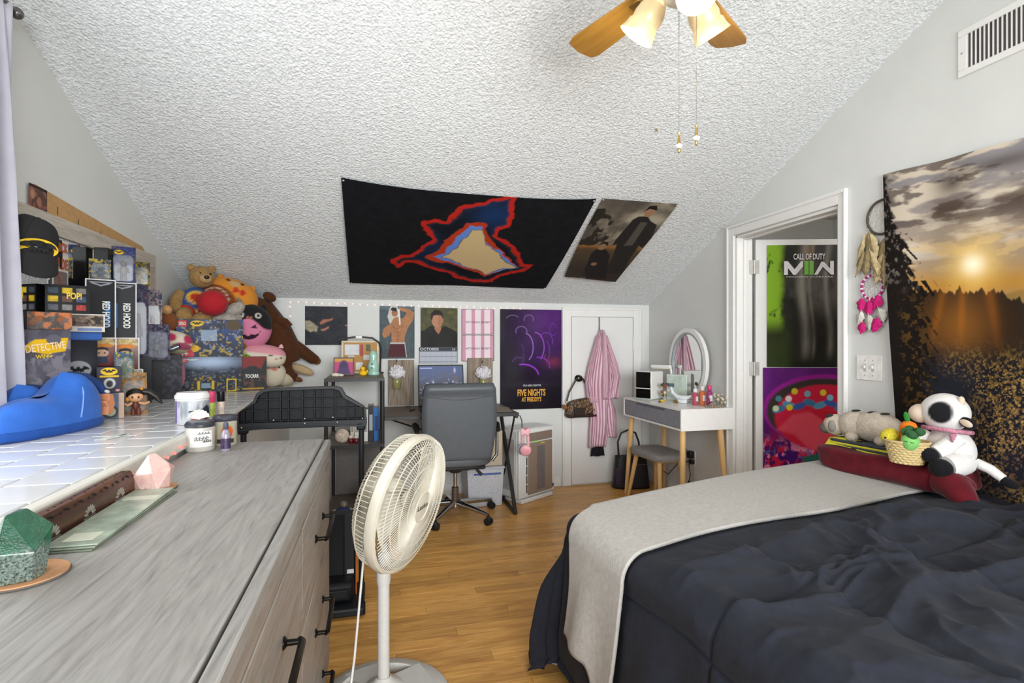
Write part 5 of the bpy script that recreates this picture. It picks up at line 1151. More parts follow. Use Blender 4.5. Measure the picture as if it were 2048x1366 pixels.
jo = g.build('beads', mt('#a89a84', .3, .4, var=.5, scale=120), t); jo['kind'] = 'stuff'
t = bag('dried_flowers', 'cream dried flowers by the wall on the vanity', 'flowers', (2.49, 3.44, VZ)); g = G(); rr = random.Random(4)
for i in range(40): a = rr.uniform(0, 6.28); g.ell((rr.gauss(0, .018), rr.gauss(0, .03), .03+abs(rr.gauss(0, .03))), rr.uniform(.005, .011), nu=7, nv=5)
fo = g.build('petals', mt('#cfc7ae', .8), t); fo['kind'] = 'stuff'; G().tube([(0, 0, 0), (0, 0, .05)], .006, 6).build('stem', mt('#8d7f5a', .8), t)
# paper tag on the floor by the bed, frayed rug edge
t = thing('care_tag', 'white fabric care tag on the floor at the comforter corner', 'tag', (.67, 2.06, .003), -35); B('cloth', mt('#d8d6d0', .7), t, 0, .075, 0, .035, 0, .003, 0); B('fold_line', mt('#6a6864', .7), t, .006, .008, .002, .033, .003, .0036, 0)
t = thing('shag_rug', 'grey shaggy rug edge beside the bed foot', 'rug', (.62, 1.64, 0), 0); B('backing', mt('#5c6a70', .9), t, -.0, .35, -.5, -.02, .0005, .006, .001); rr = random.Random(8); g = G()
for i in range(420):
    x, y = rr.uniform(0, .35), -rr.uniform(0, .22); a = rr.uniform(0, 6.28); L = rr.uniform(.03, .06); dx, dy = math.cos(a)*L*.6, abs(math.sin(a))*L*.5
    g.tube([(x, y, .003), (x+dx*.5, y+dy*.5, L*.5), (x+dx, y+dy, L*.35)], [.0025, .002, .001], 4)
o = g.build('shag_pile', mt('#7f9098', .9, var=.3), t); o['kind'] = 'stuff'
nl = G(); nl.tube([(0, 0, 0), (.004, -.012, -.018)], [.004, .002], 6); nl.box(-.006, .006, -.002, .002, -.003, 0)
tag(nl.build('ceiling_nail', mt('#8a7440', .5, .4), None, loc=ceilpos(1.536, 2.697, .001)), 'small brown nail left in the sloped ceiling', 'nail')
# ------------------------------------------------------------ things on the dresser
def hull(name, pts, mat, parent, loc=None, bevel=.0015):
    bm = bmesh.new(); vs = [bm.verts.new(p) for p in pts]; r = bmesh.ops.convex_hull(bm, input=vs)
    bmesh.ops.delete(bm, geom=[e for e in r['geom_interior'] if isinstance(e, bmesh.types.BMVert)], context='VERTS')
    me = bpy.data.meshes.new(name); bm.to_mesh(me); bm.free(); me.materials.append(mat)
    o = bpy.data.objects.new(name, me); COL.objects.link(o); o.parent = parent
    if loc: o.location = loc
    if bevel: m = o.modifiers.new('bevel', 'BEVEL'); m.width = bevel; m.segments = 2
    return o
def crystalmat(name, top, low, lowvar, zsplit, rough):
    N = NT(name); co = N.coord(); n1 = N.noise(co, 40, 6, .7); n2 = N.noise(co, 260, 3, .7); sep = N.n('SeparateXYZ'); N.l(co, 0, sep, 0)
    ad = N.n('Math', operation='MULTIPLY_ADD'); ad.inputs[1].default_value = .05; N.l(n1, 0, ad, 0); N.l(sep, 2, ad, 2)
    ms = N.n('MapRange'); ms.inputs[1].default_value = zsplit+.02; ms.inputs[2].default_value = zsplit+.032; N.l(ad, 0, ms, 0)
    r1 = N.ramp(n1, 0, top); r2 = N.ramp(n2, 0, [(.35, low), (.6, lowvar)]); mx = N.n('Mix', data_type='RGBA')
    N.l(ms, 0, mx, 0); N.l(r2, 0, mx, 6); N.l(r1, 0, mx, 7); N.l(mx, 2, N.b, 'Base Color'); N.b.inputs['Roughness'].default_value = rough; N.b.inputs['Coat Weight'].default_value = .4
    N.bump(n2, 0, .25, .003); return N.m
DT2 = .9205
CORK = mt('#b98a62', .8, var=.1, scale=80)
def coaster(lab, x, y, r):
    t = thing('cork_coaster', lab, 'coaster', (x, y, DT2)); G().lathe([(r-.001, 0), (r, .002), (r-.001, .0035)], n=48).build('backing', mt('#5a5450', .6), t); G().lathe([(r-.002, .0035), (r-.002, .0058)], n=48).build('cork', CORK, t)
coaster('round cork coaster under the green crystal', -.555, 1.035, .062); coaster('round cork coaster under the rose quartz', -.558, 1.578, .052)
GRN = crystalmat('green_fluorite', [(.3, '#123a28'), (.55, '#1b4e38'), (.75, '#2f6a4e')], '#1c2622', '#76857c', .050, .18)
t = thing('green_crystal', 'polished green crystal point with rough speckled base on coaster', 'crystal', (-.555, 1.02, DT2+.006), 20)
hull('stone', [(-.038, -.018, 0), (-.02, -.03, 0), (.022, -.03, .0), (.036, -.008, 0), (.028, .028, 0), (-.02, .03, 0), (-.046, -.01, .035), (.043, -.012, .055), (.036, .03, .06), (-.04, .026, .055), (-.02, -.038, .05), (.025, -.036, .045), (-.012, -.012, .104), (.012, .004, .108), (.045, .0, .078), (.0, .02, .105)], GRN, t)
PQ = crystalmat('rose_quartz', [(.3, '#b99088'), (.6, '#c8a49c'), (.8, '#d6bbb4')], '#b58a80', '#d3b8b0', .012, .22)
t = thing('rose_quartz', 'pale pink rose quartz point on coaster at the counter edge', 'crystal', (-.562, 1.575, DT2+.006), -10)
hull('stone', [(-.036, -.02, 0), (-.01, -.034, 0), (.03, -.03, 0), (.042, .0, 0), (.02, .03, 0), (-.03, .028, 0), (-.046, -.006, .03), (.05, -.01, .048), (.046, .018, .05), (-.03, -.03, .035), (.02, -.038, .045), (-.03, .03, .05), (-.008, -.004, .086), (.004, .006, .088), (.04, .0, .062)], PQ, t)
# carved incense box
IW = NT('rosewood'); co = IW.coord((40, 2.5, 40)); IW.l(IW.ramp(IW.noise(co, 1.5, 5, .6, 1), 0, [(.3, '#2a1912'), (.5, '#4a2e20'), (.7, '#6a4630')]), 0, IW.b, 'Base Color'); IW.b.inputs['Roughness'].default_value = .35; IW = IW.m
t = thing('incense_box', 'long dark carved wooden incense box against the tiled ledge', 'incense box', (0, 1.0, DT2))
sec = [(-.637, 0), (-.596, 0), (-.594, .036), (-.606, .056), (-.627, .056), (-.637, .036)]
n = len(sec); v = [(x, 0, z) for x, z in sec]+[(x, .56, z) for x, z in sec]; g = G(); g.add(v, [tuple(range(n)), tuple(reversed(range(n, 2*n)))]+[((j+1)%n, j, j+n, (j+1)%n+n) for j in range(n)]); g.build('box', IW, t, .0015, smooth=False)
HOL = mt('#120b08', .8)
for i in range(40):
    y = .02+.0134*i; z = .046+.005*math.sin(i*1.57); G().ell((-.6008+.0025*math.sin(i*1.57), y, z), (.0035, .0028, .003), nu=6, nv=4).build('vent_hole', HOL, t)
    if i % 2: G().ell((-.6165+.004*math.sin(i*1.3), y, .0562), (.0028, .003, .001), nu=6, nv=4).build('vent_hole', HOL, t)
PEW = mt('#a9a59d', .4, .7)
for y in (.20, .335, .475):
    g = G()
    for k_ in range(7):
        a = R(-75+25*k_); g.ell((-.5945, y+.016*math.sin(a), .010+.018*math.cos(a)*.9), (.0015, .0035, .008), (math.degrees(-a), 0, 0), 8, 6)
    g.box(-.5955, -.593, y-.022, y+.022, .004, .009); g.build('lotus_inlay', PEW, t)
for i, (dz, c) in enumerate(((0, '#6b7363'), (.0035, '#7f8878'), (.007, '#9aa696'))):
    t = thing('tarot_booklet', ['lowest of three flat green booklets on the dresser', 'middle of three flat green booklets on the dresser', 'topmost green marbled booklet beside the incense box'][i], 'booklet', (-.59+.002*i, 1.135+.004*i, DT2+dz), -1.5+i, 'green booklets on the dresser')
    B('cover', mt(c, .25, var=.35, scale=14), t, 0, .088, 0, .40, 0, .003, .0008)
    if i == 2: B('pale_panel', mt('#c9cdb8', .3), t, .02, .07, .025, .07, .003, .0034, 0); B('pale_panel', mt('#c4c9b6', .3), t, .01, .08, .30, .33, .003, .0034, 0)
# candles and bottles
def jar(label, x, y, z, r, h, glass, lidc, labelc=None, art=None, lid_h=.02):
    t = thing('candle_jar', label, 'candle', (x, y, z))
    G().lathe([(r*.92, 0), (r, .006), (r, h-.006), (r*.96, h)], n=36).build('glass', glass, t)
    G().lathe([(r*1.0, h), (r*1.04, h+.002), (r*1.04, h+lid_h*.55), (r*.97, h+lid_h*.7), (r*.9, h+lid_h), (.001, h+lid_h)], n=36).build('lid', mt(lidc, .3), t)
    if art is not None:
        ph = art.w/r; a0 = math.atan2(-y, -x)+R(4)
        def wp(P, u, v): a = a0-ph/2+u*ph; P[..., 0] = (r+.0008)*np.cos(a); P[..., 1] = (r+.0008)*np.sin(a); return P
        sheet('label', art, t, (0, 0, labelc), warp=wp)
    return t
A = Art(.075, .055, 80, '#dcdbd8')
for y_, x0, x1 in ((.80, .35, .9), (.52, .2, .85), (.40, .2, .8), (.28, .55, .95)):
    for k_ in range(9):
        xx = x0+(x1-x0)*k_/9; A.rect(xx, xx+.05, y_, y_+.08*(1+k_ % 2), '#4a4642', .9)
jar('white candle jar with grey lid and lettered label on the dresser', -.605, 2.115, DT2, .047, .085, mt('#b9b4ac', .15, coat=.4), '#33363d', .018, A)
A = Art(.06, .07, 60, '#a8a28a'); A.ell(.6, .62, .33, .35, '#c8622e', 2); A.ell(.55, .4, .3, .2, '#b5544a', 3); A.rect(0, 1, 0, .22, '#3a3a34')
jar('pumpkin label candle jar with dark lid behind the small bottle', -.548, 2.205, DT2, .042, .092, mt('#a9a290', .12, coat=.5), '#3b3b44', .012, A)
t = thing('sanitizer_bottle', 'small clear bottle with purple label before the candle jars', 'bottle', (-.515, 2.085, DT2)); G().lathe([(.014, 0), (.0155, .003), (.0155, .055), (.011, .07), (.006, .076)], n=20).build('bottle', mt('#8d8494', .1, coat=.6), t); G().lathe([(.008, .076), (.009, .078), (.0085, .098), (.004, .101)], n=16).build('cap', mt('#4a4a5c', .3), t); G().lathe([(.016, .008), (.016, .045)], n=20, cap=False).build('label', mt('#3a2c4c', .4, var=.6, scale=160), t)
t = thing('white_shell', 'white scallop shell ornament on the candle lid', 'shell', (-.61, 2.12, 1.0262), 30); g = G()
def shl(u, v): a = R(-80+160*u); r = .034*v*(1+.04*math.cos(u*math.pi*16)*v); return r*math.sin(a), -.006+.012*math.sin(v*2.6), .004+r*math.cos(a)*.95
g.grid(shl, 48, 10).build('shell', mt('#dfdcd6', .5), t, solid=.003)
# tub and bottles on the ledge
A = Art(.17, .088, 90, '#b9bcc0'); A.mix(sst(.3, .7, fbm(A.u*12, A.v*2, 3)), '#8d9298'); A.poly([(.5, .2), (.62, .55), (.8, .8), (.9, .7), (.95, .3), (.8, .1)], '#2c3040', 2); A.rect(.4, .8, .5, .56, '#22252c'); A.rect(.0, .12, 0, 1, '#7a6aa0'); A.rect(.45, .75, .12, .3, '#a0564a')
t = jar('white lidded supplement tub with silver label on the ledge', -.715, 2.40, CT+.001, .060, .10, mt('#d8d6d2', .35), '#e0dedc', .006, A, .026)
t['category'] = 'tub'
for i, (x, y, r, h, c, cap, lab) in enumerate(((-.70, 2.60, .017, .085, '#9aa64a', '#c9406a', 'green and pink squeeze bottle behind the tub'), (-.675, 2.65, .016, .082, '#c9b8a8', '#17171a', 'beige bottle with black cap behind the tub'))):
    t = thing('cosmetic_bottle', lab, 'bottle', (x, y, CT+.001)); G().lathe([(r*.9, 0), (r, .003), (r, h*.7), (r*.9, h*.74)], n=20).build('bottle', mt(c, .35, var=.25, scale=60), t); G().lathe([(r*.95, h*.74), (r, h*.76), (r, h*1.28), (r*.9, h*1.3)], n=20).build('cap', mt(cap, .3), t)
t = thing('paper_scrap', 'torn dollar-like paper scrap lying on the tiles', 'paper', (-.87, 2.11, CT+.001), 75); B('paper', mt('#c9cbc2', .7, var=.3, scale=60), t, -.06, .06, -.02, .02, 0, .001, 0); B('ink', mt('#4a6a60', .7), t, .02, .055, -.01, .004, .001, .0014, 0)
# ------------------------------------------------------------ left wall: board, mirror, cap
t = thing('slotted_board', 'tan hardboard with dark slots leaning behind the mirror frame', 'board', (XL+.002, 2.62, 1.2), 90)
pts = [(0, 0), (1.09, 0), (1.09, .62)]+[(1.09-.06+.06*math.cos(R(a)), .62+.07*math.sin(R(a))) for a in (20, 45, 70, 90)]+[(0, .762)]
G().prism(pts, -.006, 0).build('panel', mt('#b48d5c', .8, var=.1, scale=60), t, smooth=False)
for x, z in ((.16, .69), (.33, .672), (.54, .66), (.74, .645)): B('slot', mt('#5a4630', .9), t, x-.003, x+.003, -.0068, -.0058, z-.018, z+.018, 0)
t = thing('wood_framed_mirror', 'weathered wood framed mirror standing on the ledge behind the toys', 'mirror', (XL+.010, 2.35, CT+.002), 90)
MW, MH, FW = 1.45, .875, .085
FWD = wood('weathered_frame', ['#8a8177', '#aaa195', '#bcb3a7', '#c6beb3'], (2, 24, 24), 2, .6, 1.6, .1, (6, 140, 140))
for a in ((0, MW, MH-FW, MH), (0, MW, 0, FW), (0, FW, FW, MH-FW), (MW-FW, MW, FW, MH-FW)): B('frame_board', FWD, t, a[0], a[1], -.022, 0, a[2], a[3], .003)
B('glass', MIR, t, FW-.005, MW-.005, -.010, -.004, FW-.005, MH-FW+.005, 0)
A = Art(.125, .24, 90, '#d5cdc4'); A.poly([(.35, 1), (.62, 1), (.66, .6), (.6, .45), (.4, .5), (.32, .7)], '#2a2220', 2); A.ell(.5, .86, .12, .14, '#a8806a', 1.5); A.rect(.1, .95, .0, .42, '#4a3640', .8); A.poly([(.2, .42), (.5, .40), (.7, .05), (.55, .0)], '#8d6050', 2); A.tone(12, .35, 4)
p = thing('rock_poster', 'small poster reading or die stuck on the mirror glass', 'poster', (XL+.024, 2.705, 1.52), 90); sheet('print', A, p)
OL = mt('#b5542a', .5); text('OCK', .09, .045, OL, p, (.03, -.002, .185), bold=.03); text('OR DIE', .115, .05, OL, p, (.006, -.002, .11), bold=.03)
A = Art(.125, .115, 70, '#5a4038'); A.tone(5, .6, 3); A.mix(sst(.5, .6, fbm(A.u*5, A.v*6, 8)), '#8d5a48'); A.ell(.2, .65, .12, .15, '#a9826a', 2); A.ell(.55, .45, .13, .16, '#9a6a58', 2); A.rect(0, 1, .9, 1, '#2a2422')
p = thing('photo_card', 'square photo print at the left end of the tan board', 'photo', (XL+.0095, 2.575, 1.842), 90); sheet('print', A, p)
def batpts(): 
    h = [(0, -.30), (.10, -.12), (.22, -.34), (.30, -.16), (.48, -.28), (.46, -.05), (.62, .02), (.80, .04), (.98, -.02), (.86, .22), (.62, .34), (.36, .36), (.40, .22), (.30, .12), (.16, .14), (.09, .36), (.04, .28), (0, .28)]
    return h+[(-x, z) for x, z in reversed(h[1:-1])]
BAT = batpts()
def bat_art(A, cx, cy, rx, oval='#e0b81c', bat='#101010', ry=None):
    ry = ry or rx*.56
    if oval: A.ell(cx, cy, rx, ry, oval)
    A.poly([(cx+x*rx*.92, cy+z*rx*1.0*A.w/A.h) for x, z in BAT], bat, .7)
cp = thing('baseball_cap', 'black cap with yellow bat emblem hung by the curtain', 'cap', (-1.285, 2.435, 1.675), 48); cp.scale = (.86, .86, 1)
CB = mt('#1c1b1c', .85, bump=.2, bscale=300)
def crown(u, v):
    a = u*2*math.pi; t_ = v*math.pi/2*.98; r = .098*math.cos(t_)**.55
    return r*math.cos(a), r*math.sin(a)*.82, .115*math.sin(t_)
cr = G().grid(crown, 40, 14).build('crown', CB, cp, solid=.003); cr.rotation_euler = (R(10), R(14), 0)
G().ell((0, 0, .115), (.009, .009, .004), nu=12, nv=6).build('button', CB, cr)
for i in range(6): G().tube([Vector(crown(i/6, k_/12))*1.005 for k_ in range(13)], .0012, 5).build('seam', mt('#141314', .8), cr)
G().tube([Vector(crown(k_/40, .02))*1.012 for k_ in range(22, 39)], .0026, 6).build('piping', mt('#c9cacb', .5), cr)
def brim(u, v): a = R(200+140*u); r0 = .096; L = .125*v*math.sin(math.pi*(.08+.84*u))**.6; x = r0*math.cos(a)*(1-.08*v); return x, r0*.82*math.sin(a)-.35*L, -.01-L*.95-.02*(abs(u-.5)*2)**2*v
br = G().grid(brim, 30, 10).build('brim', CB, cp, solid=.004)
bt = [(x*.075, z*.062) for x, z in BAT]
em = G(); em.add([(x, -.0835+.9*x*x*5-.004, .0+z) for x, z in [(.082*math.cos(a), .034*math.sin(a)) for a in np.linspace(0, 2*math.pi, 40, endpoint=False)]], [tuple(range(40))]); em.build('emblem_oval', mt('#e0b81c', .6), cp, loc=(0, -.004, -.012))
em = G(); em.add([(x, -.0855+.9*x*x*5-.004, .0+z) for x, z in bt], [tuple(range(len(bt)))]); em.build('emblem_bat', CB, cp, loc=(0, -.006, -.012))
G().tube([(0, .1, .08), (0, .02, .10)], .005, 6).build('hook_loop', DM, cp)
# ------------------------------------------------------------ boxed toys along the wall
def toybox(name, label, x, y, z, w, d, h, rz, fn, side='#17181c', cat='toy box', nx=70, group=None, rough=.3, tilt=0, edge=None):
    t = thing(name, label, cat, (x, y, z), rot=(tilt, 0, rz), group=group)
    B('carton', mt(side, .6, var=.06, spec=.12), t, -w/2, w/2, 0, d, 0, h, .0015)
    A = Art(w-.001, h-.001, nx, side); fn(A); sheet('front_print', A, t, (-w/2+.0005, -.0006, .0005), rough=rough)
    if edge: G().box(-w/2-.001, -w/2+.004, -.0014, .004, 0, h).box(w/2-.004, w/2+.001, -.0014, .004, 0, h).box(-w/2, w/2, -.0013, .004, h-.004, h+.0008).build('white_edge', mt(edge, .5), t)
    return t
def speck(cols, seed, sc=10, amt=.8):
    def f(A):
        for i, c in enumerate(cols): A.mix(amt*sst(.52, .6, fbm(A.u*sc, A.v*sc*A.h/A.w, seed+i*7)), c)
    return f
WL = mt('#d5d5d0', .5); YL = mt('#e0bb22', .5); BLT = mt('#2a72b8', .5); REDT = mt('#b52a22', .5)
def f(A): speck(['#4a4752', '#807c86'], 5, 4)(A); A.poly([(.0, .80), (.3, .90), (.95, .92), (.9, .78), (.5, .75)], '#d9ac1e', 1.5); A.ell(.66, .90, .15, .13, '#5f5d68', 1.5); A.mix(.6*sst(.45, .6, fbm(A.u*4, A.v*5, 9))*(A.v < .7), '#77747c'); A.poly([(.1, .5), (.3, .3), (.5, .2), (.2, .25)], '#2c2a30', 3)
t = toybox('comic_figure_pack', 'tall grey bagged toy pack with yellow detective title by the curtain', -1.235, 2.44, CT+.001, .16, .05, .375, 46, f, '#56545e', nx=90)
text('DETECTIVE', .125, .03, mt('#e3c9a0', .5), t, (-.06, -.004, .285), (0, -8, 0), bold=.02); text('WING', .05, .016, YL, t, (-.03, -.004, .262), (0, -8, 0), bold=.02)
def f(A): A.mix(np.exp(-(((A.u-.55)/.4)**2+((A.v-.68)/.2)**2)), '#3a3a44'); bat_art(A, .55, .62, .30, '#9a9aa0', '#17181c', .26); A.rect(.05, .95, .06, .22, '#7a6a1a', .8); A.rect(.1, .9, .12, .16, '#d0a81c')
t = toybox('emblem_box', 'black box with grey bat emblem behind the blue slipper', -1.255, 2.70, CT+.001, .15, .12, .335, 34, f, '#17181d'); text('FIGURE', .08, .016, YL, t, (-.02, -.003, .075))
toybox('blue_trim_box', 'flat blue box lying under the white window box', -1.255, 2.70, CT+.337, .18, .13, .036, 32, lambda A: A.rect(0, 1, .2, .8, '#2f5aa0'), '#2a4a88')
def f(A): A.rect(0, 1, 0, .3, '#cfcac0'); A.mix(sst(.5, .56, fbm(A.u*9, A.v*5, 4))*(A.v > .3), '#8d7a68'); A.mix(sst(.52, .6, fbm(A.u*7, A.v*4, 8))*(A.v > .3), '#3a3430'); A.rect(.5, .95, .05, .22, '#3a68a8', .8)
toybox('figure_window_box', 'white edged window box holding a small figure on the blue box', -1.255, 2.71, CT+.374, .19, .13, .078, 32, f, '#6a5a50', edge='#d8d6d0')
def f(A):
    for i in range(3):
        for j in range(3): A.rect(.06+.31*i, .28+.31*i, .1+.3*j, .30+.3*j, [['#5a5f68', '#c9a81c', '#3c4a58'], ['#8d8a86', '#6a4a3a', '#d0b02a'], ['#b04038', '#44506a', '#77736c']][i][j], .85)
    A.tone(14, .5, 3)
t = toybox('vinyl_figure_box', 'black collectible box covered in small logos on the window box', -1.27, 2.67, CT+.453, .15, .10, .12, 30, f, '#131316'); text('POP!', .05, .028, YL, t, (-.005, -.003, .06), bold=.03)
def f(A): speck(['#a05a30', '#6a6460', '#c87a50'], 15, 7)(A)
toybox('orange_toy_pack', 'orange and grey toy pack lying behind the curtain edge', -1.25, 2.50, CT+.378, .14, .1, .07, 40, f, '#55504e')
# tall boxes reading RED HOOD
def redhood(label, x, y, z, rz, flip):
    def f(A): A.poly([(.1, .96), (.9, .96), (.78, .92), (.6, .90), (.5, .88), (.4, .90), (.22, .92)], '#8d8d94', 1); A.poly([(.25, .945), (.75, .945), (.5, .905)], '#2a2a30', 1); A.rect(*((.66, .82) if flip else (.18, .34)), .18, .62, '#2a6aa8')
    t = toybox('figure_box', label, x, y, z, .115, .12, .275, rz, f, '#1d1d21', edge='#d0cfcf', group='tall black figure boxes on the pile')
    text('RED HOOD', .125, .03, WL, t, ((.030 if flip else .028)-.025, -.003, .172), (0, 90, 0), bold=.03)
toybox('plain_black_box', 'plain black box carrying the left stack of toys', -1.26, 2.93, CT+.001, .13, .12, .215, 30, lambda A: None, '#1a1a1e')
redhood('left one of two tall black boxes lettered RED HOOD', -1.262, 2.93, CT+.353, 30, True)
def fk(A):
    A.mix(1-A.v*.6, '#6a1f1a'); A.ell(.5, .86, .40, .13, '#b59a5a', 2); A.mix(.6*sst(.5, .6, fbm(A.u*9, A.v*8, 3))*(A.v > .74), '#d8c9a0'); A.poly([(.05, .72), (.3, .8), (.7, .8), (.95, .72), (.8, .66), (.2, .66)], '#c87a2a', 2)
    A.ell(.5, .48, .24, .20, '#c9a08a', 1.2); A.poly([(.26, .52), (.3, .64), (.5, .68), (.7, .64), (.74, .52), (.6, .58), (.4, .58)], '#1f1815', 1.2); A.poly([(.32, .34), (.68, .34), (.72, .1), (.28, .1)], '#23304c', 1.2); A.ell(.4, .46, .035, .035, '#15100e'); A.ell(.6, .46, .035, .035, '#15100e')
toybox('boxed_figure', 'white edged figure box at the left of the pair under the tall boxes', -1.245, 2.90, CT+.217, .11, .10, .134, 28, fk, '#8d8a86', edge='#d8d6d2', group='white edged figure boxes')
toybox('boxed_figure', 'white edged figure box at the bottom of the right stack', -1.19, 3.03, CT+.001, .125, .11, .193, 24, fk, '#b9b6b2', edge='#d8d6d2', group='white edged figure boxes')
toybox('boxed_figure', 'white edged figure box resting directly under the right tall black box', -1.205, 3.04, CT+.195, .115, .10, .157, 24, fk, '#b9b6b2', edge='#d8d6d2', group='white edged figure boxes')
redhood('right one of two tall black boxes lettered RED HOOD', -1.225, 3.06, CT+.353, 24, False)
CLR = mt('#c9d0dc', .06, var=.25, scale=30, alpha=.14, coat=.8)
def blister(name, label, x, y, z, w, h, rz, cols, seed, tilt=0, emblem=False):
    t = thing(name, label, 'toy pack', (x, y, z), rot=(tilt, 0, rz)); A = Art(w, h, 50, cols[0]); speck(cols[1:], seed, 9)(A)
    if emblem: bat_art(A, .3, .84, .18)
    B('backing_card', mt('#c9c6c4', .6), t, -w/2, w/2, .001, .003, 0, h, 0); sheet('card_print', A, t, (-w/2, 0, 0))
    pts = [(-w*.42, .1*h), (-w*.3, .03*h), (w*.3, .03*h), (w*.42, .1*h), (w*.42, .66*h), (w*.3, .76*h), (-w*.3, .76*h), (-w*.42, .66*h)]
    G().prism(pts, -.035, -.001).build('clear_blister', CLR, t, .004)
    fg = G().ell((0, -.016, h*.52), (w*.13, .012, h*.09), nu=12, nv=8); fg.ell((0, -.016, h*.34), (w*.16, .011, h*.13), nu=12, nv=8)
    for s_ in (-1, 1): fg.tube([(s_*w*.07, -.016, h*.26), (s_*w*.10, -.016, h*.08)], w*.055, 8).tube([(s_*w*.14, -.016, h*.42), (s_*w*.24, -.016, h*.28)], w*.04, 8)
    fg.build('figure', mt(cols[-1], .5, var=.4, scale=60), t); return t
toybox('dark_support_box', 'low dark box hidden under the hanging blister packs', -1.26, 3.28, CT+.001, .16, .13, .25, 20, lambda A: None, '#202026')
blister('figure_blister', 'clear blister pack with blue card right of the tall boxes', -1.235, 3.27, CT+.253, .092, .385, 22, ['#232b4a', '#4a1f26', '#1b2136', '#55525e'], 3)
blister('figure_blister', 'clear blister pack with pale figure nearest the teddy bear', -1.235, 3.46, CT+.253, .092, .38, 20, ['#2c2c4e', '#454048', '#8a7a74', '#8a7d78'], 9)
blister('building_toy_bag', 'small foil toy bag with bat emblem on the left tall box', -1.28, 2.965, 1.608, .085, .10, 30, ['#222a3a', '#6a7284', '#b39d22', '#33353f'], 14)
tag(B('speaker_box', mt('#17181a', .5), None, -1.335, -1.275, 3.03, 3.09, 1.6080, 1.775, .003), 'narrow black box standing upright between the foil bags', 'box')
blister('building_toy_bag', 'tall blue foil toy bag with bat emblem on the right tall box', -1.235, 3.10, 1.6086, .10, .185, 18, ['#262f60', '#37406e', '#1b1e36', '#55483f'], 19, emblem=True)
blister('building_toy_bag', 'wide yellow and grey toy bag above the blue carded blister pack', -1.25, 3.30, 1.618, .115, .13, 22, ['#38352e', '#b8951a', '#232328', '#75651f'], 23, emblem=True)
def f(A): A.ell(.5, .83, .34, .19, '#e0b81c'); A.poly([(.5+x*.3, .83+z*.3*A.w/A.h) for x, z in BAT], '#141414', .7); A.rect(.12, .9, .60, .67, '#d0b01c'); A.ell(.52, .36, .24, .26, '#b9b9bb', 2); A.ell(.52, .34, .14, .18, '#2a2428', 2); A.ell(.85, .08, .09, .06, '#c98a8a')
toybox('mystery_box', 'small dark box with yellow bat oval on the white box', -1.10, 2.625, CT+.113, .085, .05, .11, 24, f, '#2c2838', nx=60)
def f(A): speck(['#55708f', '#3a4a60'], 8, 4)(A); A.ell(.62, .28, .22, .22, '#23272c', 1.5); A.ell(.62, .28, .15, .15, '#a9a890', 1.5); A.rect(.85, 1, 0, 1, '#c9a890', .8)
toybox('pale_toy_box', 'pale blue printed box on the tiles in front of the pile', -1.105, 2.61, CT+.001, .125, .10, .111, 24, f, '#55606c', nx=60)
blister('clear_pack', 'clear crumpled blister pack leaning on the pale blue box', -1.06, 2.77, CT+.001, .10, .20, 24, ['#7a6a5c', '#a88a5a', '#5a4a44', '#a9762a'], 31, tilt=-22)
blister('clear_pack', 'small blue and yellow blister pack before the stacked figure boxes', -1.125, 2.83, CT+.155, .075, .13, 22, ['#3a5a88', '#c9b24a', '#5a4030', '#4a6a3a'], 37, tilt=-8)
blister('clear_pack', 'clear purple toy pack tilted above the dark glossy box', -1.17, 3.34, CT+.235, .12, .20, 18, ['#332b45', '#58506a', '#221e2c', '#5e5b62'], 41, tilt=-10)
t = thing('toy_blaster', 'silver and black toy blaster resting on the dark glossy box', 'toy', (-1.17, 3.47, CT+.262), 20); G().tube([(-.055, 0, .02), (.03, 0, .03), (.062, 0, .045)], [.014, .016, .018], 10).build('barrel', mt('#6a6c70', .25, .6), t); G().box(.0, .02, -.01, .01, 0, .022).build('grip', mt('#2a2a2e', .5), t); G().tube([(.06, 0, .044), (.07, 0, .048)], [.014, .01], 10).build('muzzle', mt('#2a1f1c', .5), t)
def f(A): speck(['#24232c', '#4a4856'], 6, 12, .6)(A); A.rect(0, .52, 0, 1, '#121115', .9)
toybox('glossy_dark_box', 'dark glossy display box in front of the pink plush', -1.20, 3.50, CT+.001, .20, .13, .255, 20, f, '#1b1a20', rough=.12)
# small figurine
fg = thing('chibi_figure', 'small black haired figurine with long ponytail on the tiles', 'figurine', (-1.045, 2.74, CT+.001), 20)
SKN = mt('#d8a074', .5); HR = mt('#1d1816', .35); RB = mt('#6a3024', .5)
G().tube([(-.009, 0, .0), (-.009, 0, .03)], [.008, .009], 10).tube([(.012, -.006, 0), (.01, 0, .03)], [.008, .009], 10).build('legs', RB, fg); G().lathe([(.013, .028), (.016, .04), (.012, .058), (.006, .062)], n=16).build('torso', mt('#5a2c22', .5), fg)
G().ell((0, -.002, .083), (.03, .026, .025), nu=20, nv=12).build('head', SKN, fg); G().ell((-.002, .005, .093), (.034, .028, .027), nu=20, nv=12).build('hair', HR, fg); G().tube([(.02, .01, .105), (.05, .015, .10), (.08, .012, .075), (.10, .005, .045)], [.014, .016, .014, .004], 10).build('ponytail', HR, fg)
G().tube([(.012, 0, .055), (.035, -.008, .05), (.052, -.012, .058)], .0055, 8).build('arm', SKN, fg); G().tube([(-.012, 0, .055), (-.03, -.01, .045), (-.04, -.012, .055)], .0055, 8).build('arm', SKN, fg); G().ell((.022, .0, .118), .007, nu=10, nv=7).ell((-.03, -.004, .072), .01, nu=10, nv=7).build('hair_tie', mt('#d08a2a', .5), fg)
for s_ in (-1, 1): G().ell((s_*.011, -.026, .082), (.004, .002, .006), nu=8, nv=6).build('eye', HR, fg)
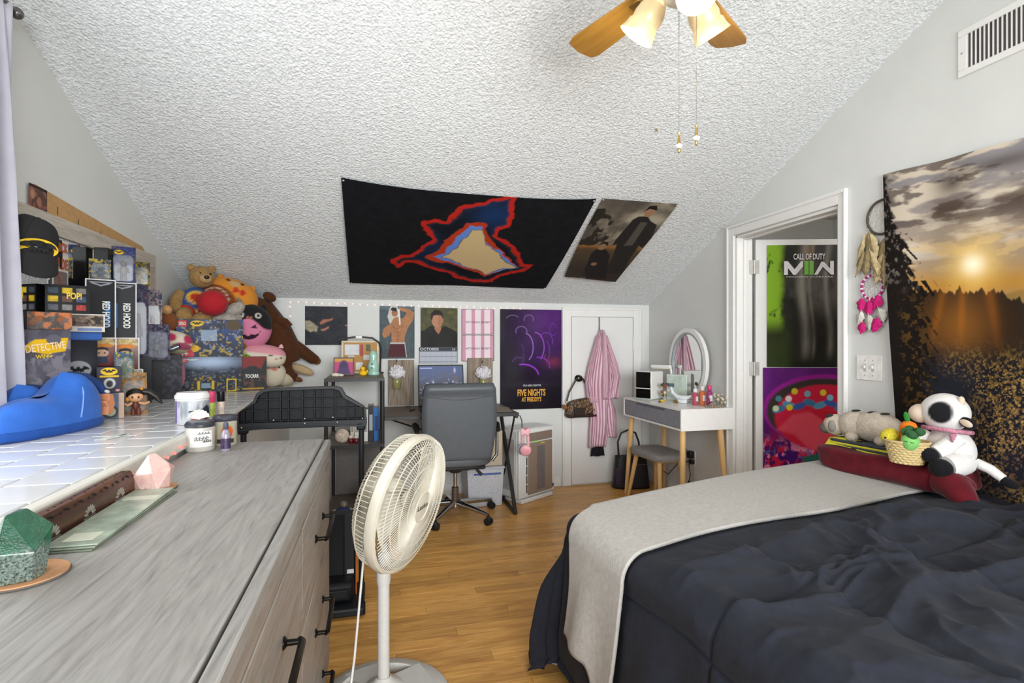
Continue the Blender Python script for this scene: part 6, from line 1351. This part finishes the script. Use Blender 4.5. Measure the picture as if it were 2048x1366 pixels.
# building brick boxes with bat emblem and a dark game case
def f(A): A.mix(sst(0, 1, A.v), '#2a4580'); speck(['#22304f', '#2a2c34'], 12, 6, .8)(A); speck(['#20242e'], 52, 14, .7)(A); A.mix(.8*sst(.63, .68, fbm(A.u*20, A.v*13, 77)), '#b5961c'); A.mix(.7*sst(.64, .7, fbm(A.u*24, A.v*15, 88)), '#7d8cab'); A.rect(.03, .15, .80, .97, '#c0281e'); A.ell(.30, .89, .095, .05, '#e0b81c'); A.poly([(.30+x*.08, .89+z*.08*A.w/A.h) for x, z in BAT], '#141414', .7); A.rect(.36, .60, .42, .72, '#9ab0c8', .7); A.poly([(.36, .42), (.60, .42), (.60, .72), (.36, .72)], '#c9a81c', 1, .0); A.ell(.25, .22, .09, .06, '#d9a81c'); A.ell(.12, .05, .14, .12, '#c43a40'); A.ell(.85, .86, .12, .10, '#4a3a1c', 3)
t = toybox('brick_set_box', 'upper of two blue building brick boxes with bat emblem', -1.055, 3.90, CT+.238, .385, .09, .245, 15, f, '#1f2a48', nx=150, group='building brick boxes')
text('LEGO', .038, .022, WL, t, (-.177, -.003, .205), bold=.03); text('4+', .05, .035, WL, t, (-.175, -.003, .004), bold=.03)
def f(A): A.mix(np.exp(-(((A.u-.5)/.4)**2+((A.v-.85)/.18)**2)), '#a8bcd8'); A.mix(sst(.45, .58, fbm(A.u*6, A.v*6, 4))*sst(.75, .6, A.v), '#14161c'); A.mix(.8*sst(.5, .7, fbm(A.u*14, A.v*12, 9))*(A.v < .65), '#2a3040'); A.mix(.7*sst(.6, .66, fbm(A.u*30, A.v*24, 19))*(A.v < .6), '#6a7488'); A.mix(.8*sst(.64, .68, fbm(A.u*26, A.v*22, 29))*(A.v < .5), '#a98a1c'); A.rect(.03, .15, .84, .97, '#c0281e'); A.rect(.3, .34, .08, .32, '#d0b01c'); A.rect(.52, .56, .08, .32, '#d0b01c'); A.rect(.36, .5, .12, .26, '#7a96a8'); A.line([(.76, .02), (.9, .02), (.9, .35), (.76, .35), (.76, .02)], '#d9b81c', .007); A.poly([(.22+x*.1, .92+z*.08) for x, z in BAT], '#c9ccd0', .7)
t = toybox('brick_set_box', 'lower of two building brick boxes showing a black vehicle', -1.055, 3.90, CT+.001, .375, .09, .236, 15, f, '#1c2438', nx=150, group='building brick boxes'); text('LEGO', .038, .022, WL, t, (-.175, -.003, .204), bold=.03)
def f(A): A.poly([(.0, 1), (1, 1), (.8, .62), (.6, .72), (.4, .72), (.15, .62)], '#7a2420', 2); A.mix(.7*sst(.5, .62, fbm(A.u*8, A.v*9, 5))*sst(.5, .3, A.v), '#6a4030'); A.rect(.1, .9, .03, .07, '#c9a01c', .8)
t = toybox('game_case', 'black and red game case beside the brick boxes', -.82, 4.0, CT+.001, .18, .05, .235, 14, f, '#1c1b1e', nx=80, rough=.15, tilt=-6); text('TOCRRR', .085, .026, WL, t, (-.045, -.003, .085), bold=.03)
# ------------------------------------------------------------ blue slippers
def slipper(label, loc, rz, sc):
    t = thing('plush_slipper', label, 'slipper', loc, rz, 'blue plush slippers'); t.scale = (sc, sc, sc)
    BLU_ = mt('#3567bd', .9, sheen=.6, var=.12, scale=9, bump=.3, bscale=200); BL2 = mt('#264f9c', .9, sheen=.4)
    def sole(k):   # outline, toe at +x
        a = 2*math.pi*k; x = .25*math.cos(a); return x, .075*math.sin(a)*(1.12+.22*math.cos(a))
    n = 40; O = [sole(i/n) for i in range(n)]
    G().rings([[(x*s_, y*s_, z) for x, y in O] for s_, z in ((.94, 0), (1.0, .006), (1.02, .018), (1.0, .03), (.95, .034))]).build('sole', BL2, t)
    def body(u, v):   # u around, v bottom to top
        x, y = sole(u); zt = .142+.010*math.sin(x*14)+.062*math.exp(-((x-.11)/.075)**2)-.035*max(0, (x-.19)/.06)-.02*max(0, (-x-.15)/.1)
        s_ = (1-v**5.0)**.5 if v < .999 else 0; z = .03+(zt-.03)*(v**.9)
        return x*(.55+.43*s_)*(.98), y*.96*s_, z+.004*math.sin(u*25+v*6)
    b = G().grid(body, 60, 16).build('upper', BLU_, t)
    G().tube([(.03, -.084, .05), (.04, -.083, .09), (.055, -.076, .14), (.07, -.055, .182), (.08, -.02, .205)], .003, 6).build('seam', mt('#7a9ad8', .7), b)
    G().prism([(.215, .034), (.252, .04), (.268, .075), (.255, .115), (.222, .12), (.232, .095), (.20, .09), (.225, .065)], -.062, -.02).build('face_panel', mt('#d08a62', .8), t, .003)
    G().tube([(.09, .0, .205), (.15, -.02, .188), (.205, -.035, .155), (.235, -.04, .122)], [.012, .02, .02, .01], 10).build('brow_ridge', mt('#1d3a70', .9), t)
    G().ell((.222, -.058, .128), (.014, .008, .007), (0, 20, 0), 12, 8).build('eye_patch', mt('#c9c4c8', .6), t)
slipper('blue plush slipper in front nearest the camera', (-1.135, 2.27, CT+.001), 82, 1.0)
slipper('blue plush slipper mostly hidden behind its pair', (-1.265, 2.27, CT+.001), 82, .8)
# ------------------------------------------------------------ plush pile in the corner of the ledge
def pl(c, var=.08, b=.4): return mt(c, .95, sheen=.5, var=var, scale=40, bump=b, bscale=260)
TANF = mt('#9c7a4c', .95, sheen=.5, var=.22, scale=60, bump=.9, bscale=140, bdist=.008)
tb_ = thing('teddy_bear', 'tan teddy bear in blue red and yellow hero shirt atop the pile', 'plush toy', (-1.20, 4.09, 1.462), 22)
def shirt(u, v, x, y, z):
    f_ = (y < 0); em = f_*disc(x, z, .0, .155, .06, .045); e2 = f_*disc(x, z, .0, .155, .042, .03)
    return paint('#2c4f80', (em, '#d9a83a'), (e2, '#a8301f'), (sst(.075, .065, z)*sst(.05, .06, z), '#d9a82a'), (sst(.055, .045, z), '#a8341f'))
def bodyf(u, v): x, y, z = sph(.105, .085, .115)(u, v); return x*(1-.25*z/.115*.5), y, z+.115
surf('body', bodyf, shirt, 40, 24, tb_)
G().ell((.035, -.03, .30), (.078, .072, .075), nu=28, nv=18).build('head', TANF, tb_); mz = G().ell((.05, -.09, .283), (.04, .036, .033), nu=20, nv=12).build('muzzle', mt('#b08e5e', .95, bump=.7, bscale=140), tb_); G().ell((.054, -.126, .290), (.017, .01, .013), nu=14, nv=8).build('nose', mt('#1c1614', .35), mz)
for s_ in (-1, 1): G().ell((.035+s_*.062, -.012, .36), (.026, .016, .026), nu=16, nv=10).build('ear', TANF, tb_); G().ell((.05+s_*.03, -.094, .318), .007, nu=10, nv=8).build('eye', mt('#1c1614', .2), tb_)
G().tube([(-.085, -.01, .185), (-.115, -.03, .13), (-.12, -.06, .075), (-.10, -.07, .05)], [.036, .042, .04, .026], 14).build('arm', TANF, tb_); G().tube([(.085, -.01, .185), (.12, -.03, .14), (.13, -.05, .09)], [.036, .042, .034], 14).build('arm', TANF, tb_)
G().tube([(-.05, -.04, .05), (-.075, -.10, .035), (-.08, -.14, .02)], [.045, .05, .045], 14).ell((-.082, -.15, .018), (.05, .035, .055), nu=18, nv=12).build('leg', TANF, tb_); G().tube([(.05, -.04, .05), (.06, -.10, .03), (.03, -.15, .01)], [.045, .05, .045], 14).ell((.02, -.155, .0), (.06, .035, .045), nu=18, nv=12).build('leg', TANF, tb_)
for s_ in (-1, 1): G().tube([(s_*.05, -.05, .055), (s_*.07, -.085, .045)], [.051, .056], 14).build('boot_cuff', pl('#a8341f'), tb_)
# round orange plush
def fc(u, v, x, y, z):
    f_ = (y < .05)*1.; br = f_*sst(.0, -.015, z+.02*np.sin(x*30)-.015-.25*(x+.06)); icing = f_*np.exp(-((np.hypot((x+.09)/.085, (z+.075)/.085)-1)/.05)**2)*(z > -.1)*(np.sin(np.arctan2(z+.075, x+.09)*9) > -2)
    br = f_*disc(x, z, -.10, -.085, .16, .12, .06)
    return paint('#c9812c', (br, '#75371c'), (icing*br*.9, '#d9c0a0'), (f_*disc(x, z, -.055, .10, .012, .012), '#2a1c14'), (f_*disc(x, z, .04, .105, .012), '#2a1c14'), (f_*disc(x, z, -.005, .085, .035, .025), '#b9986a'), (f_*np.maximum(disc(x, z, .01, .04, .02, .022), disc(x, z, .06, .04, .02, .022)), '#b52a22'))
t = thing('round_plush', 'big round orange plush with brown icing and red bow tie', 'plush toy', (-1.015, 4.22, 1.625), rot=(-12, 20, 14)); surf('body', sph(.185, .13, .145, .85), fc, 90, 60, t)
for s_ in (-1, 1): G().ell((s_*.11, 0, .13), (.022, .016, .024), nu=14, nv=9).build('ear', pl('#c9812c'), t)
t = thing('red_ball_plush', 'small round red plush wedged beside the teddy bear', 'plush toy', (-1.055, 3.945, 1.575), rot=(0, 0, 15)); G().ell((0, 0, 0), (.092, .08, .085), nu=28, nv=18).build('body', pl('#a8242c'), t); G().tube([(.0925*math.cos(a), -.0*math.sin(a), .0855*math.sin(a)) for a in np.linspace(0, 2*math.pi, 40)], .0015, 5).build('seam', pl('#7d1a20'), t)
# dark cat in a pink pumpkin
def fc(u, v, x, y, z):
    f_ = (y < .02)*1.; top_ = sst(.008, .016, z-.03*np.cos(x*26)); tri = lambda cx, cz: f_*(pdist(x, z, [(cx-.022, cz-.014), (cx+.022, cz-.014), (cx, cz+.018)]) < 0)
    mo = f_*(pdist(x, z, [(-.07, -.055), (-.04, -.075), (-.01, -.07), (-.008, -.082), (.02, -.082), (.02, -.07), (.05, -.066), (.08, -.04), (.06, -.085), (.02, -.105), (-.03, -.10)]) < 0)
    ey = f_*np.maximum(np.exp(-((np.hypot(x+.055, z-.062)-.016)/.004)**2), np.exp(-((np.hypot(x-.055, z-.072)-.016)/.004)**2))
    return paint('#c97896', (top_, '#1c1a1c'), (tri(-.055, -.02)*1., '#2c1826'), (tri(.04, -.01)*1., '#2c1826'), (mo*1., '#2c1826'), (ey, '#d8d4cc'), (f_*np.maximum(disc(x, z, -.008, .05, .008), disc(x, z, .012, .052, .008)), '#b56a4a'))
t = thing('pumpkin_cat_plush', 'round black cat plush sitting in a pink pumpkin with carved grin', 'plush toy', (-.885, 4.18, 1.425), rot=(-6, 6, 12)); surf('body', sph(.158, .12, .165, .92), fc, 100, 70, t)
for s_ in (-1, 1): G().lathe([(.034, 0), (.026, .02), (.012, .04), (.002, .048)], (s_*.085, 0, .128), 14).build('ear', pl('#1c1a1c'), t)
# wolf in navy and grey
def fc(u, v, x, y, z): return paint('#8d867c', (sst(.0, -.02, z), '#262c3a'), (sst(.4, .6, fbm(x*60+5, z*60+y*20+9, 3))*.5, '#c0bab0'))
t = thing('wolf_plush', 'shaggy grey and navy wolf plush lying under the red ball', 'plush toy', (-1.02, 4.07, 1.455), rot=(0, -14, 14)); surf('body', sph(.13, .085, .065), fc, 50, 30, t, mat=None); G().ell((.09, -.03, .065), (.07, .05, .045), (0, -20, 0), 20, 14).build('head', pl('#a39c92', .2, .9), t)
for x in (.04, .13): G().lathe([(.022, 0), (.014, .03), (.002, .05)], (x, -.02, .095), 12).build('ear', pl('#7d766c', .2, .9), t)
G().ell((-.11, -.05, -.01), (.05, .035, .04), nu=16, nv=10).ell((-.02, -.075, -.02), (.045, .03, .035), nu=16, nv=10).build('paws', pl('#cbc6bd', .15, .9), t)
# long brown plush draped over the corner
BRN = pl('#4a2b18', .15, .7); BRL = pl('#6a4526', .15, .6)
t = thing('long_brown_plush', 'long floppy brown plush animal draped over the end of the pile', 'plush toy', (0, 0, 0))
G().tube([(-.86, 4.42, 1.62), (-.80, 4.41, 1.50), (-.73, 4.40, 1.38), (-.68, 4.40, 1.26), (-.65, 4.42, 1.16)], [.075, .10, .115, .12, .09], 20).build('body', BRN, t); G().ell((-.865, 4.36, 1.58), (.08, .07, .075), nu=22, nv=14).build('head', BRN, t); G().ell((-.77, 4.33, 1.655), (.05, .03, .035), (0, 30, 0), 16, 10).build('ear', BRN, t); G().ell((-.83, 4.31, 1.53), (.045, .03, .035), nu=16, nv=10).build('muzzle', BRL, t)
for pts in ([(-.64, 4.40, 1.30), (-.56, 4.42, 1.25), (-.47, 4.44, 1.18), (-.44, 4.45, 1.17)], [(-.68, 4.38, 1.18), (-.66, 4.36, 1.10), (-.62, 4.35, 1.05), (-.58, 4.35, 1.04)]): G().tube(pts, [.06, .05, .042, .03], 14).build('leg', BRN, t)
G().tube([(-.72, 4.34, 1.48), (-.66, 4.33, 1.46), (-.63, 4.33, 1.43)], [.04, .035, .03], 12).build('arm', BRN, t)
G().ell((-.575, 4.35, 1.03), (.04, .03, .02), (0, 20, 0), 14, 8).ell((-.445, 4.45, 1.165), (.03, .03, .03), nu=14, nv=8).build('foot_pad', BRL, t)
G().ell((-.56, 4.46, 1.10), (.10, .03, .035), (0, 22, 0), 16, 10).build('cream_belly', pl('#b59c78'), t)
# cats, pigs, frogs
def fc(u, v, x, y, z):
    f_ = (y < .03)*1.; return paint('#d3c8b4', (sst(.012, .025, z+.1*np.abs(x-.06)*0), '#cf8d98'), (f_*np.maximum(disc(x, z, .055, .01, .01), disc(x, z, .125, -.0, .008)), '#2a2020'), (f_*disc(x, z, .095, -.008, .012, .008), '#b07a74'))
t = thing('pink_cat_plush', 'loaf shaped cream plush cat with pink back under the pumpkin cat', 'plush toy', (-.80, 4.20, 1.215), rot=(0, 8, 12)); surf('body', sph(.165, .11, .085, .8), fc, 70, 40, t)
for x in (-.005, .12): G().lathe([(.02, 0), (.014, .018), (.002, .03)], (x, 0, .072), 12).build('ear', pl('#d9a8ac'), t)
def fc(u, v, x, y, z):
    f_ = (y < .03)*1.; return paint('#cfc4ae', (f_*disc(x, z, -.03, .085, .05, .045, .2), '#c9776e'), (f_*disc(x, z, .02, .045, .022, .018), '#c4756a'), (f_*np.maximum(disc(x, z, -.02, .05, .008), disc(x, z, .05, .055, .008)), '#2a2020'))
t = thing('pig_plush', 'round cream pig plush with pink ear at the end of the ledge', 'plush toy', (-.755, 4.30, 1.075), rot=(0, 4, 10)); surf('body', sph(.105, .09, .095, .9), fc, 60, 40, t); G().ell((-.055, -.02, .085), (.028, .012, .03), (0, -20, 0), 14, 8).build('ear', pl('#c4756a'), t)
G().ell((.10, .03, -.035), (.07, .06, .055), nu=18, nv=12).build('tail_pad', pl('#b9ae98'), t)
t = thing('frog_plush', 'bright green frog plush squeezed behind the black game case', 'plush toy', (-.87, 4.20, 1.08), rot=(0, 0, 10)); G().ell((0, 0, 0), (.10, .075, .10), nu=24, nv=16).build('body', pl('#5f9a34', .2), t)
for s_ in (-1, 1): e = G().ell((s_*.045, -.02, .085), .024, nu=14, nv=10).build('eye_bump', pl('#6fae3c'), t); G().ell((s_*.045, -.042, .088), .007, nu=8, nv=6).build('pupil', mt('#15140f', .3), e)
t = thing('turtle_plush', 'small lime green plush peeking between brick box and cat', 'plush toy', (-.895, 4.06, 1.20), rot=(0, 0, 10)); G().ell((0, 0, 0), (.055, .045, .032), nu=20, nv=12).build('body', pl('#7fae2c'), t); e = G().ell((.02, -.035, .018), .012, nu=10, nv=8).build('eye_bump', pl('#7fae2c'), t); G().ell((.022, -.046, .02), .005, nu=8, nv=6).build('pupil', mt('#15140f', .3), e)
def fc(u, v, x, y, z):
    f_ = (y < .04)*1.; return paint('#d8cdb8', (f_*disc(x, z, -.01, .03, .035, .024), '#b5365a'), (f_*disc(x, z, .09, .03, .03, .03), '#b5365a'), (f_*disc(x, z, .06, -.02, .05, .024), '#9c4a62'), (sst(-.035, -.05, z), '#b9b48a'))
t = thing('strawberry_plush', 'cream plush with crimson spots lying above the plain pink plush', 'plush toy', (-1.225, 3.72, 1.312), rot=(0, 8, 18)); surf('body', sph(.115, .09, .072, .9), fc, 60, 36, t); G().ell((-.09, -.01, .04), (.03, .02, .03), nu=12, nv=8).build('ear', pl('#d8cdb8'), t)
t = thing('big_pink_plush', 'plain pink plush squeezed between glossy dark box and brick boxes', 'plush toy', (-1.25, 3.765, 1.11), rot=(0, 0, 15)); G().ell((0, 0, 0), (.085, .075, .13), nu=30, nv=20, pw=.9).build('body', pl('#b9788a'), t); G().ell((.04, -.04, .11), (.03, .025, .03), nu=16, nv=10).build('ear', pl('#b9788a'), t)
t = thing('bolster_plush', 'dull green bolster plush under the teddy bear behind the brick boxes', 'plush toy', (-1.17, 4.24, 1.20), rot=(0, 0, 15)); G().ell((0, 0, 0), (.16, .15, .215), nu=30, nv=20, pw=.8).build('body', pl('#4a6a40'), t); G().tube([(.161*math.cos(a), .151*math.sin(a), 0) for a in np.linspace(0, 2*math.pi, 40)], .002, 5).build('seam', pl('#38522f'), t)
t = thing('brown_monkey_plush', 'small brown plush between teddy bear and blister packs', 'plush toy', (-1.27, 3.80, 1.44), rot=(0, 0, 15)); G().ell((0, 0, 0), (.05, .045, .07), nu=18, nv=12).build('body', pl('#7a4a2c'), t); G().ell((-.005, -.03, .075), (.03, .028, .03), nu=16, nv=10).build('head', pl('#c99a6a', .3), t)
t = thing('olive_bear_plush', 'olive brown plush squeezed behind the right of the brick boxes', 'plush toy', (-.93, 4.12, 1.30), rot=(0, 0, 10)); G().ell((0, 0, 0), (.06, .05, .08), nu=18, nv=12).build('body', pl('#7d5c2c', .2), t); G().ell((.03, -.01, -.09), (.05, .045, .06), nu=18, nv=12).build('leg', pl('#b9aa88', .2), t)
# ------------------------------------------------------------ pillow, towel and plush toys at the head of the bed
def pillow(label, c, s, rz, mat, z):
    t = thing('pillow', label, 'pillow', (c[0], c[1], z), rz)
    def fx(u, v):
        x, y, zz = sph(s[0]/2, s[1]/2, s[2]/2, .38)(u, v); e = np.hypot(x/(s[0]/2), y/(s[1]/2)); return x+.008*np.sin(zz*60+y*9), y+.01*np.sin(x*20), zz*(1.08-.22*np.clip(e-.5, 0, 1))+s[2]/2+.006*np.sin(x*23+y*14)
    surf('cover', fx, lambda u, v, x, y, z_: paint('#56141c', (0*u, '#000000')), 90, 40, t, mat=mat); return t
BURG = mt('#5a121c', .95, sheen=.9, var=.18, scale=20, bump=.3, bscale=200)
PT = .662
p_ = pillow('burgundy velvet pillow lying against the tapestry wall', (2.375, 1.99), (.30, .66, .125), 3, BURG, PT)
G().tube([(-.10, -.30, .07), (-.13, -.37, .055), (-.15, -.41, .02), (-.16, -.44, .005)], [.06, .055, .045, .03], 14).ell((-.10, -.36, .075), (.06, .05, .035), (10, 20, 0), 16, 10).build('corner_fold', BURG, p_)
TZ = PT+.128
A = Art(.40, .24, 150, '#3c4048'); A.rect(0, 1, 0, .30, '#c6bf3a'); A.ell(.35, .62, .13, .10, '#b9bac0', 1.5); A.ell(.62, .55, .24, .12, '#c4c6cc', 1.5); A.ell(.62, .55, .12, .07, '#2a2d36', 1.5); A.ell(.40, .62, .06, .06, '#2a2d36', 1.5); A.poly([(.35, 0), (.42, 0), (.45, .30), (.36, .30)], '#2c2c2e'); A.poly([(.78, 0), (.82, 0), (.83, .3), (.78, .3)], '#2c2c2e'); A.rect(0, .2, .5, 1, '#394258')
t = thing('folded_towel', 'folded yellow grey and black cartoon towel on the burgundy pillow', 'towel', (2.245, 2.24, TZ-.004), -84)
def tw(P, u, v):
    Y = P[..., 2].copy(); P[..., 2] = .034+.006*np.sin(u*7)-.034*sst(.14, 0, v)*1.; P[..., 1] = Y-.008*sst(.14, 0, v); return P
sheet('top_layer', A, t, warp=tw, rough=.85); 
for i, c in enumerate(('#3c4048', '#c6bf3a', '#35383f')): G().ell((.20, .115, .007+.010*i), (.205, .118, .0075), nu=40, nv=8, pw=.35).build('fold', pl(c), t)
# sleeping pug plush
t = thing('pug_plush', 'cream sleeping dog plush lying at the far end of the pillow', 'plush toy', (2.36, 2.11, TZ+.028), -80)
PUG = mt('#c2b5a5', .95, sheen=.4, var=.12, scale=30, bump=.9, bscale=150, bdist=.008)
G().ell((.05, .0, .075), (.125, .07, .075), nu=30, nv=18).ell((-.05, .0, .072), (.09, .068, .07), nu=26, nv=16).build('body', PUG, t); h_ = G().ell((-.145, -.01, .062), (.06, .058, .055), nu=24, nv=16).build('head', PUG, t)
G().ell((-.19, -.025, .042), (.03, .035, .03), nu=16, nv=10).build('muzzle', mt('#5a5450', .9), h_); G().ell((-.135, -.06, .06), (.022, .012, .03), nu=14, nv=8).build('ear', mt('#8d8880', .9), h_); G().ell((-.165, -.03, .105), (.026, .02, .012), nu=14, nv=8).build('ear', mt('#2a2826', .9), h_)
for x in (-.03, .11): G().ell((x, -.065, .022), (.03, .028, .024), nu=14, nv=8).build('paw', PUG, t)
for x in (-.05, .03, .09): G().ell((x, .0, .146), (.016, .03, .005), nu=10, nv=6).build('dark_spot', mt('#2a2826', .9), t)
# cow plush holding a basket
cw = thing('cow_plush', 'seated black and white cow plush with pink scarf on the pillow', 'plush toy', (2.385, 1.735, TZ-.03), 0)
CWH = mt('#dedbd8', .95, sheen=.5, var=.05, bump=.6, bscale=170); CBL = mt('#17171b', .95, sheen=.4, var=.2, bump=.5, bscale=170); CPK = mt('#d8c3ae', .9)
G().ell((0, 0, .085), (.085, .095, .10), nu=30, nv=20).build('body', CWH, cw)
hx, hy, hz = -.01, .01, .245
def fc(u, v, x, y, z):
    m = (x < .03)*disc(y, z, -.028, .006, .042, .046, .10); return paint('#dedbd8', (m*1., '#17171b'))
surf('head', lambda u, v: sph(.078, .092, .083)(u, v), fc, 60, 44, cw, loc=(hx, hy, hz)); 
G().ell((hx-.035, hy+.078, hz-.012), (.042, .045, .042), nu=22, nv=14).build('muzzle', CPK, cw); G().ell((hx-.065, hy+.095, hz-.004), (.004, .006, .004), nu=8, nv=6).build('nostril', mt('#8d6a5c', .8), cw)
er = G().ell((hx-.02, hy-.105, hz-.03), (.016, .035, .022), (20, 0, 0), 16, 10).build('ear', CBL, cw); G().ell((hx-.033, hy-.108, hz-.03), (.006, .026, .014), (20, 0, 0), 14, 8).build('inner_ear', CPK, er)
G().ell((hx-.005, hy-.07, hz+.055), (.012, .013, .022), nu=12, nv=8).build('horn', CPK, cw)
G().tube([(.075*math.cos(a)-.005, .085*math.sin(a)+.005, .172-.008*math.cos(a)) for a in np.linspace(0, 2*math.pi, 36)], .009, 8).build('scarf', mt('#b5788c', .8, var=.5, scale=110), cw); G().prism([(-.10, .168), (-.06, .172), (-.085, .135)], -.078, -.07).build('scarf_point', mt('#b5788c', .8, var=.5, scale=110), cw)
for y0, y1, y2 in ((-.055, -.03, .02), (.07, .10, .115)):
    a = G().tube([(-.03, y0, .145), (-.075, (y0+y1)/2, .11), (-.115, y1, .085)], [.034, .034, .030], 14).build('arm', CWH, cw); G().ell((-.135, y1+.008, .075), (.032, .03, .03), nu=16, nv=10).build('hoof', CBL, a)
l = G().tube([(-.01, -.06, .045), (-.07, -.075, .04), (-.11, -.07, .035)], [.05, .048, .042], 14).build('leg', CWH, cw); G().ell((-.135, -.065, .03), (.035, .045, .038), nu=18, nv=12).build('hoof', CBL, l)
l = G().tube([(.0, .07, .045), (-.05, .09, .04)], [.05, .04], 14).build('leg', CWH, cw)
tl = G().tube([(.03, -.085, .045), (.04, -.13, .03), (.05, -.17, .0)], [.022, .02, .018], 10).build('tail', CWH, cw); G().ell((.052, -.19, -.012), (.02, .035, .018), (20, 0, 0), 14, 8).build('tail_tuft', CBL, tl)
bs = thing('plush_basket', 'small woven straw basket held by the cow plush', 'basket', (2.228, 1.795, TZ-.005), -60)
BSK = mt('#c9b27e', .85, var=.15, scale=90)
def bk_(u, v): r = .058+.022*v; a = u*2*math.pi; q = .0035*math.sin(a*22+math.pi*int(v*7.99))*1.; return (r+q)*math.cos(a), (r+q)*math.sin(a)*.85, .095*v
g = G(); rs = []
for k_ in range(9):
    for e_ in (.08, .5, .92):
        v = (k_+e_)/9; r = (.056+.024*v)+.003*math.sin(e_*math.pi); rs.append([((r+.0025*math.cos(a*20+math.pi*k_))*math.cos(a), (r+.0025*math.cos(a*20+math.pi*k_))*math.sin(a)*.85, .095*v) for a in np.linspace(0, 2*math.pi, 80, endpoint=False)])
g.rings(rs).build('weave', BSK, bs); G().tube([(.081*math.cos(a), .069*math.sin(a), .096) for a in np.linspace(0, 2*math.pi, 40)], .005, 8).build('rim', BSK, bs)
c = thing('carrot_plush', 'orange carrot plush with green leaf in the straw basket', 'plush toy', (2.24, 1.805, TZ+.092), rot=(8, 8, -60)); G().lathe([(.012, -.02), (.026, .01), (.033, .04), (.033, .06), (.024, .078), (.006, .086)], n=20).build('root', pl('#d9741e'), c); G().ell((-.012, 0, .10), (.011, .006, .026), (0, -18, 0), 12, 8).build('leaf', pl('#2f7a34'), c); G().ell((-.004, -.032, .048), (.006, .004, .006), nu=10, nv=7).build('eye', mt('#15120f', .2), c)
c = thing('lemon_plush', 'yellow fuzzy pineapple-like plush in the straw basket', 'plush toy', (2.20, 1.85, TZ+.105), rot=(0, -30, -60)); G().ell((0, 0, 0), (.038, .034, .033), nu=22, nv=14).build('body', mt('#d2c23a', .95, var=.25, scale=120, bump=1, bscale=90, bdist=.008), c); G().ell((-.012, -.032, .0), (.005, .003, .005), nu=8, nv=6).build('eye', mt('#15120f', .2), c)
c = thing('broccoli_plush', 'green broccoli plush with smile in the straw basket', 'plush toy', (2.195, 1.755, TZ+.085), rot=(0, 8, -60)); G().lathe([(.02, -.02), (.032, .0), (.034, .02), (.026, .04)], n=20).build('stem', pl('#7fbf6a'), c)
g = G(); rr = random.Random(2)
for i in range(12): a = i*2.4; g.ell((.027*math.cos(a)*rr.uniform(.5, 1.2), .024*math.sin(a), .046+rr.uniform(-.006, .016)), rr.uniform(.014, .02), nu=10, nv=8)
g.build('florets', mt('#2f5a34', .95, var=.3, bump=1, bscale=120), c)
for x in (-.011, .011): G().tube([(x-.006, -.033, .016), (x, -.0345, .012), (x+.006, -.033, .016)], .0012, 5).build('eye', mt('#1c2a18', .4), c)
